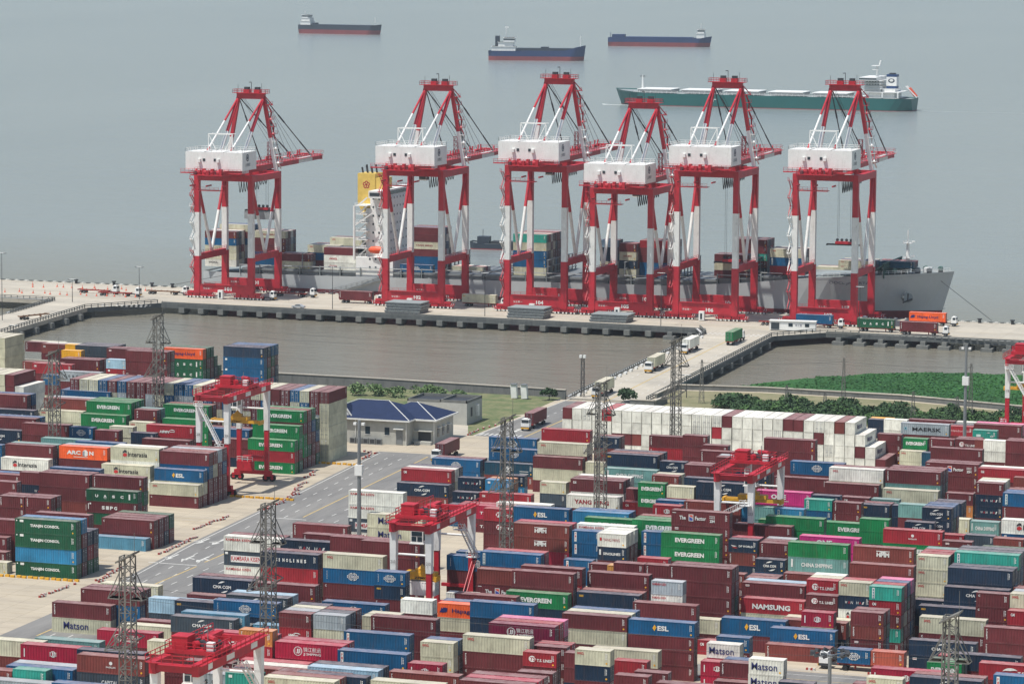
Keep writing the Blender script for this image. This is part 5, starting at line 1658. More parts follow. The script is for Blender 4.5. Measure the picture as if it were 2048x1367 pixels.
sts(-296.7, 6.6, '107', 'rightmost red and white quay crane numbered 107, beside the ship bow', 27, 24)
container('4', -507.2, 1179.8, 25.2, 2.7, 'S', lin((150, 156, 158)), '', 'grey container hanging from the leftmost quay crane over the ship', group='containers off the ground', seed=3)

# ---------------- ships ----------------
mat('hull_grey', (176, 180, 180), .5, 0, .08, .08, ((150, 140, 130), .4)); mat('hull_red', (112, 34, 40), .6); mat('hull_green', (20, 92, 88), .5, 0, .1, .05); mat('hull_blue', (38, 58, 98), .5, 0, .15, .05, ((92, 70, 66), .4)); mat('hull_dark', (50, 58, 68), .5, 0, .15, .05)
mat('hull_rust', (132, 62, 62), .6, 0, .2, .05); mat('deck_grey', (134, 142, 142), .7, 0, .15, .2); mat('deck_green', (76, 108, 100), .7); mat('funnel_yellow', (216, 184, 92), .5); mat('foam', (214, 220, 218), .9)
def hull(parent, L, Bm, prof, zbot, bands, bow=1, bulb=False, bowlen=.12, flare=1.0, n=44):
    """loft: stern x=0, bow x=L; prof(t)->deck height; bands: [(z, material)] upwards"""
    zs = [zbot] + [z for z, m in bands[:-1]]; mats = [m for z, m in bands]
    b = MB(); rings = []
    for i in range(n + 1):
        t = i / n; x = t * L; zd = prof(t); row = []
        zlev = zs + [zd]
        for z in zlev:
            f = (z - zbot) / max(.1, zd - zbot)
            tb = max(0, (t - (1 - bowlen * (1.5 - .75 * f * flare))) / (bowlen * (1.5 - .75 * f * flare)))
            ts = max(0, (.09 - t) / .09)
            half = Bm / 2 * (1 - tb ** 1.9) * (1 - (.28 if f > .5 else .55) * ts ** 2)
            xx = x + (f - .55) * (L * .02) * (1 if t > .9 else 0) * ((t - .9) / .1)
            row.append((xx, max(.05, half), z))
        rings.append(row)
    k = len(rings[0])
    for sg in (-1, 1):
        for j in range(k - 1):
            vs = []; fs = []
            for row in rings: vs += [(row[j][0], sg * row[j][1], row[j][2]), (row[j + 1][0], sg * row[j + 1][1], row[j + 1][2])]
            for i in range(n): f = (2 * i, 2 * i + 2, 2 * i + 3, 2 * i + 1); fs.append(f if sg < 0 else f[::-1])
            b.add(vs, fs, mats[j])
    for row in (rings[0],):
        for j in range(k - 1): b.add([(row[j][0], -row[j][1], row[j][2]), (row[j][0], row[j][1], row[j][2]), (row[j + 1][0], row[j + 1][1], row[j + 1][2]), (row[j + 1][0], -row[j + 1][1], row[j + 1][2])], [(0, 3, 2, 1)], mats[j])
    h = b.build('hull', parent)
    d = MB(); vs = []
    for row in rings: vs += [(row[-1][0], -row[-1][1], row[-1][2] - .6), (row[-1][0], row[-1][1], row[-1][2] - .6)]
    d.add(vs, [(2 * i, 2 * i + 2, 2 * i + 3, 2 * i + 1) for i in range(n)], 'deck_grey'); d.build('deck', parent)
    return h
# moored container ship
X0, Ls = -525.5, 269.5
def zdeck(x):
    P = [(-526, 5.5), (-478, 6.0), (-348, 7.6), (-322, 9.6), (-300, 12.2), (-285, 13.2), (-256, 14.6)]
    for (a, za_), (b_, zb_) in zip(P, P[1:]):
        if x <= b_: return za_ + (zb_ - za_) * max(0, (x - a)) / (b_ - a)
    return P[-1][1]
ship = thing('container_ship', 'grey moored container ship with yellow funnel stretching behind all the quay cranes', 'ship', (X0, 1197, 0))
hb = hull(ship, Ls, 33, lambda t: zdeck(X0 + t * Ls), ZW - .5, [(-.6, 'hull_red'), (1.2, 'hull_red'), (0, 'hull_grey')], bowlen=.17)
d = MB()
for i in range(26):
    x = 16 + i * 7.7; z = zdeck(X0 + x); d.box(x, -16.4, z, x + .3, -15.9, z + 3.3, 'deck_grey')
    d.box(x, -16.3, z + 1.4, x + 7.7, -16.1, z + 1.6, 'deck_grey'); d.box(x, -16.3, z + 2.9, x + 7.7, -16.1, z + 3.2, 'hull_grey')
    d.box(x + .6, -15.4, z + .1, x + 7, 15.4, z + 1.9, 'steel_grey')
d.build('hatch_coaming', ship)
for x in (40, 92, 118, 132, 160, 178, 205):
    z = zdeck(X0 + x); lb = MB()
    for k in range(9): lb.beam((x, -15.6 + k * 3.9, z), (x, -15.6 + k * 3.9, z + 7.5), .35, .35, 'steel_grey')
    for zz in (2.6, 5.0, 7.4): lb.box(x - .4, -15.8, z + zz, x + .4, 15.8, z + zz + .2, 'steel_grey')
    lb.build('lashing_bridge', ship)
s_ = MB(); xt = -465 - X0
s_.box(xt, -15.8, 6, xt + 14, 15.8, 13, 'white_paint')
s_.box(xt + 2.5, -12.5, 13, xt + 10, 14.5, 30, 'white_paint'); s_.box(xt + 4, -12.2, 30, xt + 10, 14.2, 34, 'white_paint'); s_.box(xt + 5, -16.5, 34, xt + 9.6, 16.5, 36.6, 'white_paint')
for k in range(7): z = 13 + k * 3; s_.box(xt - .6, -15.5, z, xt + 4, 12, z + .25, 'white_paint'); s_.rail([(xt - .5, -15.4, z + .2), (xt + 3.5, -15.4, z + .2)], 1, 'white_paint', .09); s_.beam((xt, -14, z), (xt + 3.5, -14, z + 3), .3, .5, 'white_paint')
s_.tube((xt - .8, -15.4, 12), (xt - .8, -15.4, 31), .45, 'white_paint', 8); s_.beam((xt - .8, -15.4, 24), (xt + 6.5, -15.4, 29), .4, .4, 'white_paint')
s_.build('superstructure', ship)
s_ = MB()
for zz in range(8, 33, 3):
    for k in range(2): s_.box(xt + 5 + k * 2.2, -12.6 if zz >= 13 else -15.9, zz + 1.2, xt + 5.6 + k * 2.2, -12.5 if zz >= 13 else -15.8, zz + 1.9, 'glass')
    for k in range(8): s_.box(xt + 10, -10.5 + k * 3, zz + 1.2, xt + 10.08, -9.9 + k * 3, zz + 1.9, 'glass')
s_.box(xt + 9.6, -15.8, 34.8, xt + 9.7, 15.8, 36, 'glass'); s_.box(xt + 5.4, -16.6, 34.8, xt + 9.2, -16.5, 36, 'glass'); s_.build('window', ship)
fu = MB(); fu.prism([(xt - 2.6, -7.5), (xt + 4, -7.5), (xt + 4, .5), (xt - 2.6, .5)], 31.5, 42, 'funnel_yellow')
fu.add([(xt - 2.6, -7.5, 31.5), (xt + 4, -7.5, 31.5), (xt + 2.2, -7.5, 26.5), (xt - .2, -7.5, 26.5), (xt - 2.6, .5, 31.5), (xt + 4, .5, 31.5), (xt + 2.2, .5, 26.5), (xt - .2, .5, 26.5)], [(0, 3, 2, 1), (4, 5, 6, 7), (0, 4, 7, 3), (1, 2, 6, 5), (3, 7, 6, 2)], 'funnel_yellow')
for k in range(6): fu.tube((xt - 1.5 + k * .9, -5 + k % 2 * 2, 42), (xt - 1.9 + k * .9, -5 + k % 2 * 2, 44 + k % 3 * .5), .35, 'steel_dark', 8)
fu.box(xt + 4, -7.2, 28, xt + 7.5, .2, 40.5, 'funnel_yellow')
for i in range(5):
    t_ = pi / 2 + i * 2 * pi / 5; disc3(fu, (xt + .7 + cos(t_) * .8, -7.5, 38 + sin(t_) * .8), (1, 0, 0), (0, 0, 1), .62, lin((170, 40, 40)), .03, 10); disc3(fu, (xt + .7 + cos(t_) * .7, -7.5, 38 + sin(t_) * .7), (1, 0, 0), (0, 0, 1), .3, lin((235, 200, 120)), .05, 8)
disc3(fu, (xt + .7, -7.5, 38), (1, 0, 0), (0, 0, 1), .6, lin((170, 40, 40)), .04)
fu.build('funnel', ship)
lf = MB(); n = 12
for (a, ra), (c, rc) in zip([(0, .3), (.8, 1.1), (3, 1.35), (5.6, 1.1), (6.6, .4)], [(.8, 1.1), (3, 1.35), (5.6, 1.1), (6.6, .4)]): lf.tube((xt + 5 + a, -16.2, 15.8), (xt + 5 + c, -16.2, 15.8), ra, 'orange_paint', 12, rc)
lf.build('lifeboat', ship)
ms = MB(); xm = -269.8 - X0; ms.tube((xm, 0, 13), (xm, 0, 24), .9, 'white_paint', 10, .45); ms.tube((xm, 0, 24), (xm, 0, 28), .2, 'white_paint', 6)
for zz in (18.5, 23.5): ms.box(xm - 1.3, -1.3, zz, xm + 1.3, 1.3, zz + .2, 'white_paint'); ms.rail([(xm - 1.3, -1.3, zz), (xm + 1.3, -1.3, zz)], 1, 'white_paint', .09, 1); ms.box(xm + 1.3, -.3, zz + .5, xm + 2.4, .3, zz + .9, 'white_paint')
ms.build('mast', ship)
bw = MB()
for k in range(12): xx = xm - 16 + k * 2.4 + (k * 7 % 3) * .4; yy = -7 + (k * 5 % 12); zz = zdeck(X0 + xx); bw.tube((xx, yy, zz + .8), (xx, yy + 1.8, zz + .8), .8, 'deck_green' if k % 2 else 'steel_grey', 10); bw.box(xx - .6, yy - .3, zz - .5, xx + .6, yy + 2.2, zz + .4, 'steel_dark')
bw.box(xm + 6, -2, 14, xm + 8.5, 1, 15.6, 'white_paint'); bw.build('deck_gear', ship)
br_ = MB(); xb = -279.5 - X0
for k in range(10): y = -13 + k * 2.9; br_.beam((xb - 2.5, y, 13), (xb + 4.5, y, 17.2), .3, .3, 'deck_green'); br_.beam((xb + 4.5, y, 12.5), (xb + 4.5, y, 17.6), .4, .4, 'deck_green')
for zz in (14.5, 16, 17.4): br_.box(xb + 4.3, -14, zz, xb + 4.7, 14, zz + .3, 'deck_green')
br_.add([(xb + 4.45, -13.6, 13), (xb + 4.45, 13.6, 13), (xb + 4.45, 13.6, 17.4), (xb + 4.45, -13.6, 17.4)], [(0, 1, 2, 3), (3, 2, 1, 0)], 'deck_green'); br_.build('breakwater', ship)
an = MB(); xa = -266.5 - X0; an.tube((xa - 1.6, -9.6, 6.2), (xa - .2, -11.6, 6.2), 1.7, 'deck_grey', 8); an.beam((xa - 2, -11.9, 4.6), (xa + 1.2, -11.6, 5.8), 1.0, .5, 'steel_dark'); an.beam((xa - .5, -11.6, 5.2), (xa - .3, -11.6, 7.6), .5, .5, 'steel_dark'); an.build('anchor', ship)
nm = MB(); txt(nm, 'OOCL JAKARTA', (-293 - X0, -16.2, 10.1), (.985, .17, 0), (0, 0, 1), 13.5, 1.2, lin((52, 60, 84)), .0, .5); nm.build('ship_name', ship)
rl = MB(); 
for a in range(0, 12): x = Ls - 24 + a * 2; 
rl.rail([(Ls - 40, -14.5, zdeck(X0 + Ls - 40)), (Ls - 22, -12, zdeck(X0 + Ls - 22)), (Ls - 8, -6, 14.2), (Ls + 1, -.5, 14.6)], 1.1, 'white_paint', .1, 2); rl.build('railing', ship)
gw = MB(); gw.beam((-478 - X0, -18, -1), (-454 - X0, -17, 5.6), 1.2, .25, 'steel_grey'); gw.rail([(-478 - X0, -18.5, -.8), (-454 - X0, -17.5, 5.8)], 1.1, 'steel_grey', .09); gw.rail([(-478 - X0, -17.5, -.8), (-454 - X0, -16.5, 5.8)], 1.1, 'steel_grey', .09); gw.build('gangway', ship)
# cargo on the ship
SHIPC = [(-523.7, 1182.5, 20.2, 5, 5, 'M,B,C,C CB,W OB', '4'), (-521.4, 1190.5, 22.0, 5, 3, 'C,M', '4'), (-508.0, 1190.5, 20.1, 4, 4, 'C YD,M,M,B', '4'), (-495.1, 1182.5, 13.1, 2, 3, 'M,C', '4'), (-486.0, 1187.5, 16.1, 3, 4, 'C OO,B,M', '4'),
 (-477.7, 1182.5, 15.9, 3, 3, 'M,W OR,W OR', '4'), (-479.0, 1191.5, 18.6, 4, 3, 'C OO,C,M,M', '4'), (-451.8 + 3, 1182.5, 11.0, 1, 1, 'B CO', '4'), (-449.4 + 2, 1188, 23.7, 5, 4, 'M,M,C YD,M,B', '4'), (-432.4, 1190, 10.2, 1, 3, 'C', '4'),
 (-406.7, 1182.5, 23.2, 5, 8, 'T,C OO,B,B,C', '4'), (-377.3, 1190, 21.4, 4, 3, 's,N,N,C', '2'), (-368.5, 1184.5, 21.1, 4, 3, 'M,C YD,N,C', '2'), (-362.1, 1187.5, 22.1, 4, 4, 'R,M,M,B', '4'), (-330.9, 1195, 23.1, 4, 4, 'M,M,T,M', '4'),
 (-333.9, 1182.5, 18.8, 3, 3, 'M,C,M', '4'), (-314.8, 1184.5, 21.2, 2, 4, 'C OO,B PX', '4'), (-300.0, 1190, 15.1, 1, 3, 'C', '4'), (-290.9, 1184.5, 18.1, 2, 4, 'C OO,C OO', '4'), (-278.9, 1192, 17.7, 2, 3, 'Q,Q', '4')]
sc = MB(); rs = random.Random(8); k_i = 0
for (x, y, zt, n_, rows_, cs, kd) in SHIPC:
    cl = [c.split() for c in cs.split(',')]; zb_ = zdeck(x) + 2.0; h_ = 2.62
    n_tot = max(n_, int((zt - zb_) / h_ + .5)); h_ = (zt - zb_) / n_tot
    for r_ in range(rows_):
        for k in range(n_tot):
            top = n_tot - 1 - k
            c = cl[top] if (r_ == 0 and top < len(cl)) else [rs.choice('MMMCBNWQKSMR')]
            M = Matrix.Translation((x, y + r_ * 2.52, zb_ + k * h_)) @ Matrix.Diagonal((1, 1, (h_ - .03) / HB, 1))
            stack_piece(sc, kd, M, ccol(c[0], rs), False, c[1] if len(c) > 1 else '', True, False, k_i); k_i += 1
tag(sc.build('ship_containers'), 'containers loaded in bays on the deck of the moored ship', 'containers', 'containers on the ship deck', 'stuff')

def freighter(name, label, x, y, L, Bm, rz, prof, bands, sup, supx, extras):
    t = thing(name, label, 'ship', (x, y, 0), rz, 'ships passing out at sea'); hull(t, L, Bm, prof, ZW - .3, bands)
    b = MB(); z0 = prof(supx / L)
    for (dx0, dx1, w, z_a, z_b) in sup: b.box(supx + dx0, -w / 2, z0 + z_a, supx + dx1, w / 2, z0 + z_b, 'white_paint'); b.box(supx + dx0 - .5, -w / 2 - .5, z0 + z_b - .3, supx + dx1 + .5, w / 2 + .5, z0 + z_b, 'white_paint')
    b.build('superstructure', t)
    w_ = MB(); a = sup[-1]; w_.box(supx + a[0] - .1, -a[2] / 2 - .1, z0 + a[4] - 2.2, supx + a[1] + .1, a[2] / 2 + .1, z0 + a[4] - 1.0, 'glass'); w_.build('window', t)
    extras(t, z0)
    return t
def ex1(t, z0):
    b = MB(); b.tube((6, 0, z0 + 5), (6, 0, z0 + 15), .3, 'white_paint'); b.tube((90, 0, 9), (90, 0, 15), .25, 'white_paint'); b.build('mast', t)
    b = MB(); b.box(4, -1.5, z0 + 4, 6.5, 1.5, z0 + 10, 'white_paint'); b.build('funnel', t)
    b = MB(); b.box(20, -6, 4.4, 86, 6, 6.4, 'hull_dark'); b.box(17, -5, 4.4, 20, 5, 8, 'hull_dark'); b.build('hatch_coaming', t)
freighter('cargo_ship', 'small dark cargo ship showing a red underside, farthest left at sea', -1513, 3676, 97, 15, -.05, lambda t: 5.2 + 2.2 * max(0, (t - .85) / .15) + (.6 if t < .14 else 0), [(1.0, 'hull_rust'), (0, 'hull_dark')], [(0, 12, 12, 0, 4), (1, 11, 11, 4, 7.5), (2, 9, 12, 7.5, 11)], 3, ex1)
def ex2(t, z0):
    b = MB(); b.tube((16, 0, z0 + 10), (16, 0, z0 + 22), .35, 'white_paint'); b.box(15, -.3, z0 + 20.5, 18, .3, z0 + 22, 'white_paint'); b.tube((84, 0, 9), (84, 0, 19), .3, 'white_paint'); b.build('mast', t)
    b = MB(); b.box(6, -2.5, z0 + 4, 10, 2.5, z0 + 13.5, 'hull_dark'); b.build('funnel', t)
    b = MB(); b.box(26, -6, 5.5, 80, 6, 7.6, 'hull_dark'); b.box(48, -4, 7.6, 55, 4, 8.8, 'hull_dark'); b.build('hatch_coaming', t)
freighter('cargo_ship', 'dark blue cargo ship with white bridge and mast at its left end', -1097, 3118, 88, 16, .25, lambda t: 5.0 + 4.5 * max(0, (t - .8) / .2) + (1.2 * max(0, t - .2)), [(.2, 'hull_rust'), (0, 'hull_blue')], [(0, 22, 13, 0, 4), (6, 20, 12, 4, 8), (11, 21, 14, 8, 12)], 3, ex2)
def ex3(t, z0):
    b = MB(); b.tube((94, 0, z0 + 9), (94, 0, z0 + 15), .3, 'white_paint'); b.tube((2, 0, 5), (2, 0, 10), .25, 'hull_blue'); b.build('mast', t)
    b = MB(); b.box(4, -5, 4, 17, 5, 8.2, 'hull_blue'); b.build('aft_house', t)
    b = MB(); b.box(18, -6, 4, 86, 6, 5.9, 'hull_blue'); b.build('hatch_coaming', t)
freighter('cargo_ship', 'long low blue cargo ship with its white bridge at the right end', -1100, 3492, 104, 16, .17, lambda t: 5.0 + 2.0 * max(0, (t - .9) / .1), [(.6, 'hull_rust'), (0, 'hull_blue')], [(0, 8, 12, 0, 5), (1, 7.5, 11, 5, 9)], 90, ex3)
# green bulk carrier heading left
bc = thing('bulk_carrier', 'large green bulk carrier heading left behind the cranes', 'ship', (-553, 2466, 0), pi, 'ships passing out at sea')
hull(bc, 216, 32, lambda t: 5.2 + 2.4 * max(0, (t - .88) / .12), ZW - .3, [(-3.1, 'hull_rust'), (0, 'hull_green')], bowlen=.08)
b = MB()
for k in range(5): b.box(46 + k * 32, -11, 8.2, 70 + k * 32, 11, 11.4, 'steel_grey'); b.box(45.4 + k * 32, -11.6, 11.4, 70.6 + k * 32, 11.6, 12.2, 'white_paint')
b.build('hatch_cover', bc)
b = MB(); b.rail([(36, 15.6, 8), (200, 15.6, 8)], 1.6, 'white_paint', .3, 3); b.rail([(36, 14.2, 8), (200, 14.2, 8)], 2.6, 'white_paint', .25, 4); b.build('railing', bc)
b = MB(); b.box(9, -14, 8, 40, 14, 8.4, 'white_paint'); b.box(8, -13.8, 14, 38, 13.8, 14.6, 'white_paint')
for xx in (9, 20, 37): b.beam((xx, 13.6, 8), (xx, 13.6, 14), 1, .8, 'white_paint')
b.box(12, -11, 8, 30, 11, 14, 'white_paint'); b.box(22, -10, 14.6, 34, 10, 20, 'white_paint'); b.box(12, -9, 14.6, 21, 9, 17.6, 'white_paint')
for k in range(4): b.box(22 - .5, -12, 17 + k * 3, 35, 12, 17.4 + k * 3, 'white_paint'); b.box(23, -9, 14.6 + k * 3, 33.5, 9, 17 + k * 3, 'white_paint')
b.box(24, -15.8, 26.6, 36, 15.8, 29.8, 'white_paint'); b.box(8, 12.5, 17.6, 22, 13.4, 18.2, 'white_paint'); b.build('superstructure', bc)
b = MB(); b.box(23.9, 15.8, 27.5, 36.1, 15.9, 29, 'glass')
for k in range(4):
    for j in range(5): b.box(23.6 + j * 2, 9.0, 15.6 + k * 3, 24.5 + j * 2, 9.08, 16.5 + k * 3, 'glass')
b.build('window', bc)
b = MB(); b.prism([(12.5, -3.5), (19.5, -3.5), (19.5, 3.5), (12.5, 3.5)], 17.6, 23, 'logo_blue'); b.prism([(12.4, -3.6), (19.6, -3.6), (19.6, 3.6), (12.4, 3.6)], 20.5, 30, 'white_paint'); b.prism([(12.4, -3.6), (19.6, -3.6), (19.6, 3.6), (12.4, 3.6)], 30.02, 32.6, 'logo_blue'); b.box(14, -2, 32.6, 18, 2, 34, 'steel_dark')
disc3(b, (16, 3.62, 26), (-1, 0, 0), (0, 0, 1), 2.3, lin((24, 40, 60)), .05); disc3(b, (16, 3.62, 26.3), (-1, 0, 0), (0, 0, 1), 1.4, WH, .1); b.build('funnel', bc)
b = MB(); b.tube((27, 0, 29.8), (27, 0, 41), 1.0, 'white_paint', 8, .5); b.box(25.5, -3, 37, 30, 3, 37.4, 'white_paint'); b.box(25.5, -3, 41, 30.5, 3, 41.5, 'white_paint'); b.tube((25.5, 0, 41), (24.5, 0, 47), .7, 'white_paint', 6); b.tube((198, 0, 9), (198, 0, 26), .9, 'white_paint', 8, .45); b.box(196, -.4, 24.5, 200, .4, 25.2, 'steel_dark'); b.build('mast', bc)
b = MB(); b.beam((3, 5, 19), (-6 + 4, 5, 10), 2.4, 2.4, 'orange_paint'); b.beam((5, 7, 21), (-3, 7, 9), .8, .8, 'white_paint'); b.beam((5, 3, 21), (-3, 3, 9), .8, .8, 'white_paint'); b.build('lifeboat', bc)
b = MB(); txt(b, 'SILK', (203, 12.2, 5.2), (-.97, .2, 0), (0, 0, 1), 7.5, 1.9, WH, .03, .8); txt(b, '丝路', (202, 12.6, 2.6), (-.97, .2, 0), (0, 0, 1), 5, 1.6, WH, .0, .8); b.box(139, 16.05, 2.5, 143, 16.15, 3.2, 'white_paint'); b.box(140.7, 16.05, .5, 141.3, 16.15, 3.2, 'white_paint'); b.build('ship_name', bc)
for ch in bc.children:
    if not ch.name.startswith(('hull', 'deck')): ch.scale = (1, 1, .66)
mat('foam_thin', (166, 174, 172), .9)
wk = MB(); wk.add([(-553 - 219, 2452, ZW + .05), (-553 - 190, 2448, ZW + .05), (-553 - 195, 2446.5, ZW + .05), (-553 - 222, 2449, ZW + .05), (-553 - 226, 2458, ZW + .05)], [(0, 1, 2, 3, 4)], 'foam'); wk.add([(-548, 2466, ZW + .05), (-440, 2467, ZW + .05), (-440, 2466, ZW + .05), (-548, 2464, ZW + .05)], [(3, 2, 1, 0)], 'foam_thin')
tag(wk.build('wake'), 'thin white foam wake at the bow and stern of the green bulk carrier', 'wake', kind='stuff')
# small dark boat
sb = thing('work_boat', 'small dark work boat on the water between the second and third quay cranes', 'boat', (-497, 1392, 0), .1)
hull(sb, 22, 7, lambda t: -1.2 + 1.2 * max(0, (t - .7) / .3) + (.8 * max(0, (.25 - t) / .25)), ZW - .2, [(-3.2, 'hull_rust'), (0, 'hull_dark')], bowlen=.2)
b = MB(); b.box(3, -2, -1.2, 8, 2, 1.6, 'hull_dark'); b.box(9, -2.6, -1.2, 18, 2.6, -.2, 'steel_dark'); b.build('deck_house', sb); b = MB(); b.tube((5, 0, 1.6), (5, 0, 4.5), .12, 'steel_dark'); b.build('mast', sb)

# ---------------- yard gantries ----------------
def rtg(x0, y0, num, label, troll, spz, splen=12.2, H=22.3, stair_side=0):
    R, Wt = 'crane_red', 'crane_white'; B_, S_ = 7.1, 23.5; wr = 12.3
    t = thing('yard_gantry', label, 'crane', (x0, y0, 0), 0, 'rubber tyred gantry cranes in the yard')
    for x in (0, B_):
        for y in (0, S_):
            b = MB(); b.beam((x, y, 2.4), (x, y, wr), 1.0, .95, R); b.beam((x, y, wr), (x, y, H - 1.9), 1.1, 1.15, Wt, 1.3, 1.3); b.build('leg', t)
    for y in (0, S_):
        b = MB(); b.box(-1.2, y - .55, 1.6, B_ + 1.2, y + .55, 2.5, R); b.box(1, y - .35, 5.4, B_ - 1, y + .35, 6.0, R)
        b.build('sill_beam', t)
        for x in (-.6, B_ + .6):
            w = MB()
            for d in (-.85, .85): w.tube((x + d, y - .35, .8), (x + d, y + .35, .8), .8, 'tyre', 14); w.tube((x + d, y - .38, .8), (x + d, y - .3, .8), .4, R, 10)
            w.box(x - 1.2, y - .5, 1.2, x + 1.2, y + .5, 1.6, R); w.build('wheel_set', t)
        b = MB(); b.tube((.5, y, H - 6.2), (B_ - .5, y, H - 6.2), .22, Wt, 8); b.build('tie_tube', t)
    for k, x in enumerate((0, B_)):
        b = MB(); b.box(x - .55, -1.2, H - 1.9, x + .55, S_ + 1.2, H, R); b.box(x - .6, -.6, H - 2.0, x + .6, .6, H - 1.5, R)
        xx = x + (.9 if k else -.9)
        b.box(min(xx - .35, xx + .35), -1, H - .25, max(xx - .35, xx + .35), S_ + 1, H - .15, R); b.rail([(xx + (.3 if k else -.3), -1, H - .15), (xx + (.3 if k else -.3), S_ + 1, H - .15)], 1.2, R, .1, 1.8)
        if k:
            b.box(x + .56, 2.5, H - 1.5, x + .6, 4.1, H - .4, 'white_paint'); b.box(x + .56, 9.5, H - 1.5, x + .6, 12.5, H - .5, 'white_paint'); b.box(x + .56, 19, H - 1.5, x + .6, 21.5, H - .5, 'white_paint')
        b.build('girder', t)
    b = MB(); b.box(.55, -1.0, H - 1.5, B_ - .55, -.2, H - .5, R); b.box(.55, S_ + .2, H - 1.5, B_ - .55, S_ + 1.0, H - .5, R)
    b.rail([(0, -1.6, H), (B_, -1.6, H)], 1.2, R, .1, 1.5); b.box(-.4, -1.9, H - .1, B_ + .4, -1.2, H, R); b.build('end_tie', t)
    n = MB(); txt(n, num, (-.4, -.66, wr + 1.6), (1, 0, 0), (0, 0, 1), .9, .6, lin((60, 60, 60)), .0, .05); txt(n, num, (B_ - .4, -.66, wr + 1.6), (1, 0, 0), (0, 0, 1), .9, .6, lin((60, 60, 60)), .0, .05); n.build('number', t)
    # stair
    b = MB(); ys = -.9 if stair_side == 0 else S_
    if stair_side == 0: p, q = Vector((.6, -.9, wr + .6)), Vector((B_ - .9, -.9, H - 6.4))
    elif stair_side == 1: p, q = Vector((.6, -.9, H - 2.6)), Vector((B_ - 1.2, -.9, wr - 1))
    else: p, q = Vector((B_ + .9, S_ - 9, H - 3.4)), Vector((B_ + .9, S_ - 1.5, wr - .5))
    n_ = Vector((0, -1, 0)) if stair_side < 2 else Vector((1, 0, 0))
    for o in (0, .85):
        b.beam(p + n_ * o, q + n_ * o, .14, .32, Wt); b.beam(p + n_ * o + Vector((0, 0, 1.1)), q + n_ * o + Vector((0, 0, 1.1)), .1, .1, Wt)
    for k in range(16):
        c = p + (q - p) * (k / 15); b.box(c.x - .25, c.y + min(0, n_.y * .85), c.z, c.x + .25 + max(0, n_.x * .85), c.y + .05, c.z + .08, Wt); b.beam(c + n_ * .85, c + n_ * .85 + Vector((0, 0, 1.1)), .07, .07, Wt)
    for c in (p, q): b.box(c.x - 1.1, c.y - 1.0, c.z - .1, c.x + 1.1, c.y + .2, c.z, Wt); b.rail([(c.x - 1.1, c.y - 1, c.z), (c.x + 1.1, c.y - 1, c.z)], 1.1, Wt, .09, 1)
    b.build('stair', t)
    b = MB(); g0 = q if stair_side else p; g1 = Vector((B_ * .75, -.7, 3)) if stair_side < 2 else Vector((B_ + .8, S_ - 9, 3.5))
    for o in (0, .7): b.beam(g0 + Vector((0, 0, -.1)) + n_ * o, g1 + n_ * o, .16, .28, R)
    b.build('lower_stair', t)
    # trolley with machinery, cab, spreader
    b = MB(); b.box(-.7, troll - 3.2, H + .15, B_ + .7, troll + 3.2, H + .75, R)
    b.box(.3, troll - 2.6, H + .75, 2.9, troll + .2, H + 2.6, R); b.box(.2, troll - 2.7, H + 2.6, 3.0, troll + .3, H + 2.75, R)
    for k in range(6): b.tube((3.6 + k * .55, troll - 1.8 + (k % 3), H + 1.4), (4.0 + k * .55, troll - 1.0 + (k % 3), H + 1.4), .55, 'steel_dark' if k % 2 else R, 10)
    b.tube((4.2, troll + 2, H + 2.0), (7.2, troll - 1.6, H + 2.4), .45, R, 8); b.box(6.2, troll - 2.9, H + .75, 7.3, troll - 1.8, H + 2.1, 'white_paint')
    for k in range(7): b.box(.5 + k * .95, troll + 1.6, H + .75, 1.0 + k * .95, troll + 2.6, H + 1.2 + (k * 5 % 3) * .35, 'steel_dark' if k % 2 == 0 else R)
    b.rail([(-.6, troll - 3.1, H + .75), (B_ + .6, troll - 3.1, H + .75), (B_ + .6, troll + 3.1, H + .75), (-.6, troll + 3.1, H + .75), (-.6, troll - 3.1, H + .75)], 1.2, R, .1, 1.4)
    b.beam((5.2, troll, H + 1), (5.2, troll, H + 3.6), .1, .1, 'steel_grey'); b.build('trolley', t)
    c = MB(); c.box(2.4, troll - 3.0, H - 4.4, 4.9, troll - .9, H - 1.9, 'white_paint'); c.box(2.2, troll - 3.2, H - 4.6, 5.1, troll - .7, H - 4.4, 'white_paint'); cab = c.build('cab', t)
    c = MB(); c.box(2.6, troll - 3.06, H - 4.1, 3.55, troll - 3.0, H - 3.2, 'glass'); c.box(3.75, troll - 3.06, H - 4.1, 4.7, troll - 3.0, H - 3.2, 'glass'); c.box(2.6, troll - 3.06, H - 3.05, 4.7, troll - 3.0, H - 2.2, 'glass'); c.box(4.9, troll - 2.8, H - 3.9, 4.96, troll - 1.1, H - 2.3, 'glass'); c.build('window', cab)
    c = MB()
    for xx in (1.8, 5.2):
        for yy in (-.7, .7): c.beam((xx, troll + yy, H + .2), (xx, troll + yy, spz + 1.8), .06, .06, 'cable')
    c.build('hoist_rope', t)
    s = MB(); cx = B_ / 2
    s.box(cx - 3, troll - 1.0, spz + .9, cx + 3, troll + 1.0, spz + 1.7, 'machine_yellow'); s.box(cx - 1.0, troll - .8, spz + 1.7, cx + 1.2, troll + .8, spz + 2.3, 'machine_yellow')
    s.add([(cx - .6, troll - .5, spz + 2.3), (cx + .8, troll - .5, spz + 2.3), (cx + .8, troll + .5, spz + 2.3), (cx - .6, troll + .5, spz + 2.3), (cx + .1, troll, spz + 3.2)], [(0, 1, 4), (1, 2, 4), (2, 3, 4), (3, 0, 4)], 'machine_yellow')
    s.box(cx - splen / 2, troll - .8, spz + .2, cx + splen / 2, troll - .45, spz + .85, 'machine_yellow'); s.box(cx - splen / 2, troll + .45, spz + .2, cx + splen / 2, troll + .8, spz + .85, 'machine_yellow')
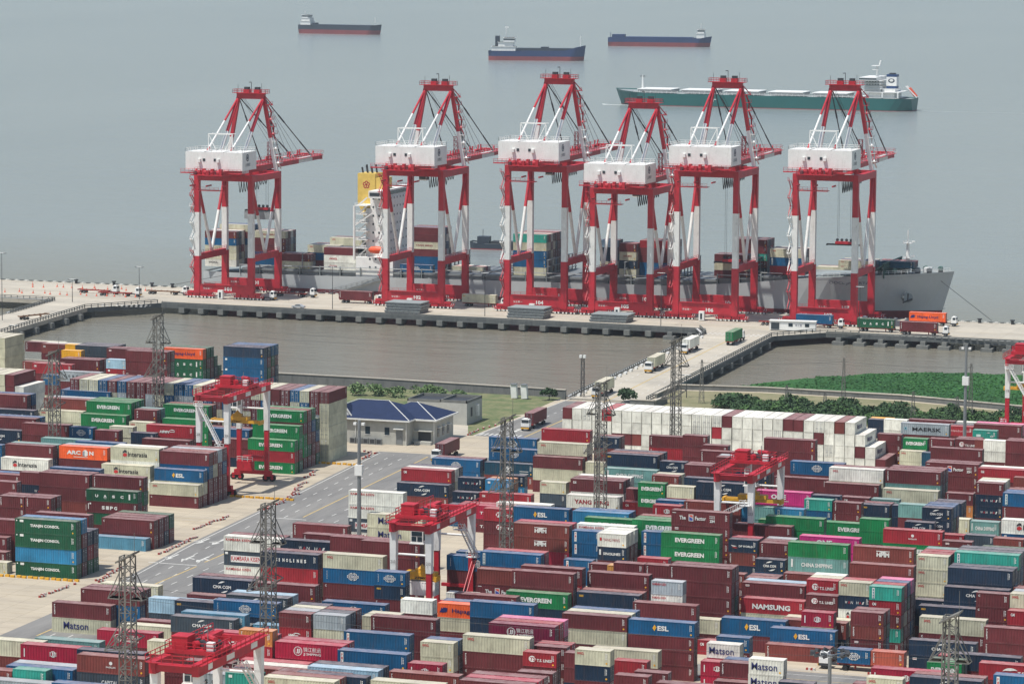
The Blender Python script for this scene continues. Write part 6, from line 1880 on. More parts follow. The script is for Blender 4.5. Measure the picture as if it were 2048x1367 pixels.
    for e in (-1, 1): s.box(cx + e * splen / 2 - .25, troll - 1.2, spz, cx + e * splen / 2 + .25, troll + 1.2, spz + .95, 'machine_yellow')
    s.box(cx - 2.6, troll - .4, spz + .3, cx + 2.6, troll + .4, spz + .9, 'steel_dark'); txt(s, 'ZPMC', (cx - 1.2, troll - .8, spz + .3), (1, 0, 0), (0, 0, 1), 2.6, .45, BK, .02, .03); s.build('spreader', t)
    e = MB(); yy = S_ if stair_side != 2 else 0; e.box(.2, yy - 1.9, 2.5, 4.2, yy - .7, 4.8, 'white_paint' if stair_side == 2 else R); e.rail([(.2, yy - 1.9, 4.8), (4.2, yy - 1.9, 4.8)], 1.1, 'white_paint', .08, 1); e.build('engine_box', t)
    e = MB(); e.box(-1.8, -.9, 5.8, .4, .9, 6.0, R); e.rail([(-1.8, -.9, 6.0), (.4, -.9, 6.0)], 1.2, R, .1, .8)
    for k in range(3): e.box(-1.6 + k * .6, -.7, 6.0, -1.2 + k * .6, .2, 6.8, 'white_paint')
    e.build('lamp_platform', t)
    return t
rtg(-338.6, 760.8, '209', 'red and white yard gantry behind the green stacks at left, yellow spreader mid-height', 14, 15.0, 12.2, 23.6, 1)
rtg(-238.0, 624.2, '210', 'red and white yard gantry numbered 210 lifting a short white container', 5.5, 9.8, 6.2, 21.8, 2)
rtg(-196.3, 699.9, '213', 'red and white yard gantry numbered 213 with its stair across the front legs', 14.5, 14.0, 12.2, 22.4, 0)
rtg(-226.2, 491.5, '215', 'nearest red and white yard gantry cut off by the bottom edge', 8, 10, 12.2, 22.4, 2)
rtg(-177.5, 906, '218', 'distant yard gantry cut off by the right edge above white tanks', 10, 13, 12.2, 22.6, 1)
container('2', -237.4, 628.4, 7.1, 2.6, 'W', lin((222, 222, 216)), '', 'short white container hanging in the legs of the gantry numbered 210', group='containers off the ground', seed=4)
# ---------------- lattice masts ----------------
mat('lattice_grey', (112, 110, 104), .7, .1, .25, .6, ((86, 66, 52), .7))
def lattice(b, w0, w1, z0, z1, bay, r, m, r2=None):
    n = max(1, int((z1 - z0) / bay)); r2 = r2 or r * .6
    def c(z): f = (z - z0) / (z1 - z0); w = (w0 + (w1 - w0) * f) / 2; return [Vector((-w, -w, z)), Vector((w, -w, z)), Vector((w, w, z)), Vector((-w, w, z))]
    a = c(z0); e = c(z1)
    for i in range(4): b.beam(a[i], e[i], r, r, m)
    for k in range(n):
        p = c(z0 + (z1 - z0) * k / n); q = c(z0 + (z1 - z0) * (k + 1) / n)
        for i in range(4):
            j = (i + 1) % 4; b.beam(q[i], q[j], r2, r2, m)
            if k % 2: b.beam(p[i], q[j], r2, r2, m)
            else: b.beam(p[j], q[i], r2, r2, m)
def mast0(x, y, label):
    t = thing('lattice_mast', label, 'mast', (x, y, 0), 0, 'grey lattice masts in the yard')
    b = MB(); lattice(b, 2.3, 1.9, 0, 34.2, 1.75, .17, 'lattice_grey', .11); b.beam((-.7, -.7, 0), (-.7, -.7, 34), .1, .1, 'lattice_grey'); b.beam((0, -1, 1), (0, -1, 34), .35, .08, 'lattice_grey'); b.build('tower', t)
    b = MB()
    for z, s in ((29.6, -1), (29.6, 1)):
        for y_ in (-.95, .95): b.beam((0.6 * s, y_, z), (3.0 * s, y_, z - 2.2), .13, .13, 'lattice_grey'); b.beam((s * .9, y_, z + 2.2), (3.0 * s, y_, z - 2.2), .13, .13, 'lattice_grey'); b.beam((s * .9, y_, z - 2.2), (3.0 * s, y_, z - 2.2), .15, .15, 'lattice_grey')
        b.beam((3.0 * s, -.95, z - 2.2), (3.0 * s, .95, z - 2.2), .15, .15, 'lattice_grey')
        b.add([(s * .9, -.95, z - 2.1), (s * 3, -.95, z - 2.1), (s * 3, .95, z - 2.1), (s * .9, .95, z - 2.1)], [(0, 1, 2, 3), (3, 2, 1, 0)], 'lattice_grey')
    b.build('bracket', t)
    b = MB()
    z = 20.2
    for y_ in (-1.5, 1.5):
        for a_, c_ in (((.9, z + 3.4), (-3.4, z - 1.2)), ((-.9, z + 3.0), (-3.4, z - 1.2)), ((.9, z - .6), (-3.4, z - 1.2)), ((2.2, z + 1.0), (-.6, z - 1)), ((.9, z + 1.5), (2.2, z + 1)), ((-1.8, z + 1.6), (-1.2, z - .8))): b.beam((a_[0], y_, a_[1]), (c_[0], y_, c_[1]), .15, .15, 'lattice_grey')
    for x_ in (-3.4, -2, -.6, .9, 2.2): b.beam((x_, -1.5, z - 1 + (x_ > 1) * 2), (x_, 1.5, z - 1 + (x_ > 1) * 2), .14, .14, 'lattice_grey')
    b.build('bracket', t)
    b = MB(); b.add([(-1.5, -1.4, 33.4), (1.5, -1.4, 35.0), (1.5, 1.4, 35.0), (-1.5, 1.4, 33.4), (-1.5, -1.4, 33.1), (1.5, -1.4, 34.7), (1.5, 1.4, 34.7), (-1.5, 1.4, 33.1)], [(0, 1, 2, 3), (7, 6, 5, 4), (0, 4, 5, 1), (1, 5, 6, 2), (2, 6, 7, 3), (3, 7, 4, 0)], 'lattice_grey'); b.beam((1.2, 0, 34.5), (1.2, 0, 38), .06, .06, 'lattice_grey'); b.build('top_plate', t)
    return t
m0 = mast0(-238.6, 565, 'lattice mast covering the navy container with the spaced white word')
for x, y, hs, lb in [(-373.3, 814, 1.017, 'lattice mast beside the orange and dark green stack near the basin'), (-375.4, 760, .93, 'lattice mast left of the orange container with the cube emblem'), (-239.9, 511, 1, 'lattice mast over the white container with large navy letters, bottom left'), (-234.6, 679, 1, 'lattice mast left of the blue container with the yellow diamond, upper middle'),
                     (-232.3, 734.5, 1.01, 'lattice mast crossing the white container with large red lettering'), (-243.3, 829, .967, 'lattice mast with its top on the bridge, over the white end-on row'), (-107.7, 511, .992, 'lattice mast rising from the bottom right corner beside green containers')]:
    c = copy_thing(m0, (x, y, 0), None, lb); c.scale = (1, 1, hs)
# ring lighting mast near the bottom
t = thing('ring_light_mast', 'tall pole with a ring of dark floodlights, front of the lane at lower right', 'mast', (-129, 524.2, 0))
b = MB(); b.tube((0, 0, 0), (0, 0, 24), .38, 'steel_grey', 10, .28); b.build('pole', t)
b = MB()
for k in range(14): a = 2 * pi * k / 14; b.tube((2.7 * cos(a), 2.7 * sin(a), 24.1), (2.7 * cos(a + 2 * pi / 14), 2.7 * sin(a + 2 * pi / 14), 24.1), .09, 'steel_grey', 5)
for k in range(4): a = pi / 4 + pi / 2 * k; b.tube((0, 0, 23.9), (2.7 * cos(a), 2.7 * sin(a), 24.1), .08, 'steel_grey', 5)
b.build('ring', t)
for k in range(12):
    a = 2 * pi * k / 12; f = MB(); r = 2.7; f.box(-.35, -.3, 0, .35, .3, .5, 'steel_dark'); o = f.build('floodlight', t, (r * cos(a), r * sin(a), 24.0)); o.rotation_euler = (.4, 0, a)
# round poles
def pole(name, x, y, h, label, r=.3, head='flood', m='steel_grey', group='lamp posts'):
    t = thing(name, label, 'lamp post', (x, y, 0), 0, group); b = MB(); b.tube((0, 0, 0), (0, 0, h), r, m, 8, r * .6); b.build('pole', t); b = MB()
    if head == 'flood':
        for s in (-1, 1): b.box(s * .9 - .3, -.3, h - 1, s * .9 + .3, .3, h - .5, 'white_paint'); b.beam((0, 0, h - .8), (s * .9, 0, h - .8), .1, .1, m)
        b.box(-.8, -.6, h * .63, .8, .6, h * .63 + 2.2, 'white_paint')
    elif head == 'T': b.box(-1.3, -.15, h - .15, 1.3, .15, h, 'white_paint'); b.box(-1.5, -.3, h - .3, -.7, .3, h - .1, 'steel_dark'); b.box(.7, -.3, h - .3, 1.5, .3, h - .1, 'steel_dark')
    else:
        b.beam((0, 0, h), (1.6, 0, h + .2), .1, .1, m); b.box(1.2, -.2, h, 2.2, .2, h + .15, 'white_paint')
    b.build('lamp_head', t); return t
pole('light_mast', -269.3, 686, 31, 'tall grey light mast in front of the blue roofed building', .55)
pole('light_mast', -185.0, 889.6, 27.3, 'tall grey light mast left of the far right yard gantry', .5)
for x, y, h, lb in [(-542.7, 1060.8, 22.4, 'thin lamp post at the left edge by the basin corner'), (-527.6, 1135, 11.5, 'thin lamp post touching the leftmost quay crane'), (-454.2, 1132.1, 14.7, 'thin lamp post near the silver car on the quay'), (-399.1, 1131.7, 14.6, 'thin lamp post by the beige container on the quay'), (-335.9, 1126.1, 17.6, 'thin lamp post at the bridge corner of the quay'), (-270.4, 1131, 15.2, 'thin lamp post in front of the green container with spaced letters'), (-483.4, 952.1, 12.7, 'thin lamp post over the pale end-on stack at the left edge'), (-279.3, 962.3, 6.5, 'short lamp post between the sea wall and the bridge'), (-545.5, 1119, 8, 'short lamp post at the far left bridge corner')]:
    pole('lamp_post', x, y, h, lb, .13, 'T', 'steel_dark')
def pylon(x, y, h, label, m='lattice_grey', w=1.3):
    t = thing('lattice_pylon', label, 'pylon', (x, y, 0), 0, 'thin lattice pylons'); b = MB(); lattice(b, w, .35, 0, h, 1.4, .09, m, .06); b.build('tower', t)
    b = MB(); b.box(-.9, -.06, h * .93, .9, .06, h * .93 + .12, m); b.build('crossarm', t)
for x, y, h, lb in [(-272.3, 953.1, 12.1, 'thin lattice pylon beside the bridge foot, left end of the hedge'), (-231.5, 951, 14.8, 'tallest thin lattice pylon standing in the middle of the hedge'), (-247.2, 950, 6.6, 'small lattice pylon at the left part of the hedge'), (-236.9, 952, 5.2, 'smallest lattice pylon just left of the tallest one'), (-209.4, 939, 8.2, 'thin lattice pylon above the grey container with a star emblem'), (-196.0, 949.4, 15.1, 'thin lattice pylon close behind the right light mast'), (-199.5, 949, 6, 'small lattice pylon left of the right light mast')]: pylon(x, y, h, lb)
t = thing('relay_mast', 'slim dark mast with white boxes near the sea wall and bridge', 'mast', (-307.1, 953.6, 0)); b = MB(); lattice(b, .9, .8, 0, 11.7, 1.2, .1, 'steel_dark', .07); b.build('tower', t); b = MB(); b.box(-.9, -.5, 11, -.2, .2, 11.8, 'white_paint'); b.box(.2, -.5, 11, .9, .2, 11.8, 'white_paint'); b.build('antenna', t)
# wires
def wire(pts, label, r=.035):
    b = MB()
    for p, q in zip(pts, pts[1:]):
        p = Vector(p); q = Vector(q); n = 10; L = (q - p).length; P = [p + (q - p) * (i / n) - Vector((0, 0, L * .015 * 4 * (i / n) * (1 - i / n))) for i in range(n + 1)]; b.path(P, r, 'cable', 4)
    tag(b.build('overhead_wire'), label, 'wire', 'overhead wires')
wire([(-272.3, 953.1, 11.3), (-231.5, 951, 13.8), (-196, 949.4, 14)], 'thin wire strung between the tall pylons of the hedge'); wire([(-247.2, 950, 6.2), (-236.9, 952, 4.9), (-199.5, 949, 5.6)], 'thin wire strung between the small pylons of the hedge')
for dz, lb in ((33, 'upper thin wire running between the two middle masts'), (31.5, 'lower thin wire running between the two middle masts')): wire([(-373.3, 814, dz), (-243.3, 829, dz - 1)], lb, .03)
for dz, lb in ((29.5, 'thin wire from the nearest left mast to the bottom right mast'), (27.5, 'second thin wire from the nearest left mast to the bottom right mast')): wire([(-239.9, 511, dz), (-107.7, 511, dz)], lb, .022)
# ---------------- trucks ----------------
def wheel(b, x, y, r=.5, w=.35): b.tube((x, y - w / 2, r), (x, y + w / 2, r), r, 'tyre', 12); b.tube((x, y - w / 2 - .01, r), (x, y - w / 2 + .03, r), r * .5, 'steel_grey', 8)
mat('trailer_red', (150, 52, 44), .6, 0, .2, 1, ((80, 60, 50), .6)); mat('trailer_brown', (120, 84, 58), .7, 0, .25, 1)
def tractor(x, y, rz, label, far=0):
    t = thing('terminal_tractor', label, 'truck', (x, y, 0), rz, 'port tractors'); b = MB()
    b.box(-1.6, -.45, .75, 4.0, .45, 1.05, 'steel_dark'); b.box(2.3, -1.15, .6, 4.3, 1.15, 1.1, 'steel_dark'); b.build('chassis', t)
    b = MB(); b.box(2.5, -1.15, 1.1, 4.2, 1.15, 2.0, 'white_paint')
    b.add([(2.5, -1.1, 2.0), (4.2, -1.1, 2.0), (4.2, 1.1, 2.0), (2.5, 1.1, 2.0), (2.6, -1.0, 3.1), (4.0, -1.0, 3.1), (4.0, 1.0, 3.1), (2.6, 1.0, 3.1)], [(0, 4, 5, 1)[::-1], (1, 5, 6, 2)[::-1], (2, 6, 7, 3)[::-1], (3, 7, 4, 0)[::-1], (4, 7, 6, 5)[::-1]], 'white_paint')
    b.box(2.9, -.5, 3.1, 3.7, .5, 3.35, 'white_paint'); cab = b.build('cab', t)
    b = MB(); b.box(4.1, -.95, 2.15, 4.24, .95, 2.95, 'glass'); b.box(2.95, -1.12, 2.15, 3.9, -1.06, 2.95, 'glass'); b.box(2.95, 1.06, 2.15, 3.9, 1.12, 2.95, 'glass'); b.build('window', cab)
    for xx in (3.3, -.6):
        for s in (-1, 1): b = MB(); wheel(b, xx, s * .95); b.build('wheel', t)
    b = MB(); b.box(4.2, -1.1, .6, 4.45, 1.1, .95, 'machine_yellow'); b.build('bumper', t)
    return t
def trailer(x, y, rz, label, m='trailer_red', L=12.4):
    t = thing('container_trailer', label, 'trailer', (x, y, 0), rz, 'container trailers'); b = MB()
    for s in (-.45, .45): b.box(0, s - .09, 1.0, L, s + .09, 1.35, m)
    for k in range(6): xx = .2 + k * (L - .5) / 5; b.box(xx, -1.2, 1.1, xx + .25, 1.2, 1.38, m)
    b.box(L - 3.2, -.4, .3, L - 3.0, .4, 1.0, m); b.build('frame', t)
    for xx in (1.5, 2.8):
        b = MB()
        for s in (-1, 1): wheel(b, xx, s * .9, .5, .5)
        b.build('axle', t)
    return t
def rig(x, y, rz, desc, cont=None, m='trailer_red', tr=True, shift=0):
    """x,y: rear end of the trailer; rz: driving direction"""
    d = Vector((cos(rz), sin(rz))); n = Vector((-d.y, d.x))
    trailer(x, y, rz, 'skeletal trailer ' + desc, m)
    if tr: tractor(x + d.x * 11.6, y + d.y * 11.6, rz, 'white cab port tractor ' + desc)
    if cont:
        kd, code, tx, lb = cont
        if abs(rz) < .5: ox, oy, r = x, y - 1.22, rz
        elif abs(abs(rz) - pi) < .5: ox, oy, r = x - 12.19, y - 1.22, 0
        elif rz < 0: ox, oy, r = x - 1.22 * n.x, y - 1.22 * n.y, rz
        else: ox, oy, r = x + d.x * 12.19 + n.x * 1.22, y + d.y * 12.19 + n.y * 1.22, rz + pi
        container(kd, ox, oy, 1.4, 2.85, code, lin(PAL[code]), tx, lb, r, group='containers on trailers', seed=int(abs(x)))
rig(-272.4, 1137.2, 0, 'under the green container on the right quay', ('4', 'g', 'UA', 'long dark green container with four spaced white letters on a quay trailer'))
rig(-257.5, 1133.8, 0, 'under the maroon container on the right quay', ('4', 'M', 'FL', 'long maroon container on the trailer nearest the right quay edge'))
rig(-260.8, 1162, 0, 'under the orange container beside the ship bow', ('4', 'O', 'HL', 'long orange container on a trailer beside the ship bow'))
rig(-294, 1141.5, 0, 'under the blue container in front of the rightmost quay crane', ('4', 'B', '', 'long plain blue container on a trailer in front of the rightmost quay crane'))
rig(-300.8, 1083.5, pi / 2 + .02, 'under the green container driving up the bridge', ('4', 'G', 'EV', 'long bright green container driving away over the bridge'))
rig(-305.6, 1025.5, -pi / 2 + .04, 'in the middle of the bridge', ('4', 'C', '', 'long beige container on the truck in the middle of the bridge'))
rig(-308.4, 1072, -pi / 2 + .04, 'behind the lattice mast on the bridge', ('4', 'W', '', 'long white container on the truck farthest up the bridge'))
rig(-303.2, 967.0, -pi / 2 + .04, 'at the near end of the bridge', ('4', 'C', '', 'long beige container on the truck at the near end of the bridge'))
rig(-301.2, 900.6, -pi / 2 + .03, 'on the dark road below the bridge', ('4', 'M', '', 'long maroon container on the truck coming down the dark road'))
rig(-304.3, 841, -pi / 2 + .03, 'at the junction by the blue roofed building', ('4', 'M', '', 'long maroon container on the truck at the junction by the building'))
rig(-459.5, 1152.3, 0, 'left of the second quay crane', ('4', 'M', 'FL', 'long maroon container on a trailer left of the second quay crane'))
rig(-416.5, 1158.5, 0, 'between the second and third quay cranes', ('4', 'C', 'SE', 'long beige container on a trailer between the second and third quay cranes'))
rig(-533, 1153, 0, 'empty, left of the leftmost quay crane', None, 'trailer_brown')
rig(-557, 1147.5, -.05, 'empty and red on the open left quay', None)
rig(-546.5, 1141.8, .06, 'empty, second of the red pair on the left quay', None)
rig(-489, 1163.5, 0, 'empty, right of the leftmost quay crane', None)
rig(-307, 1142, .12, 'empty, beside the long white cabin', None)
trailer(-537.5, 1063, 1.2, 'brown empty trailer parked on the left bridge', 'trailer_brown')
# two short boxes on the truck in the near lane
trailer(-139.6, 624.3, pi, 'skeletal trailer carrying two short containers in the near lane'); tractor(-151.2, 624.3, pi, 'white cab port tractor in the near lane at lower right')
container('2', -152.0, 623.1, 1.4, 2.6, 'B', lin(PAL['B']), 'CO', 'short blue container behind the white cab in the near lane', group='containers on trailers', seed=5)
container('2', -145.8, 623.1, 1.4, 2.6, 'm', lin((176, 84, 64)), 'FL', 'short orange brown container at the rear of the near lane truck', group='containers on trailers', seed=6)
for x, y, lb in ((-297, 1153, 'white cab port tractor parked left of the rightmost crane'), (-277, 1152, 'grey tractor cab right of the rightmost crane legs'), (-424, 1150, 'port tractor under the right legs of the second crane'), (-371, 1150, 'port tractor under the third crane'), (-341, 1151, 'port tractor between the fourth and fifth cranes'), (-487, 1150, 'port tractor under the right legs of the leftmost crane')): tractor(x, y, 0, lb)
# car
t = thing('car', 'silver saloon car driving on the quay near the basin edge', 'car', (-468, 1129, 0)); b = MB()
pr = [(0, .35), (0, .8), (.3, .95), (1.0, 1.0), (1.6, 1.42), (3.0, 1.42), (3.7, .98), (4.4, .85), (4.5, .5), (4.4, .35)]
b.add([(x, 0, z) for x, z in pr] + [(x, 1.75, z) for x, z in pr], [tuple(range(10)), tuple(range(19, 9, -1))] + [(i, 10 + i, 10 + (i + 1) % 10, (i + 1) % 10) for i in range(10)], mat('car_silver', (200, 204, 208), .25, .4, .03)); b.build('body', t)
b = MB(); b.add([(1.05, -.01, 1.0), (1.65, -.01, 1.36), (2.95, -.01, 1.36), (3.55, -.01, 1.0)], [(0, 3, 2, 1)], 'glass'); b.build('window', t)
for x in (.85, 3.6):
    for y in (.1, 1.65): b = MB(); wheel(b, x, y, .33, .22); b.build('wheel', t)
# hatch cover stacks
pl = MB(); pl.box(0, 0, .15, 12.6, 8.6, .7, 'steel_grey'); pl.box(-.15, -.15, .7, 12.75, 8.75, .85, 'deck_grey')
for k in range(8): pl.box(.4 + k * 1.55, -.12, 0, .9 + k * 1.55, 8.7, .15, 'steel_dark')
plm = pl.mesh('hatch_cover')
for i, (x, y, n, w) in enumerate([(-434, 1129.3, 4, 'by the second quay crane'), (-390.4, 1129.6, 4, 'by the third quay crane'), (-361.4, 1129.4, 3, 'by the fourth quay crane')]):
    for k in range(n):
        o = link_mesh('ship_hatch_cover', plm); o.location = (x + (k * 37 % 5) * .12 - .2, y + (k * 13 % 4) * .15, k * .9)
        tag(o, ['lowest', 'second', 'third', 'topmost'][k if k < n - 1 else 3] + ' steel hatch cover in the pile ' + w, 'hatch cover', 'hatch covers piled on the quay')
# site cabin
t = thing('site_cabin', 'long white cabin with two windows beside the quay and bridge corner', 'cabin', (-299.5, 1127.6, 0), .10); b = MB(); b.box(0, 0, .3, 15, 2.6, 3.2, 'white_paint'); b.box(-.2, -.3, 3.2, 15.2, 2.9, 3.4, 'white_paint'); b.build('body', t)
b = MB(); b.box(6.2, -.05, 1.5, 7.6, 0, 2.6, 'glass'); b.box(11.6, -.05, 1.5, 13.0, 0, 2.6, 'glass'); b.box(.5, -.05, .5, 3.2, 0, 2.7, 'glass'); b.build('window', t)
b = MB(); txt(b, '候工室', (8.4, 0, 1.6), (1, 0, 0), (0, 0, 1), 2.2, .8, lin((90, 90, 120)), 0, .04); b.build('sign', t)
# quay under-structure: pile caps
cap = MB(); cap.box(-1.0, -1.9, -3.0, 1.0, 3.5, -1.3, 'wall_concrete'); cap.box(-.7, .4, -6, .7, 2.6, -3.0, 'dark_concrete'); cm_ = cap.mesh('pile')
cap2 = MB(); cap2.box(-.8, -2.2, -2.5, .8, 3, -1.3, 'wall_concrete'); cap2.box(-1.9, -3.2, -3.9, 1.9, 3.6, -2.5, 'wall_concrete'); cap2.box(-1.4, -.4, -7, 1.4, 3, -3.9, 'dark_concrete'); cm2 = cap2.mesh('pier')
k = 0; x = -508
while x < -334: y = 1128.6 - (x + 516) / 196 * 6.1 if x < -320 else 1123; o = link_mesh('pile_cap', cm_); o.location = (x, y + .3, 0); tag(o, None, 'pile cap', 'pile caps under the quay edge'); o['label'] = 'dark concrete pile cap under the basin edge of the quay'; x += 7.35
for x in (-331.5, -324.6): o = link_mesh('pier_block', cm2); o.location = (x, 1123.3, 0); tag(o, 'pale concrete pier block at the bridge end of the left basin', 'pier', 'pale pier blocks under the quay edge')
x = -276.4
while x < -205: o = link_mesh('pier_block', cm2); o.location = (x, 1129.2 - (x + 281) * .003, 0); tag(o, 'pale concrete pier block under the right part of the quay', 'pier', 'pale pier blocks under the right quay'); x += 6.95
for i in range(12):
    y = 960 + i * 13.2; o = link_mesh('pile_cap', cm_); o.location = (-288.6 - (y - 950) * .042, y, 0); o.rotation_euler = (0, 0, pi / 2); tag(o, 'dark concrete pile cap under the right side of the bridge', 'pile cap', 'pile caps under the bridge')
for i in range(7):
    y = 1030 + i * 13.2; o = link_mesh('pile_cap', cm_); o.location = (-526.8 - (y - 1025) * .08, y, 0); o.rotation_euler = (0, 0, pi / 2); tag(o, 'dark concrete pile cap under the left bridge', 'pile cap', 'pile caps under the left bridge')
fs_ = MB()
def fascia(pts, h=1.5):
    for a, b_ in zip(pts, pts[1:]): fs_.beam((a[0], a[1], -h / 2 - .02), (b_[0], b_[1], -h / 2 - .02), .35, h, 'dark_concrete')
fascia([(-546, 1020), (-550, 1080), (-553.5, 1120.8)]); fascia([(-526.9, 1025), (-533.2, 1104.8), (-516, 1127.8), (-320, 1122.3), (-316.7, 1113)]); fascia([(-287.4, 950), (-294.3, 1113), (-281, 1128.8), (300, 1127.3)])
tag(fs_.build('quay_fascia'), kind='structure')
ed = MB()
for k in range(240):
    x = -640 + k * 1.9
    if x > -100: break
    ed.box(x, 1176.2, 0, x + 1.1, 1176.9, .35, 'line_white' if k % 2 else 'dark_concrete')
tag(ed.build('kerb'), kind='structure')
ed = MB(); 
for a, b_ in zip([(-516, 1128.3), (-320, 1122.8)], [(-320, 1122.8), (-317, 1113)]): ed.beam((a[0], a[1], .2), (b_[0], b_[1], .2), .6, .4, 'dark_concrete')
ed.beam((-281, 1129.4, .2), (200, 1126.2, .2), .6, .4, 'wall_concrete'); tag(ed.build('kerb'), kind='structure')
def guard(pts, label, h=1.15, double=True):
    t = thing('guard_rail', label, 'guard rail', (0, 0, 0), 0, 'guard rails on the bridges'); b = MB()
    b.rail([(x, y, 0) for x, y in pts], h, 'wall_concrete', .22, 2.4); b.build('rail', t)
    if double:
        b = MB()
        for k in range(3):
            for (x0, y0), (x1, y1) in zip(pts, pts[1:]): b.tube((x0 - .7 - k * .45, y0, .15), (x1 - .7 - k * .45, y1, .15), .18, 'white_paint' if k == 1 else 'steel_grey', 6)
        b.build('pipe', t)
guard([(-309.6, 952), (-316.3, 1111), (-322, 1124)], 'pale guard rail with pipes along the left side of the main bridge'); guard([(-287.9, 952), (-294.7, 1112), (-285, 1127), (-270, 1128)], 'guard rail along the right side of the main bridge', double=False)
guard([(-528.4, 957), (-526.6, 1025), (-533.6, 1104), (-517, 1127)], 'guard rail along the basin side of the left bridge', double=False); guard([(-549.5, 1080), (-553.2, 1121), (-575, 1121.5)], 'guard rail around the far left basin corner')
b = MB()
for k in range(26): y = 953 + k * 5.9; b.tube((-308.6 - (y - 953) * .041, y, .35), (-308.6 - (y - 953) * .041, y + 1.0, .35), .42, 'white_paint', 10)
sp = MB(); sp.tube((0, 0, .38), (0, 1.3, .38), .45, 'white_paint', 10); spm = sp.mesh('roll')
for k in range(24): y = 954 + k * 6.3; o = link_mesh('barrier_drum', spm); o.location = (-308.4 - (y - 953) * .041, y, 0); tag(o, 'white roll barrier laid along the left rail of the main bridge', 'barrier', 'white barriers along the bridge rail')
# striped blocks and cones
sb_ = MB()
for k in range(4): sb_.box(k * .42, 0, 0, k * .42 + .42, .42, .38, 'line_white' if k % 2 else 'trailer_red')
sbm = sb_.mesh('block'); yb_ = MB(); yb_.box(0, 0, 0, .9, .6, .45, 'machine_yellow'); ybm = yb_.mesh('block')
rb = random.Random(2); st_pos = []
for (x0, y0, x1, y1, n) in [(-313.2, 652, -315.6, 668, 9), (-316.6, 634, -316, 648, 8), (-314.6, 686, -315.8, 706, 12), (-315.6, 745, -317.4, 768, 12), (-320.4, 716, -319.6, 734, 9), (-317.8, 768, -322.4, 784, 9), (-324.5, 792, -325.4, 800, 4), (-322.9, 822, -323.1, 834, 7), (-323, 833.5, -327, 836, 3), (-312, 872, -311.2, 890, 7)]:
    for k in range(n): f = k / max(1, n - 1); st_pos.append((x0 + (x1 - x0) * f + rb.uniform(-.5, .5), y0 + (y1 - y0) * f + rb.uniform(-.5, .5)))
for k in range(10): st_pos.append((-180 + k * 5.6 + rb.uniform(-1, 1), 608.2 if k % 2 else 621.4))
for x, y in st_pos: o = link_mesh('road_barrier', sbm); o.location = (x, y, 0); o.rotation_euler = (0, 0, rb.uniform(.9, 2.0) if y > 625 else rb.uniform(-.2, .2)); tag(o, 'red and white striped block lining the edge of the container yard road', 'barrier', 'striped blocks along the roads')
for k in range(15): o = link_mesh('wheel_stop', ybm); o.location = (-336 + k * 1.3, 651.6 - (k % 2) * .3, 0); tag(o, 'yellow wheel stop block in the row before the dark green stack', 'wheel stop', 'yellow blocks before the dark green stack')
for k in range(13): o = link_mesh('wheel_stop', ybm); o.location = (-330.5 + k * 1.25, 759.8 + (k % 2) * .3, 0); tag(o, 'yellow wheel stop block in the row at the feet of the left gantry', 'wheel stop', 'yellow blocks at the left gantry')
for k in range(9): o = link_mesh('wheel_stop', ybm); o.location = (-331 + k * 1.4, 813.9 + (k % 2) * .3, 0); tag(o, 'yellow wheel stop block in the row before the tallest grey stack', 'wheel stop', 'yellow blocks before the tallest grey stack')
cn_ = MB(); cn_.box(-.35, -.35, 0, .35, .35, .08, 'orange_paint'); cn_.tube((0, 0, .08), (0, 0, 1.2), .28, 'orange_paint', 8, .06); cn_.tube((0, 0, .55), (0, 0, .8), .2, 'line_white', 8, .15); cnm = cn_.mesh('cone')
for k in range(30):
    o = link_mesh('traffic_cone', cnm); x = -583 + k * 1.75 + rb.uniform(-.5, .5); o.location = (x, (1141 + rb.uniform(-4, 1)) if k % 2 else 1160 + rb.uniform(-3, 4), 0); tag(o, 'orange traffic cone on the open quay left of the cranes', 'cone', 'cones on the left quay')
bo = MB(); bo.tube((0, 0, 0), (0, 0, .7), .35, 'steel_dark', 8, .3); bo.tube((0, 0, .7), (0, 0, .95), .5, 'steel_dark', 8); bom = bo.mesh('bollard')
for x in (-571, -556, -541, -533, -240, -229): o = link_mesh('mooring_bollard', bom); o.location = (x, 1174.6, 0); o.scale = (1.6, 1.6, 1.6); tag(o, 'dark mooring bollard on the seaward edge of the quay', 'bollard', 'mooring bollards')
mr = MB(); mr.tube((-533, 1174.6, 1), (-516, 1180.5, 4.5), .09, 'cable', 5); tag(mr.build('mooring_line'), 'mooring line from the left quay to the ship stern', 'rope'); mr = MB(); mr.tube((-236, 1174.6, 1), (-259, 1196, 12), .09, 'cable', 5); tag(mr.build('mooring_line'), 'mooring line from the right quay up to the ship bow', 'rope')
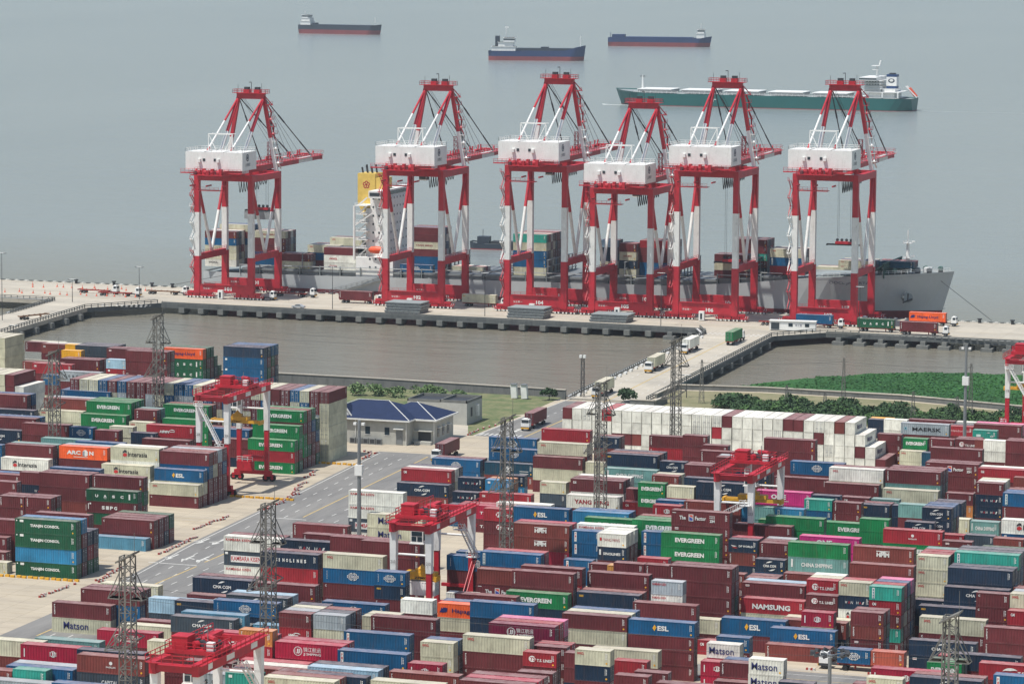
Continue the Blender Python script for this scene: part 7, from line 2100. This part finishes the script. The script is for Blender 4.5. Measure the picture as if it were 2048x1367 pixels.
# ---------------- building with the blue roof ----------------
ground_mat('roof_blue', (26, 40, 70), (34, 48, 80), .5, .75, (24, 32, 54), .6, (1, 1, 1))
mat('plaster_grey', (172, 172, 164), .8, 0, .1, .5, ((120, 120, 112), .5)); mat('trim_white', (220, 220, 214), .6)
t = thing('office_building', 'single storey grey building with a blue hipped roof and small gable', 'building', (-345, 849.5, 0))
b = MB(); b.box(0, 0, 0, 24.6, 17, 6.2, 'plaster_grey'); b.box(24.6, 4.5, 0, 30.2, 19, 5.9, 'plaster_grey'); wl = b.build('wall', t)
def hip(b, x0, y0, x1, y1, z, h, m, o=.9):
    x0 -= o; y0 -= o; x1 += o; y1 += o; d = (y1 - y0) / 2
    if x1 - x0 > y1 - y0: a, c = (x0 + d, y0 + d, z + h), (x1 - d, y0 + d, z + h)
    else: d = (x1 - x0) / 2; a, c = (x0 + d, y0 + d, z + h), (x0 + d, y1 - d, z + h)
    V = [(x0, y0, z), (x1, y0, z), (x1, y1, z), (x0, y1, z), a, c]
    b.add(V, ([(0, 1, 5, 4), (1, 2, 5), (2, 3, 4, 5), (3, 0, 4)] if x1 - x0 > y1 - y0 else [(0, 1, 4), (1, 2, 5, 4), (2, 3, 5), (3, 0, 4, 5)]), m)
b = MB(); hip(b, 0, 0, 24.6, 17, 6.5, 3.6, 'roof_blue'); hip(b, 14, 4.5, 30.2, 19, 6.3, 3.3, 'roof_blue')
b.add([(5.2, .2, 7.0), (9.2, .2, 7.0), (7.2, .2, 9.6), (7.2, 5.4, 9.6), (5.2, 1.5, 7.1), (9.2, 1.5, 7.1)], [(0, 2, 3, 4), (1, 5, 3, 2)], 'roof_blue'); rf = b.build('roof', t)
b = MB(); b.add([(5.4, .3, 7.0), (9.0, .3, 7.0), (7.2, .3, 9.3)], [(0, 1, 2)], 'trim_white'); b.beam((5.0, .1, 6.9), (7.2, .1, 9.8), .3, .25, 'trim_white'); b.beam((9.4, .1, 6.9), (7.2, .1, 9.8), .3, .25, 'trim_white'); b.box(6.6, .2, 7.3, 7.8, .28, 8.2, 'glass'); b.build('gable', rf)
b = MB(); b.box(-1, -1, 6.1, 25.6, -.7, 6.5, 'trim_white'); b.box(25.3, -.7, 6.1, 25.6, 3.6, 6.5, 'trim_white'); b.box(25.6, 3.4, 6.0, 31.3, 3.7, 6.4, 'trim_white'); b.box(31.0, 3.7, 6.0, 31.3, 20, 6.4, 'trim_white')
for p, q in [((-.9, -.9, 6.55), (8, 8.2, 10.1)), ((25.5, -.9, 6.55), (16.6, 8.2, 10.1)), ((31.1, 3.6, 6.35), (22.8, 12, 9.7)), ((8, 8.4, 10.15), (16.6, 8.4, 10.15))]: b.beam(p, q, .16, .12, 'trim_white')
b.build('trim', t)
for x in (13.2, 18.5): b = MB(); b.box(x, -.06, 2.4, x + 1.3, 0, 4.4, 'glass'); b.box(x - .12, -.1, 2.28, x + 1.42, -.06, 2.4, 'trim_white'); b.build('window', t)
b = MB(); b.box(4.6, -.08, .3, 7.4, 0, 4.8, 'trim_white'); b.box(4.9, -.12, .3, 7.1, -.08, 4.5, 'glass'); b.build('window', t)
b = MB(); b.box(21.6, -.08, .2, 23.4, 0, 4.0, 'steel_grey'); b.box(21.2, -1.0, 4.1, 23.8, 0, 4.3, 'trim_white'); b.build('door', t)
b = MB(); b.box(25.4, 3.2, 3.3, 30, 4.5, 3.5, 'plaster_grey'); b.box(26, 4.4, .8, 29.4, 4.5, 3.1, 'steel_dark'); b.box(25.6, 2.6, 0, 30, 4.5, .8, 'plaster_grey'); b.build('loading_bay', t)
b = MB()
for x in (10.6, 24.4): b.tube((x, -.15, 0), (x, -.15, 6.1), .1, 'trim_white', 6)
b.tube((30.3, 4.3, 0), (30.3, 4.3, 6), .1, 'trim_white', 6); b.build('downpipe', t)
for k in range(3): b = MB(); b.box(30.2, 7 + k * 3.6, 1.6, 30.28, 8.6 + k * 3.6, 3.8, 'glass'); b.box(30.2, 6.8 + k * 3.6, 3.9, 30.9, 8.8 + k * 3.6, 4.05, 'trim_white'); b.build('window', t)
au = MB(); au.box(0, 0, 0, 1.5, .7, 1.5, 'steel_grey'); au.box(.2, -.03, .3, 1.3, 0, 1.3, 'steel_dark'); aum = au.mesh('ac')
for k in range(5): o = link_mesh('air_conditioner', aum); o.location = (-335.6 + k * 1.8, 848.2, 0); tag(o, 'grey outdoor air conditioner against the front of the blue roofed building', 'air conditioner', 'air conditioners by the building')
t = thing('annex_building', 'flat roofed grey concrete building behind the blue roofed one', 'building', (-336, 889, 0)); b = MB()
b.box(0, 2, 0, 10, 14, 5.4, 'plaster_grey'); b.box(10, 0, 0, 17.6, 12, 5.8, 'plaster_grey'); b.build('wall', t); b = MB(); b.box(.3, 2.3, 5.41, 9.7, 13.7, 5.43, 'steel_dark'); b.box(10.3, .3, 5.81, 17.3, 11.7, 5.83, 'steel_dark'); b.build('roof', t)
b = MB()
for (x0, y0, x1, y1, z) in [(0, 2, 10, 2.3, 5.4), (0, 13.7, 10, 14, 5.4), (0, 2, .3, 14, 5.4), (10, 0, 17.6, .3, 5.8), (10, 11.7, 17.6, 12, 5.8), (17.3, 0, 17.6, 12, 5.8), (10, 0, 10.3, 12, 5.8)]: b.box(x0, y0, z, x1, y1, z + .7, 'wall_concrete')
b.build('parapet', t); b = MB(); b.box(17.6, 3, 2, 17.68, 4.2, 4.4, 'steel_dark'); b.box(17.6, 7, 1.6, 18.2, 8.4, 4.6, 'trim_white'); b.build('window', t)
for x in (-323.6, -320.6):
    t = thing('white_cabinet', 'left white cabinet on the grass by the sea wall' if x < -322 else 'right white cabinet on the grass by the sea wall', 'cabinet', (x, 943, 0)); b = MB(); b.beam((0, 0, .2), (-.3, 0, 4.0), 1.7, 1.2, 'trim_white'); b.build('body', t); b = MB(); b.box(-1, -.8, 3.9, .5, .8, 4.2, 'steel_grey'); b.build('lid', t)
# ---------------- vegetation ----------------
def bush(name, x, y, r, h, label, ms=('leaf_dark', 'leaf_mid'), n=420, group=None, seed=0):
    R_ = random.Random(seed); t = thing(name, label, 'bush', (x, y, 0), 0, group); b = MB()
    cl = [(R_.uniform(-.6, .6) * r, R_.uniform(-.6, .6) * r, R_.uniform(.35, .8) * h, R_.uniform(.35, .6) * r) for _ in range(7)]
    for i in range(n):
        c = R_.choice(cl); a = R_.uniform(0, 2 * pi); e = R_.uniform(-.5, 1.4); rr_ = c[3] * R_.uniform(.7, 1.1)
        p = Vector((c[0] + rr_ * cos(a) * cos(e), c[1] + rr_ * sin(a) * cos(e), max(.1, c[2] + rr_ * .8 * sin(e)))); s = R_.uniform(.22, .5); u = Vector((R_.uniform(-1, 1), R_.uniform(-1, 1), R_.uniform(-.5, 1))).normalized(); v = u.orthogonal().normalized()
        b.add([p - u * s, p + v * s * .6, p + u * s, p - v * s * .6], [(0, 1, 2, 3)], R_.choice(ms))
    b.build('foliage', t); b = MB(); b.tube((0, 0, 0), (0, 0, h * .6), .14, 'steel_dark', 6, .05)
    for k in range(5): a = k * 1.26; b.tube((0, 0, h * .25), (cos(a) * r * .5, sin(a) * r * .5, h * .65), .07, 'steel_dark', 4, .02)
    b.build('stem', t)
bush('round_bush', -291.5, 948, 3.2, 3.4, 'dark round bush beside the right foot of the main bridge', ('leaf_dark',), 700, seed=1)
bush('round_bush', -313.6, 943.5, 2.3, 3.6, 'dark upright bush at the left foot of the main bridge', ('leaf_dark',), 500, seed=2)
k = 0
for x, y, r, h, w in [(-366, 933, 3.4, 2.6, 'leftmost pale bush'), (-361, 935, 3.2, 2.6, 'second pale bush'), (-356, 934, 2.8, 2.2, 'third pale bush'), (-349, 938, 3.4, 2.8, 'fourth pale bush'), (-344, 936, 3.0, 2.6, 'fifth pale bush'), (-338.5, 938, 2.4, 1.8, 'rightmost pale bush')]:
    bush('flowering_bush', x, y, r, h, w + ' in the row behind the blue roofed building', ('leaf_mid', 'leaf_pale', 'leaf_pale'), 420, 'pale bushes behind the building', seed=20 + k); k += 1
hd = MB(); R_ = random.Random(9)
for c in range(760):
    x = R_.uniform(-266, -120); f = (x + 266) / 60; y0 = 934 + 0 * f; y = R_.uniform(928, 954) if x > -240 else R_.uniform(946 - (x + 266) * .7, 956)
    rr_ = R_.uniform(1.2, 2.9); hh = R_.uniform(1.0, 2.6) * (1 + .35 * sin(x * .4)); mm = R_.choice(['leaf_dark', 'leaf_dark', 'leaf_mid'])
    for i in range(95):
        a = R_.uniform(0, 2 * pi); e = R_.uniform(-.2, 1.5); p = Vector((x + rr_ * cos(a) * cos(e), y + rr_ * sin(a) * cos(e), max(.1, hh * .45 + hh * .6 * sin(e)))) + Vector((R_.gauss(0, .2), R_.gauss(0, .2), R_.gauss(0, .2)))
        s = R_.uniform(.25, .6); u = Vector((R_.uniform(-1, 1), R_.uniform(-1, 1), R_.uniform(-.6, 1))).normalized(); v = u.orthogonal().normalized()
        hd.add([p - u * s, p + v * s * .6, p + u * s, p - v * s * .6], [(0, 1, 2, 3)], mm)
tag(hd.build('hedge_thicket'), 'dark green thicket of shrubs between the container rows and the marsh', 'hedge', kind='stuff')
hd = MB()
for c in range(90):
    x = R_.uniform(-196, -165); y = R_.uniform(866, 884); rr_ = R_.uniform(.8, 1.6)
    for i in range(60):
        a = R_.uniform(0, 2 * pi); e = R_.uniform(-.2, 1.5); p = Vector((x + rr_ * cos(a) * cos(e), y + rr_ * sin(a) * cos(e), max(.1, .4 + 1.2 * sin(e))))
        s = R_.uniform(.2, .5); u = Vector((R_.uniform(-1, 1), R_.uniform(-1, 1), R_.uniform(-.6, 1))).normalized(); v = u.orthogonal().normalized()
        hd.add([p - u * s, p + v * s * .6, p + u * s, p - v * s * .6], [(0, 1, 2, 3)], 'leaf_mid')
tag(hd.build('low_shrubs'), 'low green shrubs between the far right container rows', 'shrubs', kind='stuff')
# ---------------- haze ----------------
hz = MB(); hz.box(-15200, -150, -9, 9200, 26200, 142, 'x'); 
hm = D.materials.new('haze'); hm.use_nodes = True; nh = hm.node_tree; nh.nodes.remove(nh.nodes['Principled BSDF'])
pv = nh.nodes.new('ShaderNodeVolumePrincipled'); pv.inputs['Color'].default_value = (.74, .86, .95, 1); pv.inputs['Density'].default_value = .000045; pv.inputs['Anisotropy'].default_value = .1
nh.links.new(pv.outputs[0], nh.nodes['Material Output'].inputs['Volume'])
MATS['x'] = hm
tag(hz.build('haze'), 'thin pale sea haze filling the air over the harbour', 'haze', kind='stuff')
